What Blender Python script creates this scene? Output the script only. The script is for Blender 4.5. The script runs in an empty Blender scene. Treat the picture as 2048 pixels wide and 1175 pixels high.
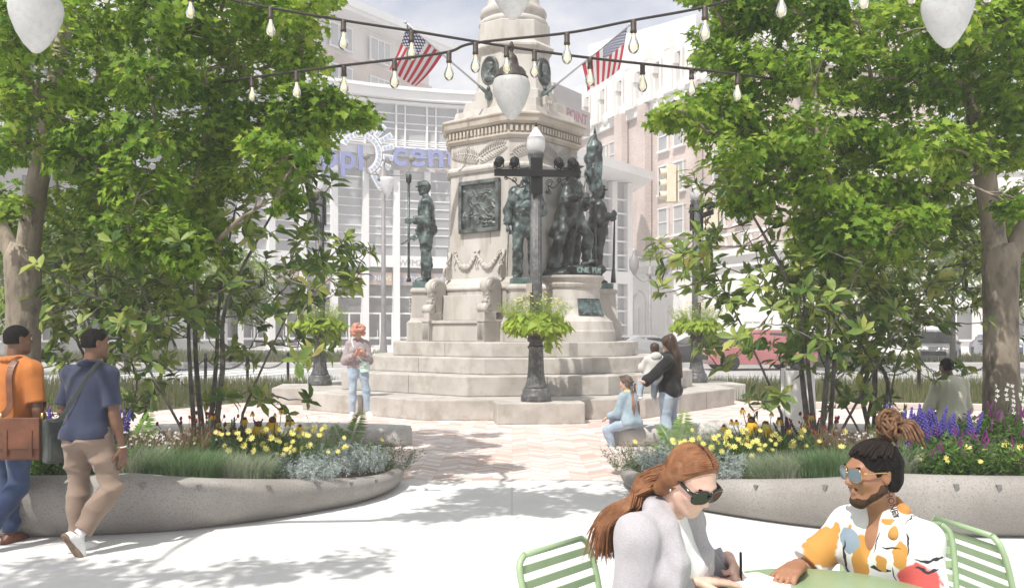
import bpy, bmesh, math, random
import numpy as np
from mathutils import Vector, Matrix
R = math.radians
sc = bpy.context.scene
COL = sc.collection
# ---------------------------------------------------------------- camera, sky, sun, exposure
FPX = 1800.0            # focal length in pixels of a 2048 px wide frame
EYE = 1.65              # eye height, metres
HOR = 660.0             # horizon row in that frame
cam_d = bpy.data.cameras.new('camera'); cam = bpy.data.objects.new('camera', cam_d); COL.objects.link(cam)
cam.location = (0, 0, EYE); cam.rotation_euler = (R(90), 0, 0)
cam_d.sensor_width = 36.0; cam_d.lens = FPX / 2048 * 36.0
cam_d.shift_y = (HOR - 587.5) / 2048
cam_d.clip_end = 3000; cam_d.clip_start = 0.05
sc.camera = cam

SUN_AZ, SUN_EL = -32.0, 57.0      # azimuth: degrees to the right of straight behind the camera
def sun_dir():
    a, e = R(SUN_AZ), R(SUN_EL)
    return Vector((math.sin(a) * math.cos(e), -math.cos(a) * math.cos(e), math.sin(e)))
ld = bpy.data.lights.new('sun', 'SUN'); ld.energy = 5.0; ld.angle = R(0.55); ld.color = (1.0, 0.955, 0.89)
lo = bpy.data.objects.new('sun', ld); COL.objects.link(lo)
lo.rotation_euler = sun_dir().to_track_quat('Z', 'Y').to_euler()

w = bpy.data.worlds.new('World'); sc.world = w; w.use_nodes = True
wn, wl = w.node_tree.nodes, w.node_tree.links
bg = wn['Background']; bg.inputs['Strength'].default_value = 0.112
sky = wn.new('ShaderNodeTexSky'); sky.sky_type = 'NISHITA'; sky.sun_disc = False
sky.sun_elevation = R(SUN_EL)
_s = sun_dir(); sky.sun_rotation = math.atan2(_s.x, _s.y)
sky.air_density = 1.0; sky.dust_density = 2.2; sky.ozone_density = 1.4
tc = wn.new('ShaderNodeTexCoord'); mp = wn.new('ShaderNodeMapping'); mp.inputs['Scale'].default_value = (1.0, 1.0, 2.4)
mp.inputs['Location'].default_value = (0.35, 0.2, 0.1)
nz = wn.new('ShaderNodeTexNoise'); nz.inputs['Scale'].default_value = 3.1; nz.inputs['Detail'].default_value = 9; nz.inputs['Roughness'].default_value = 0.56
nz.inputs['Distortion'].default_value = 0.35
cr = wn.new('ShaderNodeValToRGB'); cr.color_ramp.elements[0].position = 0.33; cr.color_ramp.elements[1].position = 0.57
cm = wn.new('ShaderNodeMix'); cm.data_type = 'RGBA'
cm.inputs['B'].default_value = (7.2, 7.2, 7.35, 1)
tint = wn.new('ShaderNodeMix'); tint.data_type = 'RGBA'; tint.inputs['Factor'].default_value = 0.5
tint.inputs['B'].default_value = (4.5, 4.7, 5.6, 1)
wl.new(tc.outputs['Generated'], mp.inputs['Vector']); wl.new(mp.outputs['Vector'], nz.inputs['Vector'])
wl.new(nz.outputs['Fac'], cr.inputs['Fac']); wl.new(cr.outputs['Color'], cm.inputs['Factor'])
wl.new(sky.outputs['Color'], tint.inputs['A']); wl.new(tint.outputs['Result'], cm.inputs['A'])
wl.new(cm.outputs['Result'], bg.inputs['Color'])
vs = sc.view_settings; vs.view_transform = 'Standard'; vs.look = 'None'; vs.gamma = 1.0; vs.exposure = 0.20; vs.use_curve_mapping = False
cy = sc.cycles; cy.use_denoising = True; cy.max_bounces = 8; cy.diffuse_bounces = 4; cy.transparent_max_bounces = 24; cy.transmission_bounces = 6; cy.glossy_bounces = 3
cy.caustics_reflective = False; cy.caustics_refractive = False; cy.sample_clamp_indirect = 6.0; cy.volume_bounces = 1

# ---------------------------------------------------------------- helpers
def W(px, py, d):       # where the ray through a picture point is at distance d
    return Vector(((px - 1024) / FPX * d, d, EYE + (HOR - py) / FPX * d))
def tag(o, label=None, cat=None, group=None, kind=None):
    if label: o['label'] = label
    if cat: o['category'] = cat
    if group: o['group'] = group
    if kind: o['kind'] = kind
    return o
def empty(name, loc=(0, 0, 0), rz=0.0, label=None, cat=None, group=None, kind=None):
    o = bpy.data.objects.new(name, None); COL.objects.link(o); o.location = loc; o.rotation_euler = (0, 0, rz)
    o.empty_display_size = 0.2
    return tag(o, label, cat, group, kind)
def copy_tree(o, parent=None):
    c = o.copy(); COL.objects.link(c)
    if parent is not None:
        c.parent = parent
    for ch in list(o.children):
        copy_tree(ch, c)
    return c

MATS = {}
def M(name, c1, c2=None, rough=0.6, metal=0.0, scale=6.0, detail=5, bump=0.0, bscale=60.0, spec=0.5, lo=0.35, hi=0.65, c3=None, s3=40.0, f3=0.4, trans=0.0, sss=0.0, stretch=None, alpha=1.0, bdist=0.02, coat=0.0, sheen=0.0, disp=None):
    if name in MATS: return MATS[name]
    m = bpy.data.materials.new(name); m.use_nodes = True; MATS[name] = m
    n, l = m.node_tree.nodes, m.node_tree.links
    b = n['Principled BSDF']
    b.inputs['Roughness'].default_value = rough; b.inputs['Metallic'].default_value = metal
    b.inputs['Specular IOR Level'].default_value = spec
    if coat: b.inputs['Coat Weight'].default_value = coat
    if sheen: b.inputs['Sheen Weight'].default_value = sheen
    if alpha < 1: b.inputs['Alpha'].default_value = alpha
    if sss: b.inputs['Subsurface Weight'].default_value = sss; b.inputs['Subsurface Scale'].default_value = 0.02; b.inputs['Subsurface Radius'].default_value = (1.0, 0.4, 0.25)
    vec = None
    def vecsrc():
        nonlocal vec
        if vec is None:
            t = n.new('ShaderNodeTexCoord'); vec = t.outputs['Object']
            if stretch:
                q = n.new('ShaderNodeMapping'); q.inputs['Scale'].default_value = stretch
                l.new(vec, q.inputs['Vector']); vec = q.outputs['Vector']
        return vec
    def noise(s, det=5, rough_=0.55):
        t = n.new('ShaderNodeTexNoise'); t.inputs['Scale'].default_value = s; t.inputs['Detail'].default_value = det; t.inputs['Roughness'].default_value = rough_
        l.new(vecsrc(), t.inputs['Vector']); return t.outputs['Fac']
    rgba = lambda c: (c[0], c[1], c[2], 1)
    if c2 is None:
        b.inputs['Base Color'].default_value = rgba(c1); colsock = None
    else:
        r = n.new('ShaderNodeValToRGB'); e = r.color_ramp.elements
        e[0].position = lo; e[1].position = hi; e[0].color = rgba(c1); e[1].color = rgba(c2)
        l.new(noise(scale, detail), r.inputs['Fac']); colsock = r.outputs['Color']
        if c3 is not None:
            r2 = n.new('ShaderNodeValToRGB'); e2 = r2.color_ramp.elements; e2[0].position = 0.5; e2[1].position = 0.68
            e2[0].color = (0, 0, 0, 1); e2[1].color = (f3, f3, f3, 1)
            l.new(noise(s3, 4), r2.inputs['Fac'])
            mx = n.new('ShaderNodeMix'); mx.data_type = 'RGBA'
            l.new(r2.outputs['Color'], mx.inputs['Factor']); l.new(colsock, mx.inputs['A']); mx.inputs['B'].default_value = rgba(c3)
            colsock = mx.outputs['Result']
        l.new(colsock, b.inputs['Base Color'])
    if bump:
        bp = n.new('ShaderNodeBump'); bp.inputs['Strength'].default_value = bump; bp.inputs['Distance'].default_value = bdist
        l.new(noise(bscale, 4), bp.inputs['Height']); l.new(bp.outputs['Normal'], b.inputs['Normal'])
    if trans:
        tr = n.new('ShaderNodeBsdfTranslucent'); mxs = n.new('ShaderNodeMixShader'); mxs.inputs['Fac'].default_value = trans
        if colsock is not None: l.new(colsock, tr.inputs['Color'])
        else: tr.inputs['Color'].default_value = rgba(c1)
        l.new(b.outputs['BSDF'], mxs.inputs[1]); l.new(tr.outputs['BSDF'], mxs.inputs[2])
        l.new(mxs.outputs['Shader'], n['Material Output'].inputs['Surface'])
    return m
def leafmat(name, cols, rough=0.45, trans=0.35, spec=0.4):
    """leaf colours by leaf: cols = [(position, colour), ...] over a random value per leaf"""
    if name in MATS: return MATS[name]
    m = bpy.data.materials.new(name); m.use_nodes = True; MATS[name] = m
    n, l = m.node_tree.nodes, m.node_tree.links
    b = n['Principled BSDF']; b.inputs['Roughness'].default_value = rough; b.inputs['Specular IOR Level'].default_value = spec
    g = n.new('ShaderNodeNewGeometry'); t = n.new('ShaderNodeTexCoord')
    nz_ = n.new('ShaderNodeTexNoise'); nz_.inputs['Scale'].default_value = 1.3; nz_.inputs['Detail'].default_value = 3
    l.new(t.outputs['Object'], nz_.inputs['Vector'])
    a = n.new('ShaderNodeMath'); a.operation = 'MULTIPLY_ADD'; a.inputs[1].default_value = 0.55
    l.new(g.outputs['Random Per Island'], a.inputs[0])
    s = n.new('ShaderNodeMath'); s.operation = 'MULTIPLY_ADD'; s.inputs[1].default_value = 1.1; s.inputs[2].default_value = -0.32
    l.new(nz_.outputs['Fac'], s.inputs[0]); l.new(s.outputs[0], a.inputs[2])
    r = n.new('ShaderNodeValToRGB'); el = r.color_ramp.elements
    while len(el) < len(cols): el.new(0.5)
    for e, (p, c) in zip(el, cols): e.position = p; e.color = (c[0], c[1], c[2], 1)
    l.new(a.outputs[0], r.inputs['Fac']); l.new(r.outputs['Color'], b.inputs['Base Color'])
    tr = n.new('ShaderNodeBsdfTranslucent'); hs = n.new('ShaderNodeHueSaturation'); hs.inputs['Value'].default_value = 1.25; hs.inputs['Hue'].default_value = 0.485
    l.new(r.outputs['Color'], hs.inputs['Color']); l.new(hs.outputs['Color'], tr.inputs['Color'])
    mx = n.new('ShaderNodeMixShader'); mx.inputs['Fac'].default_value = trans
    l.new(b.outputs['BSDF'], mx.inputs[1]); l.new(tr.outputs['BSDF'], mx.inputs[2]); l.new(mx.outputs['Shader'], n['Material Output'].inputs['Surface'])
    return m

def link_mesh(name, me, mats, parent=None, smooth=False, loc=None):
    for m in (mats if isinstance(mats, (list, tuple)) else [mats]): me.materials.append(m)
    if smooth: me.polygons.foreach_set('use_smooth', np.ones(len(me.polygons), dtype=bool))
    o = bpy.data.objects.new(name, me); COL.objects.link(o)
    if parent is not None: o.parent = parent
    if loc is not None: o.location = loc
    return o
def arr_obj(name, V, F, mats, parent=None, smooth=False, mi=None, loc=None):
    """V (n,3), F (m,k) arrays with k corners each"""
    V = np.asarray(V, np.float32); F = np.asarray(F, np.int32)
    me = bpy.data.meshes.new(name); me.vertices.add(len(V)); me.vertices.foreach_set('co', V.ravel())
    k = F.shape[1]; me.loops.add(F.size); me.loops.foreach_set('vertex_index', F.ravel())
    me.polygons.add(len(F)); me.polygons.foreach_set('loop_start', np.arange(0, F.size, k, dtype=np.int32))
    if mi is not None: me.polygons.foreach_set('material_index', np.asarray(mi, np.int32))
    me.update(calc_edges=True); me.validate()
    return link_mesh(name, me, mats, parent, smooth, loc)

class MB:
    """collects shapes and links them as one mesh object"""
    def __init__(s): s.v = []; s.f = []; s.m = []; s.sm = []
    def add(s, V, F, m=0, smooth=False):
        o = len(s.v); s.v.extend(tuple(p) for p in V)
        for f in F: s.f.append(tuple(i + o for i in f)); s.m.append(m); s.sm.append(smooth)
        return s
    def box(s, c, sz, rz=0.0, m=0, mat=None):
        x, y, z = sz[0] / 2, sz[1] / 2, sz[2] / 2
        P = [Vector(p) for p in ((-x, -y, -z), (x, -y, -z), (x, y, -z), (-x, y, -z), (-x, -y, z), (x, -y, z), (x, y, z), (-x, y, z))]
        q = mat if mat is not None else Matrix.Rotation(rz, 3, 'Z'); c = Vector(c)
        return s.add([q @ p + c for p in P], [(0, 3, 2, 1), (4, 5, 6, 7), (0, 1, 5, 4), (1, 2, 6, 5), (2, 3, 7, 6), (3, 0, 4, 7)], m)
    def loft(s, rings, m=0, caps=True, smooth=True, closed=True):
        n = len(rings[0]); V = [p for r in rings for p in r]; F = []
        for i in range(len(rings) - 1):
            for j in range(n if closed else n - 1):
                k = (j + 1) % n; F.append((i * n + j, i * n + k, (i + 1) * n + k, (i + 1) * n + j))
        s.add(V, F, m, smooth)
        if caps and closed:
            o = len(s.v) - len(V)
            s.f.append(tuple(o + j for j in reversed(range(n)))); s.m.append(m); s.sm.append(False)
            s.f.append(tuple(o + (len(rings) - 1) * n + j for j in range(n))); s.m.append(m); s.sm.append(False)
        return s
    def tube(s, pts, r, n=8, m=0, caps=True, flat=1.0):
        pts = [Vector(p) for p in pts]; k = len(pts); rs = r if isinstance(r, (list, tuple)) else [r] * k
        rings = []; up = None
        for i, p in enumerate(pts):
            t = (pts[min(i + 1, k - 1)] - pts[max(i - 1, 0)])
            t = t.normalized() if t.length > 1e-9 else Vector((0, 0, 1))
            if up is None:
                up = Vector((0, 0, 1)) if abs(t.z) < 0.9 else Vector((1, 0, 0))
            a = t.cross(up); a = a.normalized() if a.length > 1e-6 else t.orthogonal().normalized()
            b = a.cross(t).normalized(); up = b
            rings.append([p + (a * math.cos(2 * math.pi * j / n) + b * math.sin(2 * math.pi * j / n) * flat) * rs[i] for j in range(n)])
        return s.loft(rings, m, caps)
    def lathe(s, prof, c=(0, 0, 0), n=24, m=0, q=None, caps=True, flute=0.0, nf=0):
        c = Vector(c); rings = []
        for (r, z) in prof:
            ring = []
            for j in range(n):
                a = 2 * math.pi * j / n; rr = r * (1 - flute * (0.5 + 0.5 * math.cos(a * nf))) if nf else r
                p = Vector((rr * math.cos(a), rr * math.sin(a), z)); ring.append((q @ p if q is not None else p) + c)
            rings.append(ring)
        return s.loft(rings, m, caps)
    def prism(s, poly, z0, z1, m=0):
        return s.loft([[(p[0], p[1], z0) for p in poly], [(p[0], p[1], z1) for p in poly]], m, True, False)
    def ell(s, c, r, q=None, nu=12, nv=8, m=0):
        c = Vector(c); V = []; F = []
        for i in range(nv + 1):
            th = math.pi * i / nv
            for j in range(nu):
                a = 2 * math.pi * j / nu
                p = Vector((r[0] * math.sin(th) * math.cos(a), r[1] * math.sin(th) * math.sin(a), r[2] * math.cos(th)))
                V.append((q @ p if q is not None else p) + c)
        for i in range(nv):
            for j in range(nu):
                k = (j + 1) % nu; F.append((i * nu + j, (i + 1) * nu + j, (i + 1) * nu + k, i * nu + k))
        return s.add(V, F, m, True)
    def sheet(s, poly, z, m=0): return s.add([(p[0], p[1], z) for p in poly], [tuple(range(len(poly)))], m)
    def xform(s, M4): s.v = [tuple(M4 @ Vector(p)) for p in s.v]; return s
    def build(s, name, mats, parent=None, loc=None, bevel=0.0, seg=2, angle=40):
        me = bpy.data.meshes.new(name); me.from_pydata(s.v, [], s.f)
        me.polygons.foreach_set('material_index', np.array(s.m, np.int32)); me.polygons.foreach_set('use_smooth', np.array(s.sm, bool))
        me.update()
        bm = bmesh.new(); bm.from_mesh(me); bmesh.ops.remove_doubles(bm, verts=bm.verts, dist=1e-5); bmesh.ops.recalc_face_normals(bm, faces=bm.faces); bm.to_mesh(me); bm.free()
        o = link_mesh(name, me, mats, parent, False, loc)
        if bevel:
            b = o.modifiers.new('bevel', 'BEVEL'); b.width = bevel; b.segments = seg; b.limit_method = 'ANGLE'; b.angle_limit = R(angle); b.harden_normals = False
        return o
def text_obj(name, s, size, depth, m, parent=None, mat4=None, align='CENTER', bold=0.0, spacing=1.0):
    cu = bpy.data.curves.new(name, 'FONT'); cu.body = s; cu.size = size; cu.extrude = depth; cu.align_x = align; cu.offset = bold; cu.space_character = spacing; cu.resolution_u = 3
    tmp = bpy.data.objects.new(name + '_tmp', cu); COL.objects.link(tmp)
    dg = bpy.context.evaluated_depsgraph_get(); me = bpy.data.meshes.new_from_object(tmp.evaluated_get(dg)); me.name = name
    bpy.data.objects.remove(tmp); bpy.data.curves.remove(cu)
    if mat4 is not None: me.transform(mat4)
    me.materials.clear()
    return link_mesh(name, me, m, parent)
def basis(x, y, z, o): return Matrix(((x[0], y[0], z[0], o[0]), (x[1], y[1], z[1], o[1]), (x[2], y[2], z[2], o[2]), (0, 0, 0, 1)))
def catmull(P, n, closed=True):
    P = [Vector(p) for p in P]; out = []; N = len(P); segs = N if closed else N - 1
    g = lambda i: P[i % N] if closed else P[max(0, min(N - 1, i))]
    for i in range(segs):
        p0, p1, p2, p3 = g(i - 1), g(i), g(i + 1), g(i + 2)
        for k in range(n):
            t = k / n
            out.append(0.5 * ((2 * p1) + (p2 - p0) * t + (2 * p0 - 5 * p1 + 4 * p2 - p3) * t * t + (3 * p1 - p0 - 3 * p2 + p3) * t ** 3))
    if not closed: out.append(P[-1])
    return out

# ---------------------------------------------------------------- materials of the place
GRANITE = M('granite', (0.42, 0.395, 0.36), (0.54, 0.515, 0.48), rough=0.75, scale=1.6, stretch=(1, 1, .3), c3=(0.30, 0.265, 0.215), s3=4.0, f3=0.55, bump=0.25, bscale=90, bdist=0.006)
GRANITE_STEP = M('granite_step', (0.385, 0.36, 0.33), (0.50, 0.475, 0.44), rough=0.8, scale=2.2, c3=(0.27, 0.235, 0.18), s3=4.0, f3=0.5, bump=0.35, bscale=70, bdist=0.01)
JOINT = M('dark_joint', (0.16, 0.14, 0.12), rough=0.9)
BRONZE = M('bronze_patina', (0.018, 0.022, 0.020), (0.15, 0.205, 0.20), rough=0.45, metal=0.25, scale=3.2, lo=0.44, hi=0.70, c3=(0.26, 0.36, 0.36), s3=9.0, f3=0.55, bump=0.3, bscale=40, bdist=0.01)
RELIEF = M('bronze_relief', (0.045, 0.050, 0.046), (0.17, 0.20, 0.19), rough=0.45, metal=0.3, scale=5.0, lo=.35, hi=.7, bump=0.3, bscale=60, bdist=0.006)
BRONZE_DARK = M('bronze_dark', (0.016, 0.017, 0.016), (0.08, 0.11, 0.10), rough=0.4, metal=0.4, scale=3.0, lo=0.48, hi=0.8, bump=0.3, bscale=40, bdist=0.01)
IRON = M('painted_iron', (0.055, 0.056, 0.058), (0.095, 0.095, 0.095), rough=0.45, scale=5, c3=(0.30, 0.30, 0.29), s3=14, f3=0.35)
BLACK = M('black_metal', (0.010, 0.010, 0.011), rough=0.55, spec=.25)
WHITE_PAINT = M('white_paint', (0.78, 0.78, 0.77), (0.86, 0.86, 0.85), rough=0.5, scale=0.4)
# ================================================================ ground
def zigzag_mat():
    m = bpy.data.materials.new('zigzag_pavers'); m.use_nodes = True; n, l = m.node_tree.nodes, m.node_tree.links
    b = n['Principled BSDF']; b.inputs['Roughness'].default_value = 0.8
    t = n.new('ShaderNodeTexCoord'); sp = n.new('ShaderNodeSeparateXYZ'); l.new(t.outputs['Object'], sp.inputs[0])
    def mth(op, a, b_=None, c=None):
        q = n.new('ShaderNodeMath'); q.operation = op
        for i, v in enumerate((a, b_, c)):
            if v is None: continue
            if isinstance(v, (int, float)): q.inputs[i].default_value = v
            else: l.new(v, q.inputs[i])
        return q.outputs[0]
    x, y = sp.outputs['X'], sp.outputs['Y']
    P = 0.44
    tri = mth('ABSOLUTE', mth('SUBTRACT', mth('FRACT', mth('DIVIDE', x, P)), 0.5))
    y2 = mth('MULTIPLY_ADD', tri, 0.40, y)
    row = mth('FLOOR', mth('DIVIDE', y2, 0.1)); colx = mth('FLOOR', mth('DIVIDE', x, P / 2))
    cb = n.new('ShaderNodeCombineXYZ'); l.new(colx, cb.inputs[0]); l.new(row, cb.inputs[1])
    wn_ = n.new('ShaderNodeTexWhiteNoise'); wn_.noise_dimensions = '2D'; l.new(cb.outputs[0], wn_.inputs['Vector'])
    row3 = mth('FLOOR', mth('DIVIDE', y2, 0.3)); col3 = mth('FLOOR', mth('DIVIDE', x, P * 1.5))
    cb3 = n.new('ShaderNodeCombineXYZ'); l.new(col3, cb3.inputs[0]); l.new(row3, cb3.inputs[1]); cb3.inputs[2].default_value = 3
    wn3 = n.new('ShaderNodeTexWhiteNoise'); wn3.noise_dimensions = '3D'; l.new(cb3.outputs[0], wn3.inputs['Vector'])
    val = mth('ADD', mth('MULTIPLY', wn_.outputs['Value'], 0.62), mth('MULTIPLY', wn3.outputs['Value'], 0.38))
    r = n.new('ShaderNodeValToRGB'); e = r.color_ramp.elements; e[0].position = 0.2; e[0].color = (0.52, 0.39, 0.345, 1); e[1].position = 0.75; e[1].color = (0.70, 0.65, 0.62, 1)
    e2 = e.new(0.5); e2.color = (0.60, 0.50, 0.455, 1)
    l.new(val, r.inputs['Fac'])
    # thin joints between pavers
    fr = mth('FRACT', mth('DIVIDE', y2, 0.1)); j1 = mth('LESS_THAN', fr, 0.06)
    frx = mth('FRACT', mth('DIVIDE', x, P / 2)); j2 = mth('LESS_THAN', frx, 0.028); jj = mth('MAXIMUM', j1, j2)
    mx = n.new('ShaderNodeMix'); mx.data_type = 'RGBA'; l.new(mth('MULTIPLY', jj, 0.45), mx.inputs['Factor']); l.new(r.outputs['Color'], mx.inputs['A']); mx.inputs['B'].default_value = (0.36, 0.28, 0.25, 1)
    nn = n.new('ShaderNodeTexNoise'); nn.inputs['Scale'].default_value = 0.9; nn.inputs['Detail'].default_value = 6; l.new(t.outputs['Object'], nn.inputs['Vector'])
    mv = n.new('ShaderNodeMix'); mv.data_type = 'RGBA'; mv.blend_type = 'MULTIPLY'; mv.inputs['Factor'].default_value = 0.35
    l.new(mx.outputs['Result'], mv.inputs['A']); l.new(nn.outputs['Fac'], mv.inputs['B'])
    hs = n.new('ShaderNodeHueSaturation'); hs.inputs['Value'].default_value = 1.2; l.new(mv.outputs['Result'], hs.inputs['Color']); l.new(hs.outputs['Color'], b.inputs['Base Color'])
    return m
CONCRETE = M('plaza_concrete', (0.66, 0.655, 0.64), (0.72, 0.715, 0.705), rough=0.85, scale=0.5, c3=(0.58, 0.57, 0.55), s3=2.5, f3=0.3, bump=0.12, bscale=120, bdist=0.004)
ASPHALT = M('pale_asphalt', (0.34, 0.335, 0.33), (0.42, 0.415, 0.41), rough=0.9, scale=0.25, c3=(0.28, 0.28, 0.28), s3=1.2, f3=0.4)
SIDEWALK = M('sidewalk_concrete', (0.58, 0.56, 0.54), (0.66, 0.645, 0.63), rough=0.85, scale=0.3)
KERB = M('kerb_stone', (0.40, 0.39, 0.38), (0.5, 0.49, 0.48), rough=0.85, scale=1.0)
MARK = M('road_marking_white', (0.74, 0.74, 0.73), (0.62, 0.62, 0.61), rough=0.8, scale=3)
SOIL = M('planting_soil', (0.035, 0.026, 0.018), (0.07, 0.055, 0.04), rough=0.95, scale=12, bump=0.5, bscale=40)

def struct(mb, name, m, **k): return tag(mb.build(name, m, **k), kind='structure')
struct(MB().sheet([(-900, -300), (900, -300), (900, 1500), (-900, 1500)], 0.0), 'ground', M('far_ground', (0.42, 0.41, 0.40), (0.50, 0.49, 0.47), rough=0.9, scale=0.05))
struct(MB().sheet([(-30, -12), (30, -12), (30, 9.83), (-30, 9.83)], 0.004), 'plaza', CONCRETE)
struct(MB().sheet([(-30, 9.83), (30, 9.83), (30, 27.0), (-30, 27.0)], 0.004), 'brick_paving', zigzag_mat())
# plaza score joints
mb = MB()
for x in (-7.2, -3.6, 0.0, 3.6, 7.2): mb.box((x, 4.0, 0.0046), (0.008, 11.6, 0.001))
for y in (3.0, 6.4): mb.box((0, y, 0.0046), (40, 0.008, 0.001))
struct(mb, 'plaza_joints', M('score_joint', (0.5, 0.49, 0.48), rough=0.9))
# the street behind, its kerbs and markings
struct(MB().sheet([(-120, 29.2), (120, 29.2), (120, 40.0), (-120, 40.0)], 0.008), 'road', ASPHALT)
mb = MB()
for i in range(7): mb.box((-16.2 + i * 1.25, 34.6, 0.0125), (0.6, 8.0, 0.003), rz=R(-14))
mb.box((-34, 31.2, 0.0125), (26, 0.18, 0.003)); mb.box((34, 33.0, 0.0125), (60, 0.14, 0.003))
struct(mb, 'road_markings', MARK)
mb = MB(); mb.box((-62, 29.0, 0.06), (110, 0.4, 0.14)); mb.box((62, 29.0, 0.06), (110, 0.4, 0.14)); mb.box((-62, 40.3, 0.1), (110, 0.5, 0.22)); mb.box((62, 40.3, 0.1), (110, 0.5, 0.22))
struct(mb, 'kerb', KERB, bevel=0.02)
struct(MB().sheet([(-120, 40.56), (120, 40.56), (120, 90), (-120, 90)], 0.009), 'sidewalk', SIDEWALK)

# grass beds
GRASS = leafmat('bed_grass', [(0.0, (0.055, 0.085, 0.022)), (0.45, (0.11, 0.13, 0.045)), (0.8, (0.20, 0.19, 0.085)), (1.0, (0.30, 0.27, 0.14))], rough=0.6, trans=0.3, spec=0.2)
def inside(poly, x, y):
    c = False; j = len(poly) - 1
    for i in range(len(poly)):
        if (poly[i][1] > y) != (poly[j][1] > y) and x < (poly[j][0] - poly[i][0]) * (y - poly[i][1]) / (poly[j][1] - poly[i][1]) + poly[i][0]: c = not c
        j = i
    return c
def blades(name, poly, z, n, h, wd, m, seed, lean=0.35):
    rng = np.random.default_rng(seed); P = np.array(poly); lo_, hi_ = P.min(0), P.max(0); pts = []
    while len(pts) < n:
        q = rng.uniform(lo_, hi_, (n, 2))
        for a, b in q:
            if inside(poly, a, b): pts.append((a, b))
            if len(pts) >= n: break
    p = np.array(pts); ang = rng.uniform(0, 2 * np.pi, n); hh = h * rng.uniform(0.55, 1.15, n); wv = wd * rng.uniform(0.6, 1.3, n)
    ln = rng.uniform(0, lean, n) * hh; la = rng.uniform(0, 2 * np.pi, n)
    bx = np.stack([np.cos(ang) * wv, np.sin(ang) * wv], 1); L = np.stack([np.cos(la) * ln, np.sin(la) * ln], 1)
    V = np.zeros((n, 5, 3), np.float32)
    V[:, 0, :2] = p - bx; V[:, 1, :2] = p + bx; V[:, 2, :2] = p + bx * .7 + L * .35; V[:, 3, :2] = p - bx * .7 + L * .35; V[:, 4, :2] = p + L
    V[:, 0, 2] = V[:, 1, 2] = z; V[:, 2, 2] = V[:, 3, 2] = z + hh * .6; V[:, 4, 2] = z + hh
    b = np.arange(n)[:, None] * 5
    F = np.concatenate([b + np.array([[0, 1, 2]]), b + np.array([[0, 2, 3]]), b + np.array([[3, 2, 4]])])
    return arr_obj(name, V.reshape(-1, 3), F, m)
bedL = [(-14.0, 18.6), (-7.6, 17.9), (-4.9, 22.6), (-5.1, 27.3), (-16, 27.3)]
bedR = [(5.15, 23.0), (5.4, 19.6), (9.4, 18.9), (16.0, 17.6), (18.0, 27.3), (5.2, 27.3)]
bedL2 = [(-26, 41.2), (-7.8, 41.2), (-8.5, 60), (-30, 60)]
bedM = [(-8.2, 42.0), (-4.6, 42.0), (-4.8, 50), (-9.4, 50)]
bedR2 = [(9.5, 28.95 + 12.2), (30, 41.2), (36, 52), (11, 52)]
SOD = M('bed_earth', (0.05, 0.06, 0.025), (0.09, 0.10, 0.04), rough=0.95, scale=4)
mb = MB()
for b_ in (bedL, bedR): mb.sheet(b_, 0.012)
for b_ in (bedL2, bedM, bedR2): mb.sheet(b_, 0.018)
struct(mb, 'bed_ground', SOD)
for k, (b_, n_, h_, wd_, lb) in enumerate(((bedL, 9000, 0.36, 0.009, 'tall olive grass filling the bed left of the monument'), (bedR, 11000, 0.36, 0.009, 'tall olive grass filling the bed right of the monument'), (bedL2, 9000, 0.5, 0.016, 'grass strip across the street on the left'), (bedM, 1800, 0.4, 0.014, 'small grass patch beyond the street behind the standing woman'), (bedR2, 8000, 0.45, 0.016, 'grass strip across the street on the right'))):
    g = blades('grass', b_, 0.012, n_, h_, wd_, GRASS, 100 + k); tag(g, lb, 'grass', kind='stuff')
mb = MB()
def edge_strip(mb, pts, wd, h):
    for a, b in zip(pts[:-1], pts[1:]):
        a, b = Vector(a), Vector(b); d = b - a; mb.box(((a.x + b.x) / 2, (a.y + b.y) / 2, h / 2 + .004), (d.length + wd, wd, h), rz=math.atan2(d.y, d.x))
edge_strip(mb, [(5.2, 19.3), (9.4, 18.6), (17.0, 17.1)], 0.22, 0.13)
struct(mb, 'bed_kerb', M('bed_kerb_stone', (0.46, 0.40, 0.35), (0.56, 0.50, 0.45), rough=0.85, scale=2), bevel=0.015)

# ================================================================ monument
MX, MY, FA = 0.035, 21.2, 7.0      # centre and the direction its front corner faces
mon = empty('monument', (MX, MY, 0), 0, 'stepped granite soldiers monument with bronze reliefs in the middle of the plaza', 'monument')
def pol(a, t, r): a = R(a); return Vector((math.sin(a) * r + math.cos(a) * t, -math.cos(a) * r + math.sin(a) * t, 0))
def pmat(a, t, r, z):   # frame on a face: x along the face, y outwards, z up
    o = pol(a, t, r); ar = R(a); return basis((math.cos(ar), math.sin(ar), 0), (math.sin(ar), -math.cos(ar), 0), (0, 0, 1), (o.x, o.y, z))
def octo(h, c, bulge=None):
    P = []
    for k in range(4):
        a = FA + 45 + 90 * k; L = c * math.sqrt(2) - h
        if bulge and k in (0, 2):
            rc, rad = bulge; tt = math.sqrt(max(0, rad * rad - (h - rc) ** 2)); P.append(pol(a, -L, h))
            a0 = math.atan2(h - rc, -tt); a1 = math.atan2(h - rc, tt)
            for i in range(15):
                th = a0 + (a1 - a0) * i / 14; P.append(pol(a, rad * math.cos(th), rc + rad * math.sin(th)))
            P.append(pol(a, L, h))
        else: P.append(pol(a, -L, h)); P.append(pol(a, L, h))
    return P
def octloft(mb, prof, m=0):
    mb.loft([[(p.x, p.y, z) for p in octo(h, c)] for (z, h, c) in prof], m, True, False)
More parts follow.
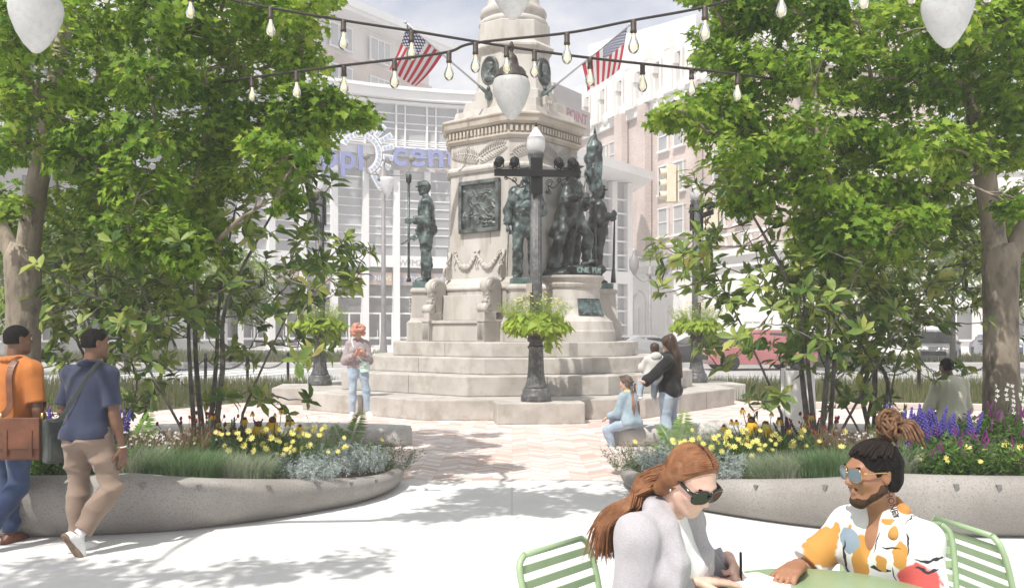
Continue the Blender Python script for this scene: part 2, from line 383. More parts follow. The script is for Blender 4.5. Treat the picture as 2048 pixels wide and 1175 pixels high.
def joints(mb, P, z0, z1, spacing, off, m=1, skip=0.6):
    for a, b in zip(P, P[1:] + P[:1]):
        d = b - a
        if d.length < skip: continue
        k = max(1, int(round(d.length / spacing)))
        nrm = Vector((d.y, -d.x, 0)).normalized()
        for i in range(1, k):
            q = a + d * ((i + off * (i % 2 - .5)) / k); mb.box((q.x + nrm.x * .0005, q.y + nrm.y * .0005, (z0 + z1) / 2), (0.009, 0.005, z1 - z0 - .03), rz=math.atan2(d.y, d.x), m=m)
# bottom platform with an arm under each lamp
P4 = []
for k in range(4):
    a = FA - 90 + 90 * k
    a = {0: -84, 1: 5, 2: 99, 3: 187}[k]
    for t, r in ((-2.05, 4.62), (-.80, 4.70), (-.78, 5.45), (.78, 5.45), (.80, 4.70), (2.05, 4.62)): P4.append(pol(a, t, r))
def with_joints(mb, jb, name, mats, bev, ang):
    """bevel the stone, then lay the dark joints into the same mesh"""
    o = mb.build(name, mats, mon); bm = bmesh.new(); bm.from_mesh(o.data); ed = [e for e in bm.edges if len(e.link_faces) == 2 and e.calc_face_angle() > R(ang)]
    bmesh.ops.bevel(bm, geom=ed, offset=bev, segments=2, profile=.5, affect='EDGES', clamp_overlap=True); k = len(bm.faces)
    vs_ = [bm.verts.new(v) for v in jb.v]
    for f in jb.f: bm.faces.new([vs_[i] for i in f]).material_index = 1
    bm.to_mesh(o.data); bm.free(); return o
def tier(name, P, z0, z1, sp, off):
    mb = MB(); mb.prism(P, z0, z1); jb = MB(); joints(jb, P, z0, z1, sp, off, 1); o = with_joints(mb, jb, name, [GRANITE_STEP, JOINT], .022, 30)
    return o
tier('platform', P4, 0.0, 0.38, 1.5, 0.1)
tier('step', octo(3.73, 3.90, (1.6, 2.5)), 0.38, 0.766, 1.5, 0.25)
tier('step', octo(3.04, 3.30, (1.6, 1.95)), 0.766, 1.093, 1.4, -0.2)
tier('step', octo(2.55, 2.80, (1.6, 1.45)), 1.093, 1.405, 1.3, 0.2)
# pedestal body
mb = MB()
octloft(mb, [(1.405, 1.62, 1.86), (1.80, 1.62, 1.86), (1.86, 1.56, 1.80), (1.90, 1.52, 1.76), (1.92, 1.50, 1.74), (2.52, 1.50, 1.73), (2.56, 1.54, 1.77), (2.60, 1.54, 1.77), (2.64, 1.50, 1.73), (2.70, 1.47, 1.70), (2.76, 1.38, 1.61), (2.82, 1.34, 1.57)])
octloft(mb, [(2.821, 1.32, 1.545), (3.54, 1.315, 1.54)])
octloft(mb, [(3.541, 1.29, 1.515), (5.18, 1.255, 1.48)])
octloft(mb, [(5.181, 1.29, 1.52), (5.25, 1.33, 1.56), (5.30, 1.33, 1.56), (5.33, 1.29, 1.52), (5.36, 1.265, 1.49)])
octloft(mb, [(5.361, 1.25, 1.475), (5.86, 1.25, 1.475)])
jb = MB()
for z in (3.96, 4.42, 4.86):
    octloft(jb, [(z, 1.2835 - .0213 * (z - 3.54) + .003, 1.5085 - .0213 * (z - 3.54) + .003), (z + .012, 1.2835 - .0213 * (z - 3.54) + .003, 1.5085 - .0213 * (z - 3.54) + .003)], 1)
for z0, z1, hh_ in ((3.56, 3.95, 1.288), (4.43, 4.85, 1.27)):
    for k in range(4):
        for t in (-.45, .35):
            o_ = pol(FA + 45 + 90 * k, t, hh_); jb.box((o_.x, o_.y, (z0 + z1) / 2), (.008, .012, z1 - z0), rz=R(FA + 45 + 90 * k), m=1)
body = with_joints(mb, jb, 'pedestal', [GRANITE, JOINT], .007, 25)
# cornice with dentils
mb = MB()
octloft(mb, [(5.862, 1.28, 1.505), (5.93, 1.33, 1.56), (5.97, 1.33, 1.56), (5.98, 1.28, 1.51), (6.16, 1.28, 1.51), (6.17, 1.36, 1.59), (6.22, 1.40, 1.63), (6.33, 1.42, 1.65), (6.36, 1.45, 1.68), (6.40, 1.45, 1.68), (6.46, 1.30, 1.50)])
for k in range(8):
    a = FA + 45 * k; hh_ = 1.51 if k % 2 == 0 else 1.28; Lh = (1.28 * math.sqrt(2) - 1.51) if k % 2 == 0 else (1.51 * math.sqrt(2) - 1.28)
    n_ = int(2 * Lh / 0.105)
    for i in range(n_):
        o = pol(a, -Lh + (i + .5) * 2 * Lh / n_, hh_ + .03); mb.box((o.x, o.y, 6.07), (.062, .075, .135), rz=R(a))
mb.build('cornice', [M('granite_weathered', (0.40, 0.35, 0.29), (0.54, 0.50, 0.44), rough=0.8, scale=2.5, c3=(0.22, 0.17, 0.12), s3=5, f3=0.4, bump=0.2, bscale=60, bdist=.006)], mon, bevel=0.006, seg=1)
# palm fronds on the frieze
def frond(mb, a, t0, z0, t1, z1, r, n=12, ll=.20):
    p0, p1 = Vector((t0, z0)), Vector((t1, z1)); d = (p1 - p0)
    q = lambda t, z, o: tuple(pol(a, t, r + o) + Vector((0, 0, z)))
    pts = []
    for i in range(n + 1):
        u = i / n; c = p0 + d * u; c.y += .05 * math.sin(math.pi * u) ; pts.append(c)
    mb.tube([q(c.x, c.y, .012) for c in pts], .011, 6)
    dn = d.normalized(); pn = Vector((-dn.y, dn.x))
    for i in range(1, n + 1):
        u = i / n; L = ll * (0.35 + 0.75 * math.sin(math.pi * min(1, u * .8 + .15)))
        for s_ in (-1, 1):
            e = pts[i] + dn * L * .72 + pn * s_ * L * .95; mid = pts[i] + dn * L * .22 + pn * s_ * L * .55
            mb.tube([q(pts[i].x, pts[i].y, .01), q(mid.x, mid.y, .034), q(e.x, e.y, .012)], [.006, .015, .003], 5)
for k, nm in ((-1, 0), (0, 1)):
    a = FA + 45 + 90 * k
    mb = MB(); frond(mb, a, -.08, 5.47, .74, 5.72, 1.25); frond(mb, a, .08, 5.50, -.74, 5.66, 1.25); mb.tube([tuple(pol(a, x, 1.262) + Vector((0, 0, z))) for x, z in ((-.1, 5.44), (0, 5.52), (.1, 5.44))], .02, 6)
    mb.build('palm_frond', [GRANITE], mon)
mb = MB(); frond(mb, FA, -.26, 5.50, .26, 5.66, 1.475, 9, .13); mb.build('palm_frond', [GRANITE], mon)
# corner piers under the statues
for k in range(4):
    a = FA + 90 * k
    mb = MB()
    def pier(prof):
        mb.loft([[tuple(pol(a, s_ * hw, r_) + Vector((0, 0, z))) for s_, r_ in ((-1, 1.2), (1, 1.2), (1, ro), (-1, ro))] for (z, hw, ro) in prof], 0, True, False)
    pier([(1.405, .46, 2.50), (1.83, .46, 2.50), (1.87, .41, 2.44), (1.93, .37, 2.40), (2.50, .35, 2.38), (2.515, .39, 2.42), (2.56, .39, 2.42), (2.62, .36, 2.38)])
    mb.build('pier', [GRANITE], mon, bevel=.012)
    mb = MB(); mb.xform(Matrix())
    for i in range(10):   # laurel sprig carved on the pier
        u = i / 9; th = -2.0 + 4.0 * u; x, z = .2 * math.sin(th), 2.2 + .17 * math.cos(th) * 1.0
        for s_ in (-.5, .5):
            x2, z2 = x + .09 * math.cos(-th + s_), z + .09 * math.sin(-th + s_)
            mb.tube([tuple(pol(a, x, 2.405) + Vector((0, 0, z))), tuple(pol(a, (x + x2) / 2, 2.425) + Vector((0, 0, (z + z2) / 2))), tuple(pol(a, x2, 2.41) + Vector((0, 0, z2)))], [.006, .018, .003], 5)
    mb.build('laurel_wreath', [GRANITE], mon)
# carved bench with scrolled arms, on the left-front face and its opposite
def spiral(r0, turns, n, x0, z0, s_=1):
    return [(x0 + s_ * (r0 * (1 - .85 * i / n)) * math.cos(2 * math.pi * turns * i / n + math.pi / 2), z0 + (r0 * (1 - .85 * i / n)) * math.sin(2 * math.pi * turns * i / n + math.pi / 2)) for i in range(n + 1)]
for k in (-1, 1):
    a = FA + 45 + 90 * k
    mb = MB(); T = pmat(a, 0, 0, 0)
    mb.box((0, 1.83, 1.60), (1.42, .42, .385)); mb.box((0, 1.85, 1.83), (1.46, .46, .07)); mb.box((0, 1.62, 2.15), (1.42, .12, .56))
    mb.xform(T); bench = mb.build('carved_bench', [GRANITE], mon, bevel=.012)
    for s_ in (-1, 1):
        mb = MB(); x = s_ * .80
        mb.box((x, 1.86, 1.62), (.19, .60, .43)); mb.box((x, 1.86, 1.855), (.23, .64, .05)); mb.box((x, 1.93, 1.96), (.17, .40, .17))
        # S scroll
        path = [(1.60, 2.70), (1.78, 2.74), (1.96, 2.70), (2.02, 2.58), (1.96, 2.46), (1.92, 2.34), (1.96, 2.20), (2.08, 2.12)]
        mb.tube([(x, p[0], p[1]) for p in catmull([(p[0], p[1], 0) for p in path], 5, False)], .085, 10)
        mb.box((x, 1.72, 2.36), (.14, .34, .66))
        for (yy, zz, rr) in ((1.94, 2.62, .115), (2.06, 2.12, .105)):
            mb.lathe([(rr * .2, -.125), (rr * .9, -.125), (rr, -.105), (rr, .105), (rr * .9, .125), (rr * .2, .125)], (x, yy, zz), 20, q=Matrix.Rotation(R(90), 3, 'Y'))
            for e in (-1, 1):
                mb.tube([(x + e * .128, yy + p[0], zz + p[1]) for p in spiral(rr * .8, 1.75, 22, 0, 0)], .011, 5)
        for i in range(5):   # acanthus
            z = 2.2 + i * .08
            for e in (-1, 0, 1): mb.ell((x + e * .05, 2.0 + .03 * math.sin(i * 2.1), z), (.03, .035, .055), nu=8, nv=5)
        for i in range(5): mb.tube([(x - .07 + .035 * i, 2.175, 1.45), (x - .07 + .035 * i, 2.175, 1.80)], .012, 6)
        mb.xform(T); mb.build('scroll_arm', [GRANITE], bench, bevel=.006, seg=1)
        # volute beside the garland panel
        mb = MB(); x = s_ * .79
        mb.tube([(x, 1.33 + p[0], 2.98 + p[1]) for p in spiral(.17, 1.8, 30, .12, 0)], .028, 6); mb.tube([(x, 1.36, 3.42), (x, 1.36, 3.3), (x, 1.45, 3.17)], [.05, .03, .03], 8); mb.box((x, 1.40, 2.92), (.07, .24, .26))
        mb.xform(T); mb.build('volute', [GRANITE], bench)
    # garland swags
    mb = MB(); rng = random.Random(5)
    for s_ in (-1, 1):
        for i in range(26):
            u = i / 25; t = s_ * (.03 + .60 * u); z = 3.33 - .27 * math.sin(math.pi * u) ; rr = .035 + .035 * math.sin(math.pi * u)
            for q in range(4): mb.ell(tuple(pol(a, t + rng.uniform(-.02, .02), 1.33 + rng.uniform(0, .03)) + Vector((0, 0, z + rng.uniform(-.5, .5) * rr))), (rr * .62,) * 3, nu=7, nv=5)
    for t in (-.64, -.03, .03, .64):
        for q in range(9):
            mb.ell(tuple(pol(a, t + rng.uniform(-.05, .05), 1.335) + Vector((0, 0, 3.37 + rng.uniform(-.05, .07)))), (.028, .03, .028), nu=7, nv=5)
        mb.tube([tuple(pol(a, t * 1.03 + .03 * math.sin(i * 1.3), 1.33) + Vector((0, 0, 3.32 - i * .06))) for i in range(6)], .013, 5)
    mb.build('garland', [GRANITE], mon)
# bronze relief on the left-front face
a = FA - 45; T = pmat(a, .06, 1.285, 4.42)
mb = MB()
for (c, s_) in (((0, .04, .54), (1.16, .10, .09)), ((0, .04, -.54), (1.16, .10, .09)), ((-.54, .04, 0), (.09, .10, .99)), ((.54, .04, 0), (.09, .10, .99))): mb.box(c, s_)
mb.xform(T); rel = mb.build('relief_frame', [RELIEF], mon, bevel=.012)
N_ = 76; rng = np.random.default_rng(3)
gx, gz = np.meshgrid(np.linspace(-.5, .5, N_), np.linspace(-.5, .5, N_)); hgt = np.zeros_like(gx)
for i in range(15):   # standing figures at the left, rubble at the bottom, smoke above
    cx_, cz_ = rng.uniform(-.46, -.05), -.33 + rng.uniform(-.02, .1); hgt += .035 * np.exp(-((gx - cx_) / .022) ** 2 - ((gz - cz_) / .085) ** 2) + .03 * np.exp(-((gx - cx_) ** 2 + (gz - cz_ - .10) ** 2) / .022 ** 2)
for i in range(60):
    cx_, cz_, an = rng.uniform(-.05, .47), rng.uniform(-.48, -.18), rng.uniform(-.6, .6); u_ = (gx - cx_) * np.cos(an) + (gz - cz_) * np.sin(an); v_ = -(gx - cx_) * np.sin(an) + (gz - cz_) * np.cos(an)
    hgt += .025 * np.exp(-(u_ / .06) ** 2 - (v_ / .014) ** 2)
for i in range(46):
    cx_, cz_, an = rng.uniform(-.48, .48), rng.uniform(-.15, .48), rng.uniform(-1.5, 1.5); u_ = (gx - cx_) * np.cos(an) + (gz - cz_) * np.sin(an); v_ = -(gx - cx_) * np.sin(an) + (gz - cz_) * np.cos(an) + 2.5 * u_ * u_
    hgt += .014 * np.exp(-(u_ / .11) ** 2 - (v_ / .018) ** 2)
for v0 in (.30, .36): hgt += .02 * np.exp(-((gx - .2) / .17) ** 2 - ((gz - v0 + 2.2 * (gx - .2) ** 2) / .014) ** 2)
V = np.stack([gx, .012 + hgt * 1.3, gz], -1).reshape(-1, 3); Tm = np.array(T); V = V @ Tm[:3, :3].T + Tm[:3, 3]
idx = np.arange(N_ * N_).reshape(N_, N_); F = np.stack([idx[:-1, :-1], idx[:-1, 1:], idx[1:, 1:], idx[1:, :-1]], -1).reshape(-1, 4)
arr_obj('relief_panel', V, F, RELIEF, rel, True)
# round pedestal of the group on the right-front face
a = FA + 45
def halfround(prof, rc=1.6):
    mb_ = MB(); rings = []
    for (r_, z) in prof:
        ring = [pol(a, -r_, 1.15), *[pol(a, -r_ * math.cos(math.pi * i / 22), rc + r_ * math.sin(math.pi * i / 22)) for i in range(23)], pol(a, r_, 1.15)]
        rings.append([(p.x, p.y, z) for p in ring])
    return mb_.loft(rings, 0, True, False)
halfround([(1.02, 1.405), (1.02, 1.62), (1.0, 1.66), (.96, 1.84), (.88, 1.90), (.80, 1.98), (.73, 2.12), (.69, 2.3), (.67, 2.46), (.66, 2.56), (.70, 2.6), (.72, 2.66), (.70, 2.70), (.74, 2.76), (.77, 2.80), (.77, 2.85)]).build('group_pedestal', [GRANITE], mon, bevel=.006, seg=1)
pq = MB(); nn_ = 10; rings = []
for z, r_ in ((1.98, .81), (2.05, .775), (2.30, .70), (2.34, .695)):
    th = [R(48 + 52 * i / nn_) for i in range(nn_ + 1)]
    rings.append([tuple(pol(a, r_ * math.cos(t_) * -1, 1.6 + r_ * math.sin(t_)) + Vector((0, 0, z))) for t_ in th] + [tuple(pol(a, (r_ + .03) * math.cos(t_) * -1, 1.6 + (r_ + .03) * math.sin(t_)) + Vector((0, 0, z))) for t_ in reversed(th)])
pq.loft(rings, 0, True, False); plq = pq.build('inscription_plaque', [BRONZE], mon)
mb = MB()
for li in range(7):   # raised lines of lettering, too small to read
    z = 2.02 + li * .045; r_ = .80 - (z - 1.98) * .30 + .022; rngl = random.Random(li); t0 = 52.0
    while t0 < 96:
        l_ = rngl.uniform(1.0, 4.0); th = [R(t0), R(t0 + l_)]; pts = [pol(a, -r_ * math.cos(t_), 1.6 + r_ * math.sin(t_)) for t_ in th]
        mb.tube([(p.x, p.y, z) for p in pts], .008, 4); t0 += l_ + .9
mb.build('inscription', [M('bronze_letters', (.16, .24, .23), rough=.5, metal=.3)], plq)
# upper die, medallions, column
mb = MB()
octloft(mb, [(6.461, 1.24, 1.42), (6.62, 1.20, 1.38), (6.64, 1.10, 1.20), (6.86, 1.08, 1.16), (6.88, .985, .955), (7.10, .975, .945), (7.12, .90, .86), (7.98, .82, .785), (8.0, .84, .81), (8.06, .90, .86), (8.11, .93, .89), (8.16, .93, .89), (8.24, .84, .81), (8.70, .835, .805), (8.72, .80, .77)])
mb.lathe([(.80, 8.721), (.82, 8.78), (.80, 8.84), (.72, 8.88), (.71, 8.92), (.77, 8.96), (.79, 9.04), (.76, 9.12), (.66, 9.17), (.63, 9.22), (.60, 9.4), (.57, 13.0)], n=40)
die = mb.build('column_base', [GRANITE], mon, bevel=.008, seg=1)
def medallion(a, r, z):
    T = pmat(a, 0, r, z); mb = MB(); q = Matrix.Rotation(R(-90), 3, 'X')
    n_ = 28; rings = [[(rx * math.cos(2 * math.pi * j / n_), y, rz_ * math.sin(2 * math.pi * j / n_)) for j in range(n_)] for rx, rz_, y in ((.25, .33, -.03), (.25, .33, .035), (.235, .315, .05), (.215, .295, .05), (.20, .28, .015), (.02, .02, .015))]
    mb.loft(rings, 0, True, True); mb.xform(T); o = mb.build('medallion', [RELIEF], mon)
    mb = MB()   # bust in relief: head, hair, nose, moustache, shoulders
    for c, r_ in (((0, .02, .06), (.095, .055, .125)), ((.01, .03, .13), (.105, .05, .075)), ((0, .02, -.19), (.165, .05, .085)), ((0, .02, -.09), (.05, .045, .09)), ((-.015, .075, .05), (.017, .025, .035)), ((-.015, .066, .005), (.045, .02, .016)), ((-.05, .062, .085), (.022, .016, .012)), ((.03, .062, .085), (.022, .016, .012)), ((-.01, .055, -.045), (.045, .03, .05)), ((.1, .02, .06), (.018, .03, .03))):
        mb.ell(c, r_, nu=14, nv=9)
    mb.xform(T); mb.build('bust', [RELIEF], o)
medallion(FA - 45, .865, 7.56); medallion(FA + 45, .865, 7.56)
mb = MB(); T = pmat(FA + 45, -.28, 1.20, 6.70)   # carved shield on the top ledge
mb.loft([[(x, y_, z) for x, z in ((-.17, .16), (-.09, .20), (0, .17), (.09, .20), (.17, .16), (.16, 0), (.10, -.15), (0, -.22), (-.10, -.15), (-.16, 0))] for y_ in (-.03, .05)], 0, True, False)
for x in (-.06, 0, .06): mb.tube([(x, .055, -.12), (x, .055, .1)], .012, 5)
mb.tube([(-.11, .055, .03), (.11, .055, .03)], .012, 5); mb.xform(T); mb.build('shield', [GRANITE], mon, bevel=.01)

# flags on the monument
def us_flag_mat():
    m = bpy.data.materials.new('striped_flag'); m.use_nodes = True; n, l = m.node_tree.nodes, m.node_tree.links
    b = n['Principled BSDF']; b.inputs['Roughness'].default_value = 0.8
    at = n.new('ShaderNodeUVMap'); sp = n.new('ShaderNodeSeparateXYZ'); l.new(at.outputs['UV'], sp.inputs[0])
    def mth(op, a, b_=None):
        q = n.new('ShaderNodeMath'); q.operation = op
        for i, v in enumerate((a, b_)):
            if v is None: continue
            if isinstance(v, (int, float)): q.inputs[i].default_value = v
            else: l.new(v, q.inputs[i])
        return q.outputs[0]
    u, v = sp.outputs['X'], sp.outputs['Y']
    st = mth('LESS_THAN', mth('MODULO', mth('FLOOR', mth('MULTIPLY', v, 13)), 2), 0.5)
    mx = n.new('ShaderNodeMix'); mx.data_type = 'RGBA'; l.new(st, mx.inputs['Factor']); mx.inputs['A'].default_value = (.62, .62, .62, 1); mx.inputs['B'].default_value = (.44, .028, .05, 1)
    can = mth('MULTIPLY', mth('LESS_THAN', u, .4), mth('LESS_THAN', v, 7 / 13))
    # stars on a staggered grid
    U = mth('MULTIPLY', u, 11 / .4 / 1.0 / 2); Vv = mth('MULTIPLY', v, 13 / 7 * 9 / 2)
    off = lambda s: mth('POWER', mth('ADD', mth('POWER', mth('SUBTRACT', mth('FRACT', mth('ADD', U, s)), .5), 2), mth('POWER', mth('SUBTRACT', mth('FRACT', mth('ADD', Vv, s)), .5), 2)), .5)
    star = mth('MAXIMUM', mth('LESS_THAN', off(0), .25), mth('LESS_THAN', off(.5), .25))
    cn = n.new('ShaderNodeMix'); cn.data_type = 'RGBA'; l.new(star, cn.inputs['Factor']); cn.inputs['A'].default_value = (.022, .032, .13, 1); cn.inputs['B'].default_value = (.62, .62, .62, 1)
    m2 = n.new('ShaderNodeMix'); m2.data_type = 'RGBA'; l.new(can, m2.inputs['Factor']); l.new(mx.outputs['Result'], m2.inputs['A']); l.new(cn.outputs['Result'], m2.inputs['B'])
    l.new(m2.outputs['Result'], b.inputs['Base Color'])
    tr = n.new('ShaderNodeBsdfTranslucent'); l.new(m2.outputs['Result'], tr.inputs['Color']); ms = n.new('ShaderNodeMixShader'); ms.inputs['Fac'].default_value = .5
    l.new(b.outputs['BSDF'], ms.inputs[1]); l.new(tr.outputs['BSDF'], ms.inputs[2]); l.new(ms.outputs['Shader'], n['Material Output'].inputs['Surface'])
    return m
FLAGM = us_flag_mat()
def flag(base, tip, label, hoist, fly, drop, sway, ph):
    """hoist lies along the pole from its tip; the fly hangs down"""
    base, tip = Vector(base), Vector(tip); r = empty('flag', base, 0, label, 'flag', 'flags on slanted poles on the monument')
    d = tip - base
    mb = MB(); mb.tube([(0, 0, 0), tuple(d)], .022, 10); mb.ell(tuple(d), (.035, .035, .035)); mb.build('pole', [M('flagpole_metal', (.48, .48, .5), rough=.35, metal=.5)], r)
    mb = MB(); dn = d.normalized(); mb.tube([tuple(-dn * .06), tuple(dn * .28)], [.05, .036], 10); mb.ell((0, .05, -.02), (.09, .09, .12)); mb.ell((0, .03, .10), (.05, .05, .09)); mb.build('bracket', [BRONZE], r)
    nu, nv = 44, 26; V, F, UV = [], [], []
    dirf = Vector(drop).normalized(); side = Vector((-dirf.z, 0.0, dirf.x))
    for j in range(nv + 1):
        v = j / nv
        for i in range(nu + 1):
            u = i / nu
            p = tip - dn * (.05 + hoist * v) - base
            f = dirf * fly * u * (1 - .10 * v)
            wv = math.sin(6.5 * v + 3.5 * u + ph) * .10 * (u ** .8) + math.sin(13 * v + 2 * u + ph * 2) * .035 * u
            p = p + f + Vector((0, 1, 0)) * wv + Vector((sway, 0, 0)) * u * u * .5 - dn * hoist * .28 * u * v * -1
            V.append(tuple(p)); UV.append((u, v))
    for j in range(nv):
        for i in range(nu): a_ = j * (nu + 1) + i; F.append((a_, a_ + 1, a_ + nu + 2, a_ + nu + 1))
    me = bpy.data.meshes.new('flag_cloth'); me.from_pydata(V, [], F); uv = me.uv_layers.new(name='UVMap')
    for lp in me.loops: uv.data[lp.index].uv = UV[lp.vertex_index]
    link_mesh('flag_cloth', me, FLAGM, r, True)
    return r
flag(W(977, 188, 20.15), W(811, 45, 18.9), 'stars and stripes flag on the pole slanting up to the left of the column', 1.0, 1.02, (-.34, .05, -1), -.12, .4)
flag(W(1090, 188, 20.3), W(1259, 50, 19.6), 'stars and stripes flag on the pole slanting up to the right of the column', 1.25, .95, (-.16, .05, -1), -.05, 2.0)
# ================================================================ buildings behind
ARENA_WHITE = M('arena_white_panel', (0.70, 0.70, 0.70), (0.78, 0.78, 0.78), rough=0.5, scale=0.15)
ARENA_GREY = M('arena_grey_panel', (0.50, 0.47, 0.45), (0.56, 0.53, 0.51), rough=0.6, scale=0.2)
GLASS = M('facade_glass_hazed', (0.26, 0.27, 0.285), (0.40, 0.405, 0.41), rough=0.08, scale=0.12, lo=.4, hi=.6, spec=0.9)  # pale tones stand in for sky reflection and haze
GLASS_DARK = M('door_glass', (0.10, 0.105, 0.11), (0.20, 0.19, 0.18), rough=0.1, scale=0.3, spec=0.8)
BRICKP = None
def brick_mat(name, c1, c2, mortar, scale=1.0):
    m = bpy.data.materials.new(name); m.use_nodes = True; n, l = m.node_tree.nodes, m.node_tree.links; b = n['Principled BSDF']; b.inputs['Roughness'].default_value = .85
    t = n.new('ShaderNodeTexCoord'); br = n.new('ShaderNodeTexBrick'); br.inputs['Scale'].default_value = scale
    sp = n.new('ShaderNodeSeparateXYZ'); l.new(t.outputs['Object'], sp.inputs[0]); cb = n.new('ShaderNodeCombineXYZ'); ad = n.new('ShaderNodeMath'); l.new(sp.outputs['X'], ad.inputs[0]); l.new(sp.outputs['Y'], ad.inputs[1])
    l.new(ad.outputs[0], cb.inputs[0]); l.new(sp.outputs['Z'], cb.inputs[1]); l.new(cb.outputs[0], br.inputs['Vector'])
    br.inputs['Color1'].default_value = (*c1, 1); br.inputs['Color2'].default_value = (*c2, 1); br.inputs['Mortar'].default_value = (*mortar, 1); br.inputs['Mortar Size'].default_value = .018
    br.inputs['Brick Width'].default_value = .44; br.inputs['Row Height'].default_value = .15
    nz_ = n.new('ShaderNodeTexNoise'); nz_.inputs['Scale'].default_value = .35; nz_.inputs['Detail'].default_value = 6; l.new(t.outputs['Object'], nz_.inputs['Vector'])
    mx = n.new('ShaderNodeMix'); mx.data_type = 'RGBA'; mx.blend_type = 'OVERLAY'; mx.inputs['Factor'].default_value = .5; l.new(br.outputs['Color'], mx.inputs['A']); l.new(nz_.outputs['Fac'], mx.inputs['B'])
    l.new(mx.outputs['Result'], b.inputs['Base Color']); return m
BRICK_TAN = brick_mat('tan_brick_hazed', (0.50, 0.40, 0.345), (0.45, 0.35, 0.30), (0.54, 0.49, 0.45))  # brick colours paled in place of thicker haze
BRICK_PINK = brick_mat('pink_brick_hazed', (0.53, 0.43, 0.39), (0.47, 0.37, 0.33), (0.56, 0.52, 0.49))  # haze over the distance is partly mixed into these brick colours
TERRA = M('white_terracotta', (0.66, 0.65, 0.625), (0.74, 0.73, 0.71), rough=0.55, scale=0.3)

# --- the arena: a curved glass front with white fascia and sign band
arena = empty('arena_building', (-8, 90, 0), 0, 'white arena building with a curved glass front and a blue and white lettered sign', 'building')
ctrl = [(-36, 64), (-31.5, 71.5), (-26.5, 78.0), (-21, 83.2), (-15, 87.0), (-8.5, 89.6), (-2, 91.0), (5, 91.6), (12.0, 91.8)]
arc = catmull([(x + 8, y - 90, 0) for x, y in ctrl], 10, False)
cum = [0.0]
for a_, b_ in zip(arc[:-1], arc[1:]): cum.append(cum[-1] + (b_ - a_).length)
def on(s):
    s = max(0, min(cum[-1] - 1e-4, s)); i = max(j for j in range(len(cum) - 1) if cum[j] <= s); u = (s - cum[i]) / (cum[i + 1] - cum[i]); return arc[i].lerp(arc[i + 1], u), (arc[i + 1] - arc[i]).normalized()
TOT = cum[-1]
def band(mb, z0, z1, off0, off1, s0=0, s1=None, m=0, n=48):
    s1 = TOT if s1 is None else s1; rings = []
    for i in range(n + 1):
        p, t = on(s0 + (s1 - s0) * i / n); nr = Vector((t.y, -t.x, 0)); a_, b_ = p + nr * off0, p + nr * off1
        rings.append([(a_.x, a_.y, z0), (b_.x, b_.y, z0), (b_.x, b_.y, z1), (a_.x, a_.y, z1)])
    mb.loft(rings, m, True, False)
zz = lambda py, d=89.5: EYE + (HOR - py) / FPX * d
mb = MB(); band(mb, zz(207), zz(186), -3, 1.3); band(mb, zz(191), zz(184.5), -3, 1.6); band(mb, zz(215), zz(209), -3, .6); mb.build('roof_fascia', [ARENA_WHITE], arena)
mb = MB(); band(mb, 0, zz(200), -3.0, -.6); mb.build('core_wall', [ARENA_GREY], arena)
mb = MB(); band(mb, zz(302), zz(213), -.5, 0); mb.build('upper_glass', [GLASS], arena)
mb = MB(); band(mb, zz(318), zz(298), -.5, .7); band(mb, zz(303), zz(299.5), -.5, 1.0); band(mb, zz(345), zz(319), -.5, .3, m=1); mb.build('sign_band', [ARENA_WHITE, ARENA_GREY], arena)
mb = MB(); band(mb, zz(512), zz(344), -.5, 0); mb.build('lower_glass', [GLASS], arena)
mb = MB(); band(mb, zz(536), zz(513), -.5, .45); mb.build('lettered_band', [ARENA_WHITE], arena)
mb = MB(); band(mb, 0, zz(537), -.55, -.1); mb.build('entrance_glass', [GLASS_DARK], arena)
rows_u = [zz(y) for y in (232, 250, 262, 284, 292)]; rows_l = [zz(y) for y in (362, 385, 403, 419, 437, 456, 471, 492)]
mb = MB()
for z in rows_u: band(mb, z - .06, z + .06, -.02, .10)
for z in (zz(290),): band(mb, z - .05, z + .05, .5, .58)
mb.build('mullion', [ARENA_WHITE], arena); mb = MB()
for z in rows_l: band(mb, z - .05, z + .05, -.02, .10)
mb.build('mullion', [ARENA_WHITE], arena)
s = 1.2; cols = []
while s < TOT: cols.append(s); s += 3.12
for i, s in enumerate(cols):
    p, t = on(s); nr = Vector((t.y, -t.x, 0)); ang = math.atan2(t.y, t.x)
    mb = MB(); q = p + nr * .2
    mb.box((q.x, q.y, zz(345) / 2), (.62, .7, zz(345)), rz=ang); c1 = p + nr * .15
    mb.box((c1.x, c1.y, (zz(213) + zz(300)) / 2), (.16, .4, zz(213) - zz(300)), rz=ang)
    c2, t2 = on(s + .9); c2 = c2 + nr * .15; mb.box((c2.x, c2.y, (zz(213) + zz(300)) / 2), (.12, .34, zz(213) - zz(300)), rz=ang)
    mb.build('pillar', [ARENA_WHITE], arena)
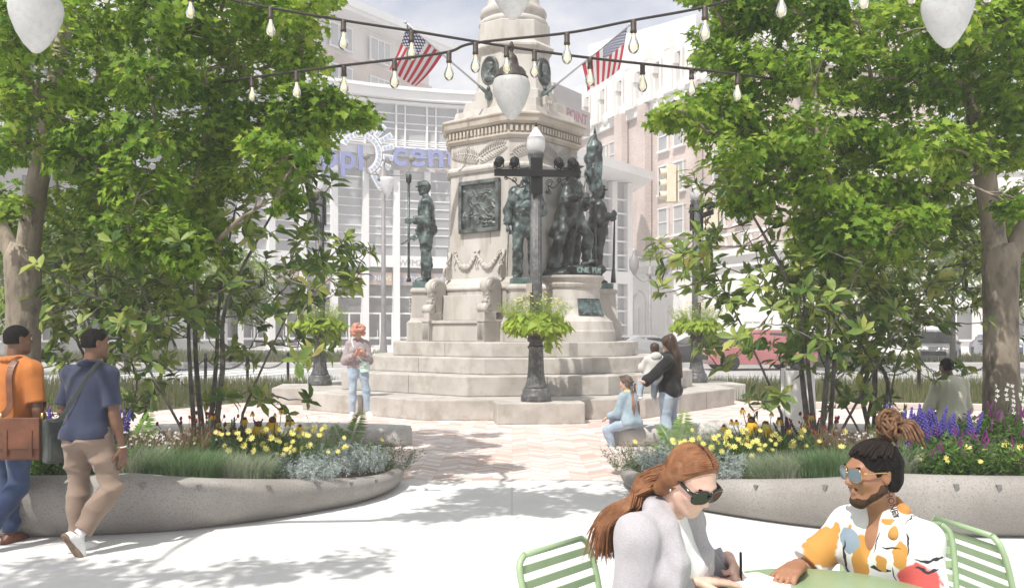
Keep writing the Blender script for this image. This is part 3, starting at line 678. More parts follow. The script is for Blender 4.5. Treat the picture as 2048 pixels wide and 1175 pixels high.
# doors and posters of the ground floor, one bay each
for i, s in enumerate(cols[:-1]):
    p, t = on(s + 1.56); nr = Vector((t.y, -t.x, 0)); ang = math.atan2(t.y, t.x); T = Matrix.Translation((p.x, p.y, 0)) @ Matrix.Rotation(ang, 4, 'Z')
    mb = MB()
    for x in (-1.2, 0, 1.2): mb.box((x, -.12, 1.65), (.16, .12, 3.3))
    for z in (3.3, .12, 4.9): mb.box((0, -.12, z), (2.5, .14, .16))
    for x in (-.6, .6): mb.box((x, -.06, .9), (.98, .04, .22)); mb.box((x + .3 * (1 if x < 0 else -1), -.2, 1.35), (.05, .06, .7))
    mb.xform(T); mb.build('door', [ARENA_WHITE], arena)
    if 6 <= i <= 15:
        mb = MB(); mb.box((0, -.18, (zz(571) + zz(546)) / 2), (2.3, .06, zz(546) - zz(571))); mb.xform(T)
        po = mb.build('news_panel', [M('news_panel_print', (.22, .22, .30), (.50, .36, .26), rough=.6, scale=.7, lo=.42, hi=.58)], arena)
        Tt = T @ basis((1, 0, 0), (0, 0, 1), (0, -1, 0), (.25, -.22, zz(562)))
        text_obj('lettering', 'NEWS', .62, .01, M('sign_cream', (.72, .70, .66), rough=.6), po, Tt)
# canopy of the wing to the right of the monument
wing = empty('arena_wing', (8, 84, 0), 0, 'glass wing under a broad white canopy roof right of the monument', 'building')
mb = MB(); A, B = W(1112, 352, 80), W(1258, 352, 88)
def quadwall(mb, x0, y0, x1, y1, z0, z1, th, m=0):
    d = Vector((x1 - x0, y1 - y0, 0)); mb.box(((x0 + x1) / 2 - 8, (y0 + y1) / 2 - 84, (z0 + z1) / 2), (d.length, th, z1 - z0), rz=math.atan2(d.y, d.x), m=m)
x0, y0 = W(1095, 0, 64).x, 64; x1, y1 = W(1256, 0, 68.5).x, 68.5
quadwall(mb, x0, y0 + .6, x1, y1 + .6, 0, 12.9, .5); mb.build('glass_wall', [GLASS], wing)
mb = MB(); dd = Vector((x1 - x0, y1 - y0)); L_ = dd.length; n_ = 5
for i in range(n_ + 1):
    u = i / n_; mb.box((x0 + dd.x * u - 8, y0 + dd.y * u - 84, 6.4), (.5 if i in (2, 4, 5) else .22, .5, 12.8), rz=math.atan2(dd.y, dd.x))
for z in [1.0 + k * 1.05 for k in range(11)]: mb.box(((x0 + x1) / 2 - 8, (y0 + y1) / 2 - 84, z), (L_, .16, .13 if k_ != 5 else .4) if False else (L_, .16, .13), rz=math.atan2(dd.y, dd.x))
mb.box(((x0 + x1) / 2 - 8, (y0 + y1) / 2 - 84 - .1, 5.6), (L_ + .2, .5, .9), rz=math.atan2(dd.y, dd.x)); mb.build('mullion', [ARENA_WHITE], wing)
mb = MB()   # the canopy slab: front edge runs away to the right
cA, cB, cC, cD = W(1060, 268, 54), W(1306, 352, 67), W(1268, 378, 73), W(1040, 330, 70)
top = [(p.x - 8, p.y - 84, 13.45) for p in (cA, cB, cC, cD)]; bot = [(p.x - 8, p.y - 84, 12.85) for p in (cA, cB, cC, cD)]
mb.loft([bot, top], 0, True, False); mb.build('canopy', [ARENA_WHITE], wing)
# sign letters
SIGNB = M('sign_blue', (0.20, 0.235, 0.47), rough=0.5)
def sign_text(s_txt, px, py_base, size_px, m):
    d = 88.0
    best = min((abs((on(cum[-1] * k / 400)[0].x - 8) / (on(cum[-1] * k / 400)[0].y + 90) - (px - 1024) / FPX), k) for k in range(401))[1]
    p, t = on(cum[-1] * best / 400); nr = Vector((t.y, -t.x, 0)); q = p + nr * 1.25; depth = q.y + 90
    z = EYE + (HOR - py_base) / FPX * depth
    return text_obj('sign_letters', s_txt, size_px / FPX * depth / .72, .18, m, arena, basis((t.x, t.y, 0), (0, 0, 1), (nr.x, nr.y, 0), (q.x, q.y, z)), bold=.06, spacing=1.06)
sign_text('ppl', 678, 336, 50, SIGNB); sign_text('center', 878, 334, 52, SIGNB)
wp, wt = on(cum[-1] * min((abs((on(cum[-1] * k / 400)[0].x - 8) / (on(cum[-1] * k / 400)[0].y + 90) - (712 - 1024) / FPX), k) for k in range(401))[1] / 400)
nr = Vector((wt.y, -wt.x, 0)); q = wp + nr * 1.2; dep = q.y + 90
T = basis((wt.x, wt.y, 0), (0, 0, 1), (nr.x, nr.y, 0), (q.x, q.y, EYE + (HOR - 307) / FPX * dep)); k_ = dep / FPX
mb = MB()
def ring_seg(r0, r1, a0, a1, m, z0=0, z1=.25, n=10):
    rings = []
    for i in range(n + 1):
        th = R(a0 + (a1 - a0) * i / n); c, s_ = math.cos(th), math.sin(th)
        rings.append([(r0 * c, r0 * s_, z0), (r1 * c, r1 * s_, z0), (r1 * c, r1 * s_, z1), (r0 * c, r0 * s_, z1)])
    mb.loft(rings, m, True, False)
ring_seg(32 * k_, 44 * k_, -62, 158, 0, 0, .25, 40)
for i in range(17): ring_seg(35 * k_, 41 * k_, -58 + i * 12.6, -51 + i * 12.6, 1, .2, .3, 3)
for th, r1 in ((-58, 78), (-40, 66), (-22, 66), (-3, 68), (16, 72), (34, 78), (50, 78), (68, 60)):   # rays of the wheel
    c = math.cos(R(th)); s_ = math.sin(R(th)); rm = (46 + r1) / 2 * k_
    mb.box((rm * c, rm * s_, .12), ((r1 - 46) * k_, 11 * k_, .24), rz=R(th), m=0)
    for u in (.22, .5, .78): rr = (46 + (r1 - 46) * u) * k_; mb.box((rr * c, rr * s_, .16), ((r1 - 46) * .2 * k_, 6.5 * k_, .26), rz=R(th), m=1)
mb.xform(T); mb.build('sun_wheel_emblem', [WHITE_PAINT, M('sign_pale_blue', (.36, .44, .62), rough=.5)], arena)
best = min((abs((on(cum[-1] * k / 400)[0].x - 8) / (on(cum[-1] * k / 400)[0].y + 90) - (812 - 1024) / FPX), k) for k in range(401))[1]; p, t = on(cum[-1] * best / 400); nr = Vector((t.y, -t.x, 0)); q = p + nr * .47; dep = q.y + 90
text_obj('lettering', '69 News - WFMZ TV Gate', 12.5 / FPX * dep / .72, .02, M('sign_grey', (.34, .34, .36), rough=.6), arena, basis((t.x, t.y, 0), (0, 0, 1), (nr.x, nr.y, 0), (q.x, q.y, EYE + (HOR - 531) / FPX * dep)))

def facade(name, label, origin, ang, feats):
    """feats(add) fills parts in a frame: x along the wall, y outwards to the viewer, z up"""
    r = empty(name, origin, ang, label, 'building'); feats(r); return r
# --- tan brick tower with a white overhanging roof, behind the arena
def brick_tower(r):
    mb = MB(); mb.box((-17, 6, 18.6), (34, 12, 37.2)); mb.box((-17, -.1, 26.6), (34, .25, .5), m=1); mb.build('wall', [BRICK_TAN, TERRA], r)
    mb = MB(); mb.box((-16.6, 5.2, 42.9), (37.5, 17, 1.0)); mb.box((-16.6, 5.2, 42.2), (36.2, 16, .5)); mb.build('roof', [ARENA_WHITE], r)
    mb = MB(); mb.box((-17, 6.2, 39.6), (33.6, 11.6, 4.8)); mb.build('top_storey', [M('stucco_pale', (.62, .58, .54), (.68, .64, .60), rough=.8, scale=.3)], r)
    for zi, z in enumerate((24.5, 29.2, 34.2, 39.4)):
        for x in (-4.2, -11.2, -18.6, -26.0):
            wd = 3.9
            mb = MB(); mb.box((x, -.06, z), (wd, .16, 2.9)); fr = mb.build('window', [GLASS], r)
            mb = MB(); mb.box((x, -.16, z + 1.5), (wd + .3, .22, .16)); mb.box((x, -.16, z - 1.5), (wd + .3, .26, .16))
            for e in (-.5, -.12, .2, .5): mb.box((x + e * wd, -.16, z), (.12, .2, 2.9))
            mb.build('window_frame', [ARENA_WHITE], fr)
facade('brick_tower', 'tan brick tower with wide windows and a white overhanging roof behind the arena', (-11.7, 131.5, 0), math.atan2(1, .68), brick_tower)

# --- older brick building with white terracotta top and stone ground floor, right
def old_building(r):
    # x: 0 at the corner pilaster, +x towards far end
    mb = MB(); mb.box((-5, 7.2, 14.5), (44, 14, 16.0)); mb.build('brick_wall', [BRICK_PINK], r)
    mb = MB(); mb.box((-5, 7.15, 3.6), (44.3, 14.5, 7.2)); mb.box((-5, 6.95, 7.1), (45, 15, .5)); mb.box((-5, 7.05, 6.2), (44.6, 14.8, .2))
    for i in range(46): mb.box((-26.2 + i * .95, -.35, 7.95), (.16, .16, .8))
    mb.box((-5, -.35, 8.4), (44, .3, .2)); mb.build('ground_floor', [TERRA], r, bevel=.02)
    mb = MB(); mb.box((-5, 7.1, 20.1), (44.5, 14.4, 1.0)); mb.box((-5, 7.15, 23.6), (44.2, 14.3, .4))
    for i in range(15):    # crenellated ribs of white terracotta between brick panels
        x = -25.6 + i * 3.0
        mb.box((x, -.12, 22.1), (1.05, .8, 3.6)); mb.box((x, -.2, 24.1), (.8, .7, .8)); mb.box((x - .75, -.05, 21.2), (.3, .5, 1.6)); mb.box((x + .75, -.05, 21.2), (.3, .5, 1.6)); mb.box((x + 1.5, .02, 22.3), (.26, .4, 2.6)); mb.box((x - .6, -.05, 22.9), (.24, .5, .8)); mb.box((x + .6, -.05, 22.9), (.24, .5, .8))
        mb.lathe([(.05, -.25), (.6, -.25), (.6, .1), (.3, .25), (.05, .25)], (x + 1.5, -.05, 20.5), 14, q=Matrix.Rotation(R(90), 3, 'X'))
    mb.build('terracotta_crown', [TERRA], r)
    mb = MB(); mb.box((-5, 7.2, 22.0), (43.6, 13.9, 3.0)); mb.build('parapet_wall', [BRICK_PINK], r)
    for x, wx in ((-3.2, 1.3), (.6, 1.3), (-20, .7), (-12, .7), (8, .7)): mb = MB(); mb.box((x, -.25, 14.0), (wx, .6, 12.4)); mb.build('pilaster', [BRICK_PINK], r)
    for z in (10.3, 13.7, 17.2):
        for x in (-24.2, -21.8, -18, -15.4, -9.6, -7.0, -5.0, 3.0, 5.2, 10.4, 13.0):
            mb = MB(); mb.box((x, .14, z), (1.35, .2, 2.2)); fr = mb.build('window', [GLASS], r)
            mb = MB(); mb.box((x, .08, z - 1.2), (1.65, .34, .18)); mb.box((x, .06, z), (1.35, .16, .09)); mb.box((x, .06, z + 1.12), (1.5, .2, .12))
            for e in (-.66, .66): mb.box((x + e, .06, z), (.09, .16, 2.2))
            mb.build('window_frame', [TERRA], fr)
    for x in (-22, -16.5, -11, -5.5, -.5, 4.8, 10.0, 14.5):       # arched openings of the ground floor
        mb = MB(); n_ = 12; P = [(-.9, 0), (.9, 0)] + [(.9 * math.cos(math.pi * i / n_), 3.4 + .9 * math.sin(math.pi * i / n_)) for i in range(n_ + 1)]
        mb.loft([[(x + p[0], y_, p[1] + .4) for p in P] for y_ in (-.08, .0)], 0, True, False); ar = mb.build('arched_window', [GLASS_DARK], r)
        mb = MB(); mb.tube([(x + 1.05 * math.cos(math.pi * i / n_), -.12, 3.8 + 1.05 * math.sin(math.pi * i / n_)) for i in range(n_ + 1)], .16, 6)
        for e in (-1.05, 1.05): mb.box((x + e, -.12, 2.0), (.3, .3, 3.8))
        mb.box((x, -.12, 2.3), (1.8, .12, .1)); mb.box((x, -.12, 1.9), (.1, .12, 3.2)); mb.build('arch_surround', [TERRA], ar)
old = facade('old_brick_building', 'old pink brick building with white terracotta crown and arched stone ground floor', (10.9, 75.0, 0), math.atan2(-1, .43), old_building)
mb = MB(); P = [W(1178, 92, 99.3), W(1392, 30, 89.6), W(1480, 30, 102), W(1270, 92, 114)]
mb.loft([[(p.x, p.y, 0.0) for p in P], [(p.x, p.y, 32.4) for p in P]], 0, True, False)
o = mb.build('wall', [M('blank_render', (.62, .60, .57), (.67, .65, .62), rough=.8, scale=.1)])
wt_ = empty('office_block', (0, 0, 0), 0, 'tall blank cream block rising behind the old brick building', 'building'); o.parent = wt_
mb = MB(); mb.loft([[(p.x, p.y, 32.4) for p in P], [(p.x, p.y, 33.1) for p in P]], 0, True, False); mb.build('parapet', [TERRA], wt_)
# red lettering above the cornice belongs to a banner on that block's neighbour
p0, p1 = W(1080, 0, 70), W(1173, 0, 76); d = p1 - p0; an = math.atan2(d.y, d.x); c = (p0 + p1) / 2; mb = MB(); zt_, zb_ = W(0, 214, 74).z, W(0, 262, 74).z
mb.box((c.x - 8, c.y - 84, (zt_ + zb_) / 2), (d.length, .5, zt_ - zb_), rz=an); mb.box((c.x - 8 - .8, c.y - 84 + 3, zt_ + .9), (d.length * .6, 3, 1.9), rz=an); rb_ = mb.build('roof_parapet', [M('parapet_grey', (.33, .32, .32), (.4, .39, .39), rough=.7, scale=.5)], wing)
xx = Vector((math.cos(an), math.sin(an), 0)); nn_ = Vector((xx.y, -xx.x, 0)); q_ = W(1146, 244, 74.4); text_obj('lettering', 'POINT', 1.15, .04, M('banner_red_hazed', (.26, .07, .09), rough=.6), rb_, basis(xx, (0, 0, 1), nn_, (q_.x - 8 + nn_.x * .35, q_.y - 84 + nn_.y * .35, q_.z)), bold=.03)  # red of the letters faded to carry the haze
# --- low blocks at either side, mostly hidden by leaves
def low_block(name, label, px0, px1, d0, d1, h, m, rows, seed):
    A, B = W(px0, 0, d0), W(px1, 0, d1); dx, dy = B.x - A.x, B.y - A.y; L = math.hypot(dx, dy)
    r = empty(name, (A.x, A.y, 0), math.atan2(dy, dx), label, 'building')
    mb = MB(); mb.box((L / 2, 5.0, h / 2), (L, 10, h)); mb.box((L / 2, 5.0, h + .2), (L + .6, 10.6, .4)); mb.build('wall', [m], r)
    nb = max(2, int(L / 3.2))
    for j in range(rows):
        for i in range(nb):
            x = (i + .5) * L / nb; z = (j + .55) * h / rows
            mb = MB(); mb.box((x, -.02, z), (L / nb * .62, .12, h / rows * .55)); w_ = mb.build('window', [GLASS_DARK], r)
            mb = MB(); mb.box((x, -.1, z - h / rows * .29), (L / nb * .7, .2, .12)); mb.box((x, -.09, z), (.08, .1, h / rows * .55)); mb.build('window_frame', [WHITE_PAINT], w_)
low_block('shop_building', 'grey shop building with dark windows behind the left magnolia', -420, 455, 46, 62, 11.5, M('grey_render', (.40, .39, .38), (.48, .47, .46), rough=.8, scale=.4), 3, 1)
low_block('pale_building', 'pale rendered building behind the right trees and parked cars', 1560, 2500, 62, 58, 15.0, M('pale_render', (.60, .58, .56), (.68, .66, .64), rough=.8, scale=.3), 4, 2)
# ================================================================ planters, trees and plants
PLANTER = M('planter_concrete', (0.25, 0.232, 0.214), (0.35, 0.328, 0.305), rough=0.8, scale=1.4, c3=(0.17, 0.16, 0.15), s3=85, f3=0.8, bump=0.5, bscale=140, bdist=0.006)
BENCHM = M('bench_concrete', (0.46, 0.445, 0.42), (0.56, 0.545, 0.52), rough=0.8, scale=2, c3=(0.3, .29, .27), s3=60, f3=.5, bump=0.3, bscale=120, bdist=.005)
BARK = M('maple_bark', (0.19, 0.155, 0.115), (0.33, 0.28, 0.22), rough=0.9, scale=3.5, c3=(0.08, 0.065, 0.05), s3=9, f3=0.8, bump=0.7, bscale=14, bdist=0.03, stretch=(1, 1, .45))
BARK2 = M('magnolia_bark', (0.075, 0.065, 0.055), (0.17, 0.155, 0.14), rough=0.85, scale=8, bump=0.4, bscale=40, bdist=.01)
MAPLE = leafmat('maple_leaf', [(0.0, (0.030, 0.078, 0.009)), (0.32, (0.105, 0.215, 0.022)), (0.62, (0.245, 0.385, 0.050)), (1.0, (0.50, 0.58, 0.115))], rough=0.45, trans=0.55, spec=0.15)
MAGNO = leafmat('magnolia_leaf', [(0.0, (0.035, 0.075, 0.022)), (0.36, (0.11, 0.19, 0.045)), (0.66, (0.25, 0.33, 0.075)), (0.90, (0.42, 0.44, 0.12)), (1.0, (0.30, 0.18, 0.06))], rough=0.42, trans=0.38, spec=0.25)

def unit(a): return a / np.maximum(1e-9, np.linalg.norm(a, axis=-1, keepdims=True))
def scatter(tv, tf, pos, nrm, fwd, size):
    """copies of one small template: x across, y along fwd, z along nrm"""
    nrm = unit(nrm); fwd = unit(fwd - (fwd * nrm).sum(-1, keepdims=True) * nrm); sd = np.cross(fwd, nrm)
    tv = np.asarray(tv, np.float32); tf = np.asarray(tf, np.int32); size = np.asarray(size)[:, None, None]
    V = pos[:, None, :] + size * (tv[None, :, 0, None] * sd[:, None, :] + tv[None, :, 1, None] * fwd[:, None, :] + tv[None, :, 2, None] * nrm[:, None, :])
    F = tf[None] + (np.arange(len(pos)) * len(tv))[:, None, None]
    return V.reshape(-1, 3), F.reshape(-1, tf.shape[1])
_h = [(.12, -.05), (.30, -.16), (.25, .08), (.56, .30), (.24, .45), (.27, .68), (.10, .70)]
_o = [(0, 0)] + _h + [(0, 1.05)] + [(-x, y) for x, y in reversed(_h)]
LEAF5 = np.array([(0, .34, 0)] + [(x, y, .22 * abs(x) - .16 * max(0, y - .4)) for x, y in _o]); LEAF5F = [(0, 1 + i, 1 + (i + 1) % len(_o)) for i in range(len(_o))]
LEAFB = np.array([(0, 0, 0), (.14, .28, .05), (0, .33, .0), (-.14, .28, .05), (.185, .62, .05), (0, .66, -.02), (-.185, .62, .05), (0, 1.0, -.10)])
LEAFBF = [(0, 1, 2), (0, 2, 3), (1, 4, 5), (1, 5, 2), (2, 5, 6), (2, 6, 3), (4, 7, 5), (5, 7, 6)]
NEEDLE = np.array([(0, 0, 0), (.07, .5, .02), (0, 1, 0), (-.07, .5, .02)]); NEEDLEF = [(0, 1, 2), (0, 2, 3)]

def limb_path(a, b, sag, seed, n=7, wob=.08):
    rng = random.Random(seed); a, b = Vector(a), Vector(b); L = (b - a).length; out = []
    for i in range(n + 1):
        u = i / n; p = a.lerp(b, u); p.z += sag * math.sin(math.pi * u)
        if 0 < i < n: p += Vector((rng.uniform(-1, 1), rng.uniform(-1, 1), rng.uniform(-1, 1))) * wob * L * .25
        out.append(p)
    return out

CLUMPS = [(600,55,70),(545,20,85),(440,30,95),(330,45,100),(200,50,110),(80,70,110),(-20,60,110),(605,125,62),(520,140,92),(415,140,100),(305,160,100),(190,170,100),(80,200,100),(0,290,85),
 (632,205,58),(688,225,42),(722,236,28),(600,232,72),(520,252,85),(415,270,95),(305,285,95),(200,295,92),(110,310,55),(20,200,90),(628,268,40),(560,315,75),(480,350,82),(385,375,88),(280,378,85),(195,395,70),(150,330,60),
 (400,455,75),(330,468,70),(255,455,62),(205,445,45),(425,495,42),(365,515,45),(270,500,38),(555,395,52),(585,330,34),(20,420,36),(480,-60,110),(250,-60,120),(40,-60,120),(640,-20,60)]
def maple(s_, seed, label, extra):
    rng = np.random.default_rng(seed); rr = random.Random(seed)
    base = W(1024 - s_ * (1024 - 44), 900, 9.5); base.z = .36
    root = empty('maple_tree', base, 0, label, 'tree', 'maple trees in the planters'); B = np.array(base)
    X = lambda px, py, d: W(1024 + s_ * (px - 1024), py, d) - base
    mb = MB(); f = X(46, 515, 9.5)
    mb.tube([(0, 0, -.15), (0, 0, .05), (0, 0, .3), tuple(X(46, 700, 9.5)), tuple(X(47, 600, 9.5)), tuple(f), tuple(X(52, 490, 9.5))], [.27, .23, .19, .172, .17, .185, .15], 16)
    mb.tube(limb_path(X(50, 535, 9.5), X(78, 350, 9.4), 0, seed, 6, .05) + [X(110, 150, 9.3), X(150, -40, 9.2)], [.13, .122, .12, .115, .112, .11, .11, .08, .05], 14)
    mb.tube(limb_path(X(42, 530, 9.5), X(-22, 420, 9.6), 0, seed + 1, 5, .05) + [X(-60, 200, 9.8)], [.12, .105, .095, .09, .085, .08, .05], 12)
    mb.build('trunk', [BARK], root)
    clumps = [(X(px, py, d), (r - 11) / FPX * d, d) for (px, py, r) in CLUMPS for d in (8.6 + rr.uniform(-.5, .5), 10.3 + rr.uniform(-.5, .7))] + [(X(px, py, d), r / FPX * d, d) for px, py, r, d in ((-20, 400, 60, 11.2), (115, 415, 55, 11.0), (150, 475, 50, 11.4), (20, 480, 55, 11.5), (90, 520, 40, 11.6))]
    clumps += [(Vector(p) - base, r_, 9.5) for p, r_ in extra]
    mb = MB(); nodes = [X(60, 460, 9.5), X(78, 350, 9.4), X(100, 200, 9.3), X(130, 50, 9.2), X(-30, 380, 9.6)]
    for i, (c, r_, d) in enumerate(sorted(clumps, key=lambda q: (q[0] - nodes[1]).length)):
        near = min(nodes, key=lambda q: (q - c).length + .6 * max(0, q.z - c.z - .3))
        L = (c - near).length; pth = limb_path(near, c, .08 * L, seed * 100 + i, 6, .12); r0 = min(.06, .012 + .018 * L)
        mb.tube(pth, [r0 * (1 - .75 * k / 6) for k in range(7)], 6); nodes.append(pth[3]); nodes.append(c)
        for k in range(4):
            e = c + Vector((rr.uniform(-1, 1), rr.uniform(-1, 1), rr.uniform(-.7, .8))) * r_ * .95; mb.tube(limb_path(pth[4], e, .02, seed * 999 + i * 7 + k, 3, .15), [.009, .007, .005, .003], 4)
    mb.build('limbs', [BARK], root)
    P, N_, Fd, S = [], [], [], []
    for c, r_, d in clumps:
        # each clump is a few leafy sprays, with gaps between them
        ns = max(5, int(19 * (r_ / .45) ** 1.4))
        for k in range(ns):
            v = rng.normal(size=3); v /= np.linalg.norm(v); v[2] = v[2] * .85 + .12
            sc_ = np.array(c) + v * r_ * rng.uniform(.55, 1.0) * np.array([1, 1.1, .82]); rs = rng.uniform(.12, .205)
            m_ = int(rng.uniform(29, 52) * (rs / .2) ** 1.3)
            q = rng.normal(size=(m_, 3)); q = unit(q) * (rng.uniform(0, 1, (m_, 1)) ** .45) * rs * np.array([1.1, 1.1, .62])
            P.append(sc_ + q); out = np.array([v[0], v[1], v[2]])
            N_.append(rng.normal(size=(m_, 3)) * .36 + out * .6 + rng.normal(size=3) * .3 + np.array([0, -.1, .75])); fd = unit(q + 1e-6) * .8 + out * .7 + rng.normal(size=(m_, 3)) * .5 + np.array([0, 0, -.45])
            Fd.append(fd); S.append(rng.uniform(.052, .098, m_))
    P = np.concatenate(P); V, F = scatter(LEAF5, LEAF5F, P, np.concatenate(N_), np.concatenate(Fd), np.concatenate(S))
    arr_obj('crown', V, F, MAPLE, root); return root
maple(1, 11, 'leafy maple at the left edge with the forked trunk behind the man in orange', [((-1.8, 5.65, 5.1), .56), ((-1.2, 5.9, 5.1), .46), ((-1.5, 5.5, 5.3), .4), ((-2.1, 5.9, 5.3), .4), ((-.9, 5.9, 5.4), .3), ((-2.4, 5.3, 5.1), .36), ((-.8, 5.7, 5.2), .26), ((-1.9, 6.3, 5.1), .3), ((-5.9, 3.3, 5.1), .45), ((-5.1, 3.15, 5.15), .42), ((-4.3, 3.2, 5.1), .42), ((-3.5, 3.3, 5.15), .36), ((-2.9, 3.5, 5.2), .25), ((-6.6, 3.5, 5.2), .5), ((-4.7, 2.6, 5.3), .4)])
maple(-1, 23, 'leafy maple at the right edge with the trunk beside the seated man in olive', [((6.2, 8.5, 6.2), .9), ((5.0, 8.8, 6.6), .8)])

# --- planters
OUT = [(-10.5, 9.6), (-9.2, 8.0), (-7.0, 7.25), (-5.2, 7.0), (-3.98, 6.98), (-3.24, 7.06), (-2.54, 7.31), (-1.86, 7.87), (-1.34, 8.55), (-1.14, 9.3), (-1.26, 10.0), (-1.75, 10.75), (-2.7, 11.4), (-4.2, 11.9), (-6.4, 12.1), (-9.0, 11.9), (-10.4, 10.9)]
def rim_h(x, y): # height of the rim sinks towards the tip
    t = min(1, max(0, (-x - 1.1) / 1.9)) ** .85; back = min(1, max(0, (y - 9.2) / 2.0)); return (.20 + .30 * t) * (1 - .35 * back)
def soil_z(x, y): return rim_h(-abs(x), y) - .07
def planter(s_, label):
    r = empty('planter', (s_ * -5.0, 9.4, 0), 0, label, 'planter', 'boat shaped concrete planters'); ol = catmull([(x, y, 0) for x, y in OUT], 9)
    n = len(ol); cx, cy_ = -5.0, 9.4
    nr = []
    for i in range(n):
        t = (ol[(i + 1) % n] - ol[i - 1]).normalized(); nr.append(Vector((t.y, -t.x, 0)))
    prof = [(-.20, .0), (-.13, .05), (-.06, .14), (-.015, .26), (0, .36), (-.012, .42), (-.04, .465), (-.09, .495), (-.15, .50), (-.19, .485), (-.20, .40)]
    rings = []
    for o, z in prof:
        ring = []
        for i, p in enumerate(ol):
            h = rim_h(p.x, p.y); k = h / .5; q = p + nr[i] * (o * (.45 + .55 * k)); ring.append((s_ * (q.x - cx), q.y - cy_, z * k))
        rings.append(ring)
    mb = MB(); mb.loft(rings, 0, False); mb.build('wall', [PLANTER], r)
    mb = MB(); ring = []
    for i, p in enumerate(ol):
        h = rim_h(p.x, p.y); q = p - nr[i] * .17 * (.45 + .55 * h / .5); ring.append((s_ * (q.x - cx), q.y - cy_, h - .07))
    mid = [(p[0] * .5, p[1] * .5, .37) for p in ring]; low = [(p[0] * .05, p[1] * .05, .37) for p in ring]
    mb.loft([ring, mid, low], 0, False); mb.build('soil', [SOIL], r)
    for px in (55, 130, 283, 408, 530, 628, 707, 752):     # small metal wedges along the rim
        k = min(range(n), key=lambda i: abs(ol[i].x / ol[i].y - (px - 1024) / FPX) + (10 if nr[i].y > .2 else 0)); p = ol[k]; h = rim_h(p.x, p.y); kk = h / .5; t = Vector((-nr[k].y, nr[k].x, 0)); c = p - nr[k] * .02 * kk
        mb = MB(); sz = .020 * (.5 + .5 * kk)
        for a_, b_ in ((0, 0),):
            P = [c + t * sz * 1.0 + Vector((0, 0, h * .90)), c - t * sz * 1.0 + Vector((0, 0, h * .90)), c + Vector((0, 0, h * .76))]; Q = [q + nr[k] * .03 for q in P[:2]] + [P[2] + nr[k] * .012]
            V = [(s_ * (q.x - cx), q.y - cy_, q.z) for q in P + Q]; mb.add(V, [(0, 1, 2), (3, 5, 4), (0, 3, 4, 1), (1, 4, 5, 2), (2, 5, 3, 0)])
        mb.build('wedge', [M('stud_metal', (.20, .195, .19), rough=.5, metal=.3)], r)
    return r
planter(1, 'pale boat shaped concrete planter on the left, passed by two walking men'); planter(-1, 'pale boat shaped concrete planter on the right, behind the couple at the table')
def low_bench(s_, label):
    pts = catmull([(s_ * x, y, 0) for x, y in ((-1.72, 13.0), (-2.6, 13.25), (-3.8, 13.35), (-5.2, 13.1))], 8, False); n = len(pts); rings = []
    for i, p in enumerate(pts):
        t = (pts[min(i + 1, n - 1)] - pts[max(i - 1, 0)]).normalized(); nr = Vector((t.y, -t.x, 0)); rings.append((p, nr, t))
    mb = MB(); RR = []
    prof = [(-.24, 0), (-.29, .06), (-.30, .16), (-.27, .23), (-.20, .27), (0, .28), (.20, .27), (.27, .23), (.30, .16), (.29, .06), (.24, 0)]
    def row(p, nr, k): return [tuple(p + nr * o * k + Vector((0, 0, z if k > .5 else z * (.6 + .8 * k)))) for o, z in prof]
    for q, k in ((-.26, .35), (-.22, .62), (-.12, .9)): RR.append(row(rings[0][0] + rings[0][2] * q, rings[0][1], k))
    RR += [row(p, nr, 1) for p, nr, t in rings]
    for q, k in ((.12, .9), (.22, .62), (.26, .35)): RR.append(row(rings[-1][0] + rings[-1][2] * q, rings[-1][1], k))
    mb.loft(RR, 0, True); o = mb.build('stone_bench', [BENCHM]); return tag(o, label, 'bench', 'low rounded stone benches')
low_bench(1, 'low rounded stone bench behind the left planter with nobody on it'); low_bench(-1, 'low rounded stone bench where the girl with plaits sits')

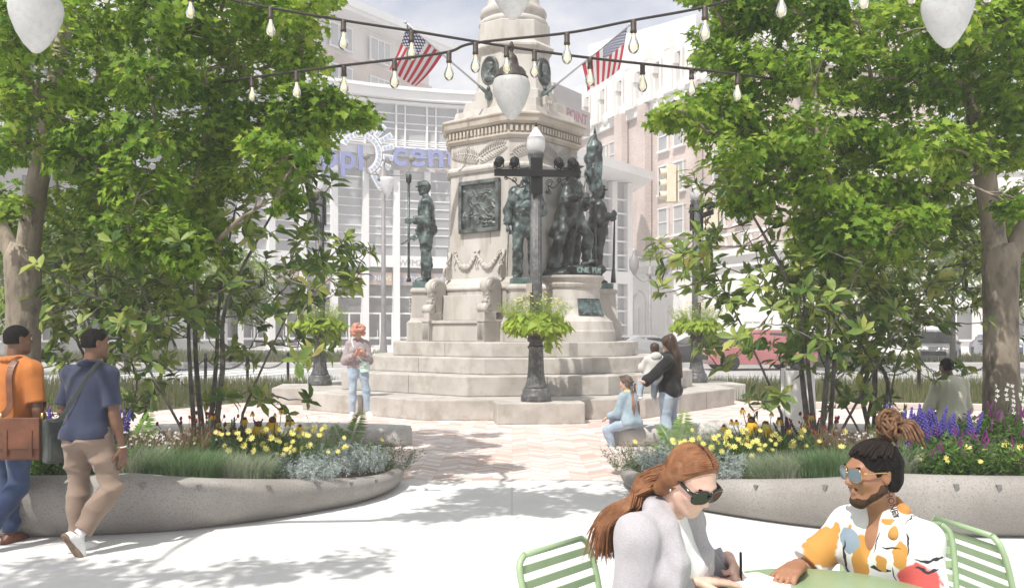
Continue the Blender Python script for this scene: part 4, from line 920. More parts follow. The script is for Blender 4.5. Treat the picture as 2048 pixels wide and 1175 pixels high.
# --- magnolias
def magnolia(s_, seed, label):
    rng = np.random.default_rng(seed); rr = random.Random(seed); D = 9.4
    base = W(1024 - s_ * (1024 - 415), 870, D); base.z = soil_z(-abs(base.x), D) - .02
    root = empty('magnolia_shrub', base, 0, label, 'shrub', 'multi stemmed magnolias in the planters'); X = lambda px, py, d: W(1024 + s_ * (px - 1024), py, d) - base
    stems = [((388, 855), (378, 700), (372, 560), (330, 420)), ((405, 868), (392, 720), (390, 560), (400, 380)), ((418, 875), (432, 730), (440, 590), (470, 420)), ((430, 870), (445, 740), (455, 600), (560, 400)), ((480, 840), (520, 745), (570, 640), (650, 480)), ((370, 870), (310, 760), (240, 640), (150, 520))]
    mb = MB(); nodes = []
    for i, st in enumerate(stems):
        pts = catmull([X(px, py, D + rr.uniform(-.25, .25) * k) for k, (px, py) in enumerate(st)], 5, False); n = len(pts); r0 = (.028, .034, .030, .036, .016, .016)[i]
        pts[0].z = 0.0
        mb.tube(pts, [r0 * (1 - .72 * k / (n - 1)) for k in range(n)], 8); nodes += pts[3:]
    tips = []
    def region(px, py):
        if py < 470: return abs(px - 610) < 62 and py > 335 or (abs(px - 470) < 80 and py > 400)
        if py < 640: return 0 < px < 745 and (px < 690 or 470 < py < 560 or py > 560)
        if py < 720: return -20 < px < 700 and rng.random() < .8
        return 80 < px < 660 and rng.random() < .16
    while len(tips) < 225:
        px, py = rng.uniform(-40, 770), rng.uniform(335, 830)
        if region(px, py) and not (px > 640 and py > 590) and not (70 < px < 225 and py > 655): tips.append(X(px, py, D + rng.normal() * .55 + (1.3 if px < 130 else 0)))
    tips += [X(px, py, D - .3) for px, py in ((735, 495), (745, 505), (700, 485), (690, 520), (300, 790), (290, 815), (525, 800), (545, 790), (640, 690), (660, 700), (70, 640), (608, 350), (625, 370), (650, 385), (590, 400))]
    P, N_, Fd, S = [], [], [], []
    for i, t in enumerate(sorted(tips, key=lambda q: min((q - k).length for k in nodes[:40]))):
        near = min(nodes, key=lambda q: (q - t).length + max(0, q.z - t.z) * .5); L = (t - near).length
        pth = limb_path(near, t, -.06 * L, seed * 77 + i, 5, .10); r0 = min(.016, .005 + .010 * L); mb.tube(pth, [r0 * (1 - .7 * k / 5) for k in range(6)], 5); nodes += pth[2:]
        ax = np.array(t - near); ax = unit(ax + np.array([0, 0, .35]) * np.linalg.norm(ax) + 1e-6); m_ = int(rng.integers(6, 10))
        for k in range(m_):
            q = rng.normal(size=3); q -= ax * (q @ ax); q /= np.linalg.norm(q); el = rng.uniform(.1, .95); f = unit(q * (1 - el * .35) + ax * el)
            P.append(np.array(t) - ax * rng.uniform(0, .10)); Fd.append(f); N_.append(ax * 1.0 - q * .35 + rng.normal(size=3) * .2 + np.array([0, 0, .3])); S.append(rng.uniform(.12, .205))
    mb.build('stems', [BARK2], root)
    V, F = scatter(LEAFB, LEAFBF, np.array(P), np.array(N_), np.array(Fd), np.array(S)); arr_obj('foliage', V, F, MAGNO, root); return root
for s_, sd, side in ((1, 5, 'left'), (-1, 8, 'right')):
    m_ = magnolia(s_, sd, f'multi stemmed magnolia rising from the flowers near the tip of the {side} planter'); c_ = copy_tree(m_); c_.rotation_euler.z = R(150 * s_); c_.scale = (.9, .9, .92)
    b_ = W(205 if s_ > 0 else 1745, 0, 11.0); c_.location = (b_.x, 11.0, soil_z(-abs(b_.x), 11.0) - .03); c_['label'] = f'multi stemmed magnolia at the rear of the {side} planter beside the maple'

# --- herbs and flowers of the planters
SILVER = leafmat('silver_needle', [(0, (.20, .25, .22)), (.5, (.33, .38, .36)), (1, (.52, .56, .56))], rough=.7, trans=.2, spec=.2)
ROSE = leafmat('rosemary_needle', [(0, (.05, .075, .035)), (.5, (.10, .14, .06)), (1, (.22, .27, .13))], rough=.6, trans=.2, spec=.3)
PALEG = leafmat('pale_grass', [(0, (.19, .26, .15)), (.5, (.32, .38, .25)), (1, (.52, .53, .42))], rough=.6, trans=.35, spec=.2)
GREENG = leafmat('green_grass', [(0, (.07, .15, .06)), (.5, (.15, .26, .11)), (1, (.34, .42, .24))], rough=.6, trans=.35, spec=.2)
LIME = leafmat('herb_leaf', [(0, (.035, .09, .015)), (.5, (.07, .16, .025)), (1, (.17, .27, .05))], rough=.5, trans=.35, spec=.3)
FERN = leafmat('fern_leaf', [(0, (.11, .22, .04)), (.5, (.19, .32, .07)), (1, (.33, .45, .13))], rough=.5, trans=.4, spec=.3)
PINKG = leafmat('pink_stem', [(0, (.32, .20, .13)), (.5, (.40, .27, .18)), (1, (.36, .36, .20))], rough=.6, trans=.3, spec=.2)
YEL = M('petal_pale_yellow', (.75, .66, .10), (.84, .80, .32), rough=.6, scale=30, trans=.3)
GOLD = M('petal_gold', (.74, .44, .012), (.85, .58, .03), rough=.6, scale=30, trans=.3)
CONE = M('cone_brown', (.10, .035, .015), (.20, .08, .03), rough=.8, scale=60, bump=.8, bscale=160)
REDB = M('burnet_red', (.16, .012, .012), (.28, .03, .022), rough=.75, scale=60, bump=.6, bscale=220)
BLUE = M('salvia_blue', (.085, .065, .36), (.17, .13, .50), rough=.6, scale=30, trans=.2)
PURP = M('salvia_purple', (.20, .025, .18), (.36, .06, .30), rough=.6, scale=30, trans=.2)
DPURP = M('spike_plum', (.09, .03, .07), (.17, .06, .12), rough=.7, scale=30)
WHT = M('petal_white', (.72, .72, .68), (.8, .8, .77), rough=.6, scale=20, trans=.25)
STEM = M('plant_stem', (.07, .13, .03), (.12, .18, .05), rough=.6, scale=12)

def sprigs(rng, n, rad, h, needles, nl, wd=1.0, spread=.5, ell=(1, 1)):
    P, N_, Fd, S = [], [], [], []
    for i in range(n):
        a, q = rng.uniform(0, 2 * np.pi), rad * math.sqrt(rng.uniform(0, 1)); b = np.array([math.cos(a) * q * ell[0], math.sin(a) * q * ell[1], 0]); L = h * rng.uniform(.6, 1.08) * (1 - .25 * (q / rad) ** 2)
        d = unit(np.array([b[0] * spread / rad + rng.normal() * .12, b[1] * spread / rad + rng.normal() * .12, 1.0])); u = rng.uniform(.12, 1, needles)
        bend = np.array([rng.normal() * .06, rng.normal() * .06, 0])
        pos = b + d * L * u[:, None] + bend * (u[:, None] ** 2) * L * 2
        s_ = rng.normal(size=(needles, 3)); s_ -= (s_ @ d)[:, None] * d; f = unit(unit(s_) * .9 + d * rng.uniform(.4, 1.0, (needles, 1)))
        P.append(pos); Fd.append(f); N_.append(rng.normal(size=(needles, 3)) + np.array([0, -.5, .6])); S.append(nl * rng.uniform(.7, 1.2, needles))
    tv = NEEDLE * np.array([wd, 1, 1]); return scatter(tv, NEEDLEF, np.concatenate(P), np.concatenate(N_), np.concatenate(Fd), np.concatenate(S))
def tuft(rng, n, rad, h, wd, lean, ell=(1, 1)):
    a = rng.uniform(0, 2 * np.pi, n); q = rad * np.sqrt(rng.uniform(0, 1, n)); b = np.stack([np.cos(a) * q * ell[0], np.sin(a) * q * ell[1], np.zeros(n)], 1)
    L = h * rng.uniform(.55, 1.1, n); an = a + rng.normal(size=n) * .8; ln = lean * rng.uniform(.1, 1.1, n) * L; k = 4; V = np.zeros((n, 2 * k + 1, 3)); wa = rng.uniform(0, np.pi, n)
    for j in range(k):
        u = j / k; w_ = wd * (1 - u * .7); c = b + np.stack([np.cos(an) * ln * u ** 2, np.sin(an) * ln * u ** 2, L * (u - .18 * lean * u ** 3)], 1); o = np.stack([np.cos(wa), np.sin(wa), 0 * wa], 1) * w_
        V[:, 2 * j] = c - o; V[:, 2 * j + 1] = c + o
    V[:, 2 * k] = b + np.stack([np.cos(an) * ln, np.sin(an) * ln, L * (1 - .18 * lean)], 1)
    F = []
    for j in range(k - 1): F += [(2 * j, 2 * j + 1, 2 * j + 3), (2 * j, 2 * j + 3, 2 * j + 2)]
    F.append((2 * k - 2, 2 * k - 1, 2 * k)); F = np.array(F)[None] + (np.arange(n) * (2 * k + 1))[:, None, None]
    return V.reshape(-1, 3), F.reshape(-1, 3)
def flower_mesh(kind):
    mb = MB(); rg = random.Random(4)
    if kind == 'star':
        for i in range(8):
            a = 2 * math.pi * i / 8 + rg.uniform(-.1, .1); c, s_ = math.cos(a), math.sin(a); P = [(.0, 0), (.16, .085), (.36, .085), (.50, 0), (.36, -.085), (.16, -.085)]
            mb.add([(c * x - s_ * y, s_ * x + c * y, .05 + .06 * x + (0 if y else .03)) for x, y in P], [tuple(range(6))])
        mb.ell((0, 0, .06), (.10, .10, .07), nu=8, nv=5, m=1)
    elif kind == 'cone':
        for i in range(14):
            a = 2 * math.pi * i / 14 + rg.uniform(-.12, .12); c, s_ = math.cos(a), math.sin(a); L = rg.uniform(.85, 1.1); pr = [(.16, .0, .05), (.34, -.10, .085), (.46, -.40 * L, .08), (.50, -.72 * L, .05), (.51, -.86 * L, .012)]
            V = []
            for x, z, w_ in pr: V += [(c * x - s_ * w_, s_ * x + c * w_, z), (c * x + s_ * w_, s_ * x - c * w_, z)]
            mb.add(V, [(2 * j, 2 * j + 1, 2 * j + 3, 2 * j + 2) for j in range(4)], 0, True)
        mb.lathe([(.02, -.06), (.22, -.04), (.27, .08), (.23, .24), (.12, .34), (.02, .36)], n=14, m=1)
    elif kind == 'bob':
        mb.ell((0, 0, 0), (.5, .5, .85), nu=8, nv=7)
        for i in range(26):
            a, z = rg.uniform(0, 6.28), rg.uniform(-.7, .75); q = .5 * math.sqrt(max(.05, 1 - (z / .85) ** 2)); mb.ell((q * math.cos(a), q * math.sin(a), z), (.13, .13, .12), nu=5, nv=4)
    elif kind == 'small':
        for i in range(4):
            a = i * 1.57; c, s_ = math.cos(a), math.sin(a); mb.add([(0, 0, 0), (c * .35 - s_ * .2, s_ * .35 + c * .2, .08), (c * .6, s_ * .6, .02), (c * .35 + s_ * .2, s_ * .35 - c * .2, .08)], [(0, 1, 2, 3)])
    elif kind == 'spike':
        for i in range(34):
            u = i / 33; a = i * 2.4; q = .085 * (1 - .7 * u); z = u; mb.ell((q * math.cos(a), q * math.sin(a), z), (.055 * (1 - .5 * u), .055 * (1 - .5 * u), .045), nu=5, nv=4)
        mb.tube([(0, 0, -.1), (0, 0, 1)], .02, 4)
    return mb
FL = {}
def flower_proto(kind, mats, name):
    if (kind, mats[0].name) not in FL:
        mb = flower_mesh(kind); me = bpy.data.meshes.new(name); me.from_pydata(mb.v, [], mb.f); me.polygons.foreach_set('material_index', np.array(mb.m, np.int32)); me.polygons.foreach_set('use_smooth', np.array(mb.sm, bool))
        for m in mats: me.materials.append(m)
        me.update(); FL[(kind, mats[0].name)] = me
    return FL[(kind, mats[0].name)]
def heads(root, name, kind, mats, spots, rng):
    """every flower head is a part; spots = (position, size, tilt direction)"""
    me = flower_proto(kind, mats, name)
    for p, sz, nrm in spots:
        o = bpy.data.objects.new(name, me); COL.objects.link(o); o.parent = root; q = Vector(nrm).normalized().to_track_quat('Z', 'Y'); q = q @ Matrix.Rotation(rng.uniform(0, 6.28), 3, 'Z').to_quaternion()
        o.location = p; o.rotation_mode = 'QUATERNION'; o.rotation_quaternion = q; o.scale = (sz, sz, sz)
def stalks(root, base_r, tops, rng, r_=.003, ell=(1, 1), m=STEM):
    mb = MB()
    for p in tops:
        p = Vector(p); b = Vector((p.x * .45 + rng.uniform(-1, 1) * base_r * .2, p.y * .45 + rng.uniform(-1, 1) * base_r * .2, -.02)); mid = b.lerp(p, .55) + Vector((rng.uniform(-.02, .02), rng.uniform(-.02, .02), 0)); mb.tube([b, mid, p], r_, 4)
    mb.build('stems', [m], root)
def frondmesh(mb_lists, base, az, L, lift, rng, wd=.30):
    P, N_, Fd, S = mb_lists; d = np.array([math.cos(az), math.sin(az), 0]); up = np.array([0, 0, 1.0]); n = 26; sd = np.cross(d, up)
    for i in range(2, n):
        u = i / n; p = np.array(base) + d * L * u * (.55 + .45 * (1 - lift)) + up * L * (lift * u * 1.15 - .35 * u * u * (1.2 - lift)); w_ = wd * L * (math.sin(math.pi * min(1, u * .82 + .16)) ** .8)
        for s_ in (-1, 1): P.append(p); Fd.append(sd * s_ + d * .45 + up * .12 * rng.normal()); N_.append(up * .8 - d * .25 * lift + sd * s_ * .1 + np.array([0, -.4, 0])); S.append(w_)
PINNA = np.array([(0, 0, 0), (.13, .25, 0), (.10, .65, -.01), (0, 1, -.05), (-.07, .6, -.01), (-.10, .25, 0)]); PINNAF = [(0, 1, 2), (0, 2, 3), (0, 3, 4), (0, 4, 5)]

def plants(s_, seed, side):
    rng = np.random.default_rng(seed); pr = random.Random(seed)
    def at(px, d): x = (1024 + s_ * (px - 1024) - 1024) / FPX * d; return Vector((x, d, soil_z(-abs(x), d) - .02))
    def top(py, d, b): return EYE + (HOR - py) / FPX * d - b.z
    def E(name, px, d, label, cat, grp): return empty(name, at(px, d), 0, label, cat, grp)
    def simple(name, px, d, py, label, cat, grp, fn, m):
        r = E(name, px, d, label, cat, grp); V, F = fn(top(py, d, r.location)); arr_obj('foliage', V, F, m, r); return r
    P_ = f'the {side} planter'
    simple('rosemary_bush', 765, 9.55, 872, f'green rosemary bush at the tip of {P_}', 'herb', 'rosemary bushes at the planter tips', lambda h: sprigs(rng, 120, .26, h, 34, .032, 1.3, .75), ROSE)
    simple('silver_bush', 690, 9.05, 882, f'silvery lavender bush beside the rosemary in {P_}', 'herb', 'silvery lavender bushes', lambda h: sprigs(rng, 170, .36, h, 36, .036, 1.5, .55), SILVER)
    simple('silver_bush', 585, 8.25, 905, f'silvery lavender bush next to the pale grass in {P_}', 'herb', 'silvery lavender bushes', lambda h: sprigs(rng, 170, .34, h, 36, .034, 1.5, .5, (1.15, .8)), SILVER)
    simple('rosemary_bush', 528, 8.0, 915, f'small olive sprigged bush between lavender and pale grass in {P_}', 'herb', 'rosemary bushes at the planter tips', lambda h: sprigs(rng, 60, .16, h, 30, .03, 1.2, .5), ROSE)
    simple('pale_grass_tuft', 455, 7.95, 898, f'pale feathery grass tuft along the front rim of {P_}', 'grass tuft', 'grass tufts in the planters', lambda h: tuft(rng, 2600, .32, h * 1.05, .0022, .8, (1.3, .55)), PALEG)
    simple('green_grass_tuft', 345, 7.75, 892, f'fresh green grass tuft between the pale and greyish tufts in {P_}', 'grass tuft', 'grass tufts in the planters', lambda h: tuft(rng, 2600, .33, h * 1.05, .0024, .8, (1.3, .55)), GREENG)
    simple('pale_grass_tuft', 268, 7.75, 892, f'greyish grass tuft next to the salvia in {P_}', 'grass tuft', 'grass tufts in the planters', lambda h: tuft(rng, 1500, .24, h * 1.2, .0024, .9), PALEG)
    simple('soft_herb', 630, 10.3, 838, f'soft grey green herb mound behind the yellow flowers in {P_}', 'herb', 'soft herb mounds', lambda h: sprigs(rng, 120, .36, h, 36, .05, .7, .5, (1.3, .8)), PALEG)
    simple('pale_grass_tuft', 520, 9.9, 868, f'loose pale grass under the coneflowers in {P_}', 'grass tuft', 'grass tufts in the planters', lambda h: tuft(rng, 1500, .5, h * 1.1, .0028, .7, (1.6, .7)), PALEG)
    # white flowers on pinkish grassy stems
    d = 8.6; r = E('gaura_plant', 320, d, f'white speckled flower clump on pinkish stems in {P_}', 'flower', 'white flower clumps'); h = top(848, d, r.location)
    V, F = tuft(rng, 900, .34, h * 1.05, .0022, .45, (1.3, .8)); arr_obj('stems', V, F, PINKG, r); V, F = tuft(rng, 1100, .34, h * .7, .0035, .6, (1.3, .8)); arr_obj('leaves', V, F, LIME, r)
    heads(r, 'flower_head', 'small', [WHT], [((rng.normal() * .2, rng.normal() * .14 - .08, h * rng.uniform(.45, .85)), rng.uniform(.018, .03), (rng.normal() * .4, -.8, .8)) for _ in range(95)], pr)
    # dark red burnet
    d = 8.9; r = E('burnet_plant', 398, d, f'dark red burnet with bobble heads on tall stems in {P_}', 'flower', 'red burnets'); h = top(826, d, r.location)
    tops = [(float(rng.normal() * .16), float(rng.normal() * .12), float(h * rng.uniform(.42, 1.0))) for _ in range(36)]; stalks(r, .2, tops, pr)
    heads(r, 'flower_head', 'bob', [REDB], [(p, rng.uniform(.017, .03), (rng.normal() * .2, rng.normal() * .2, 1)) for p in tops], pr)
    V, F = tuft(rng, 420, .16, h * .55, .004, .8); arr_obj('leaves', V, F, GREENG, r)
    # yellow tickseed
    for px, d, py, n_, lab in ((565, 8.95, 858, 74, 'pale yellow star flowers massed around the coneflowers in '), (70, 8.0, 884, 48, 'pale yellow star flowers at the outer end of ')):
        r = E('tickseed_plant', px, d, lab + P_, 'flower', 'yellow tickseed clumps'); h = top(py, d, r.location); sx = .36 if n_ > 30 else .42
        tops = [(float(rng.normal() * sx * 1.1), float(rng.normal() * .22 - .06), float(h * rng.uniform(.42, 1.06))) for _ in range(n_)]; stalks(r, .3, tops, pr, .002)
        heads(r, 'flower_head', 'star', [YEL, GOLD], [(p, rng.uniform(.05, .085), (rng.normal() * .45, -1.0, rng.uniform(.2, 1.2))) for p in tops], pr)
        V, F = sprigs(rng, 130, .42, h * .85, 30, .04, .6, .35, (1.25, .8)); arr_obj('leaves', V, F, LIME, r)
    # coneflowers with drooping petals
    d = 9.3; r = E('coneflower_plant', 535, d, f'tall golden coneflowers with drooping petals in {P_}', 'flower', 'coneflowers'); sp = []
    for px, py, sz in ((517, 850, .135), (545, 842, .15), (490, 838, .075), (600, 852, .07), (470, 858, .06), (505, 825, .05), (563, 818, .06), (575, 842, .055), (585, 841, .055), (550, 828, .04), (426, 829, .07), (415, 862, .06), (437, 845, .05), (528, 882, .05)):
        q = Vector(((s_ * (px - 1024)) / FPX * d, d, EYE + (HOR - py) / FPX * d)) - r.location; sp.append((tuple(q), sz, (s_ * .12, -.25, 1)))
    stalks(r, .1, [p for p, _, _ in sp], pr, .004); heads(r, 'flower_head', 'cone', [GOLD, CONE], sp, pr)
    V, F = tuft(rng, 300, .2, .34, .006, .7, (1.6, 1)); arr_obj('leaves', V, F, LIME, r)
    # plum spikes
    d = 10.1; r = E('plum_spike_plant', 470, d, f'plum coloured flower spikes beside the magnolia stems in {P_}', 'flower', 'plum spikes'); h = top(826, d, r.location)
    heads(r, 'flower_spike', 'spike', [DPURP], [((rng.normal() * .17, rng.normal() * .1, h * .35), h * rng.uniform(.35, .6), (rng.normal() * .35, rng.normal() * .2, 1)) for _ in range(18)], pr); V, F = tuft(rng, 300, .2, h * .55, .005, .7); arr_obj('leaves', V, F, LIME, r)
    # ferns
    for px, d, py, n_, lab in ((692, 10.5, 838, 5, 'bright fern behind the lavender in '), (258, 8.7, 838, 8, 'bright fern between grass and blue salvia in ')):
        r = E('fern', px, d, lab + P_, 'fern', 'ferns in the planters'); h = top(py, d, r.location); L4 = ([], [], [], [])
        for k in range(n_): frondmesh(L4, (0, 0, .02), [1.1, 2.3, .1, 3.0, 4.4, 5.4, .6, 3.7][k] * 1.0, h * [1.25, 1.05, 1.3, .9, .9, 1, 1.1, 1.1][k], [.92, .8, .35, .45, .5, .5, .7, .7][k], rng)
        V, F = scatter(PINNA, PINNAF, np.array(L4[0]), np.array(L4[2]) * 0 + np.array(L4[1]), np.array(L4[2]), np.array(L4[3])); arr_obj('fronds', V, F, FERN, r)
    # blue salvia, purple salvia, white spikes
    d = 8.5; r = E('blue_salvia', 195, d, f'blue flower spikes of salvia in {P_}', 'flower', 'blue salvias'); h = top(808, d, r.location)
    heads(r, 'flower_spike', 'spike', [BLUE], [((rng.normal() * .19, rng.normal() * .12, h * rng.uniform(.3, .55)), h * rng.uniform(.32, .5), (rng.normal() * .15, rng.normal() * .1, 1)) for _ in range(44)], pr); V, F = sprigs(rng, 70, .28, h * .62, 26, .055, 1.3, .4); arr_obj('leaves', V, F, LIME, r)
    for px, d, py, n_, lab in ((105, 7.75, 860, 80, 'magenta flowered leafy bush at the front rim of '), (15, 8.9, 808, 70, 'magenta flowered leafy bush around the maple trunk in ')):
        r = E('purple_salvia', px, d, lab + P_, 'flower', 'magenta salvias'); h = top(py, d, r.location)
        heads(r, 'flower_spike', 'spike', [PURP], [((rng.normal() * .3, rng.normal() * .16 - .06, h * rng.uniform(.25, .88)), h * rng.uniform(.12, .26), (rng.normal() * .4, rng.normal() * .3 - .2, 1)) for _ in range(n_)], pr)
        V, F = sprigs(rng, 200, .48, h * .85, 30, .06, 1.9, .35, (1.25, .75)); arr_obj('leaves', V, F, LIME, r)
    d = 9.0; r = E('white_spike_plant', 55, d, f'white flowered spikes against the maple trunk in {P_}', 'flower', 'white spikes'); h = top(762, d, r.location); tops = [(float(rng.normal() * .14), float(rng.normal() * .06 - .28), float(h * rng.uniform(.6, 1))) for _ in range(9)]; stalks(r, .1, tops, pr)
    heads(r, 'flower_head', 'small', [WHT], [((p[0] + rng.normal() * .015, p[1], p[2] * u), .035, (rng.normal() * .5, -1, .4)) for p in tops for u in (1, .93, .86, .8)], pr)
    simple('leafy_herb', 165, 7.7, 900, f'leafy green filler between salvia and rim in {P_}', 'herb', 'leafy fillers', lambda h: sprigs(rng, 120, .3, h, 26, .06, 2.2, .4, (1.3, .7)), LIME)
    simple('leafy_herb', 420, 10.6, 880, f'low green ground herb behind the burnet in {P_}', 'herb', 'leafy fillers', lambda h: sprigs(rng, 140, .6, h, 26, .05, 1.2, .2, (2.2, .7)), PALEG)
plants(1, 41, 'left'); plants(-1, 42, 'right')
# ================================================================ people and statues
def surf_nets(D, org, res):
    s = D < 0; nx, ny, nz_ = D.shape
    c = np.zeros((nx - 1, ny - 1, nz_ - 1), np.uint8)
    offs = [(i, j, k) for i in (0, 1) for j in (0, 1) for k in (0, 1)]
    for i, j, k in offs: c += s[i:nx - 1 + i, j:ny - 1 + j, k:nz_ - 1 + k]
    act = (c > 0) & (c < 8); idx = np.argwhere(act)
    if len(idx) == 0: return np.zeros((0, 3)), np.zeros((0, 4), int)
    vals = np.stack([D[idx[:, 0] + i, idx[:, 1] + j, idx[:, 2] + k] for i, j, k in offs], 1)
    acc = np.zeros((len(idx), 3)); cnt = np.zeros(len(idx))
    for a in range(8):
        for b in range(a + 1, 8):
            if sum(abs(p - q) for p, q in zip(offs[a], offs[b])) != 1: continue
            va, vb = vals[:, a], vals[:, b]; m = (va < 0) != (vb < 0); t = np.where(m, va / np.where(m, va - vb, 1), 0)[:, None]
            acc += np.where(m[:, None], np.array(offs[a]) + t * (np.array(offs[b]) - np.array(offs[a])), 0); cnt += m
    V = (idx + acc / cnt[:, None]) * res + org
    vid = np.full(act.shape, -1, np.int64); vid[tuple(idx.T)] = np.arange(len(idx)); Q = []
    for ax in range(3):
        sl0 = [slice(None)] * 3; sl1 = [slice(None)] * 3; sl0[ax] = slice(0, -1); sl1[ax] = slice(1, None)
        sg = s[tuple(sl0)].astype(int) - s[tuple(sl1)].astype(int); e = np.argwhere(sg != 0)
        u, v = (ax + 1) % 3, (ax + 2) % 3; e = e[(e[:, u] > 0) & (e[:, v] > 0) & (e[:, u] < D.shape[u] - 1) & (e[:, v] < D.shape[v] - 1)]
        if len(e) == 0: continue
        q = []
        for du, dv in ((-1, -1), (0, -1), (0, 0), (-1, 0)):
            p = e.copy(); p[:, u] += du; p[:, v] += dv; q.append(vid[tuple(p.T)])
        q = np.stack(q, 1); f = sg[tuple(e.T)] < 0; q[f] = q[f][:, ::-1]; Q.append(q)
    Q = np.concatenate(Q); return V, Q[(Q >= 0).all(1)]
def cone(a, b, ra, rb, k=.02, clip=(), ax=None): return ('c', np.array(a, float), np.array(b, float), ra, rb, k, tuple(clip), ax)
def elli(c, r, q=None, k=.02, clip=()): return ('e', np.array(c, float), np.array(r, float), np.eye(3) if q is None else np.array(q, float), 0, k, tuple(clip), None)
def sub(p): return ('-',) + p
def inflate(p, d, k=None, clip=None):
    c = p[6] if clip is None else tuple(clip)
    if p[0] == 'c': return ('c', p[1], p[2], p[3] + d, p[4] + d, k or p[5], c, p[7])
    return ('e', p[1], p[2] + d, p[3], 0, k or p[5], c, None)
def sdf_obj(name, prims, res, mats, parent, folds=0.0, seed=0, fscale=1.0, fdir=(1, 1, .3)):
    lo_, hi_ = [], []
    for p in prims:
        if p[0] == '-': continue
        if p[0] == 'c': r = max(p[3], p[4]); lo_.append(np.minimum(p[1], p[2]) - r); hi_.append(np.maximum(p[1], p[2]) + r)
        else: r = p[2].max(); lo_.append(p[1] - r); hi_.append(p[1] + r)
    org = np.min(lo_, 0) - 4 * res - .02; top = np.max(hi_, 0) + 4 * res + .02; n = np.ceil((top - org) / res).astype(int) + 1
    D = np.full(n, .5, np.float32)
    for p in prims:
        neg = p[0] == '-'
        if neg: p = p[1:]
        k = p[5]
        if p[0] == 'c': r = max(p[3], p[4]); a, b = np.minimum(p[1], p[2]) - r, np.maximum(p[1], p[2]) + r
        else: r = p[2].max(); a, b = p[1] - r, p[1] + r
        i0 = np.maximum(0, np.floor((a - k - .03 - org) / res).astype(int)); i1 = np.minimum(n, np.ceil((b + k + .03 - org) / res).astype(int) + 1)
        if (i1 <= i0).any(): continue
        g = np.meshgrid(*[org[q] + res * np.arange(i0[q], i1[q]) for q in range(3)], indexing='ij'); P = np.stack(g, -1)
        if p[0] == 'c':
            ab = p[2] - p[1]; L2 = max(1e-9, ab @ ab); t = np.clip(((P - p[1]) @ ab) / L2, 0, 1); q = P - (p[1] + t[..., None] * ab)
            if p[7] is not None:   # flattened across one axis: (axis, factor)
                ax_, f = p[7]; ax_ = np.array(ax_); w_ = q @ ax_; q = q + (w_ * (f - 1))[..., None] * ax_
            d = np.sqrt((q * q).sum(-1)) - (p[3] + (p[4] - p[3]) * t)
        else:
            q = (P - p[1]) @ p[3]; k0 = np.sqrt(((q / p[2]) ** 2).sum(-1)); k1 = np.sqrt(((q / p[2] ** 2) ** 2).sum(-1)); d = k0 * (k0 - 1) / np.maximum(k1, 1e-6)
        for (c0, cn) in p[6]: d = np.maximum(d, (P - np.array(c0)) @ np.array(cn))
        sl = tuple(slice(i0[q], i1[q]) for q in range(3)); E = D[sl]
        if neg: h = np.clip(.5 - .5 * (E + d) / k, 0, 1); D[sl] = E * (1 - h) - d * h + k * h * (1 - h)
        else: h = np.clip(.5 + .5 * (E - d) / k, 0, 1); D[sl] = E * (1 - h) + d * h - k * h * (1 - h)
    if folds:
        rng = np.random.default_rng(seed); g = np.meshgrid(*[org[q] + res * np.arange(n[q]) for q in range(3)], indexing='ij'); W_ = 0
        for i in range(6):     # drape folds: ridges that run together and fade in and out
            v = unit(rng.normal(size=3) * np.array(fdir)) * rng.uniform(16, 40) * fscale; v2 = unit(rng.normal(size=3)) * rng.uniform(5, 12); v3 = unit(rng.normal(size=3)) * rng.uniform(7, 15)
            ph = g[0] * v[0] + g[1] * v[1] + g[2] * v[2] + 1.3 * np.sin(g[0] * v2[0] + g[1] * v2[1] + g[2] * v2[2]) + rng.uniform(0, 6)
            W_ = W_ - ((1 - np.abs(np.sin(ph * .5))) ** 1.8) * np.clip(.15 + np.sin(g[0] * v3[0] + g[1] * v3[1] + g[2] * v3[2] + rng.uniform(0, 6)), 0, 1)
        D = D + (folds * 2.9 * W_).astype(np.float32)
    V, F = surf_nets(D, org, res)
    return arr_obj(name, V, F, mats, parent, True)

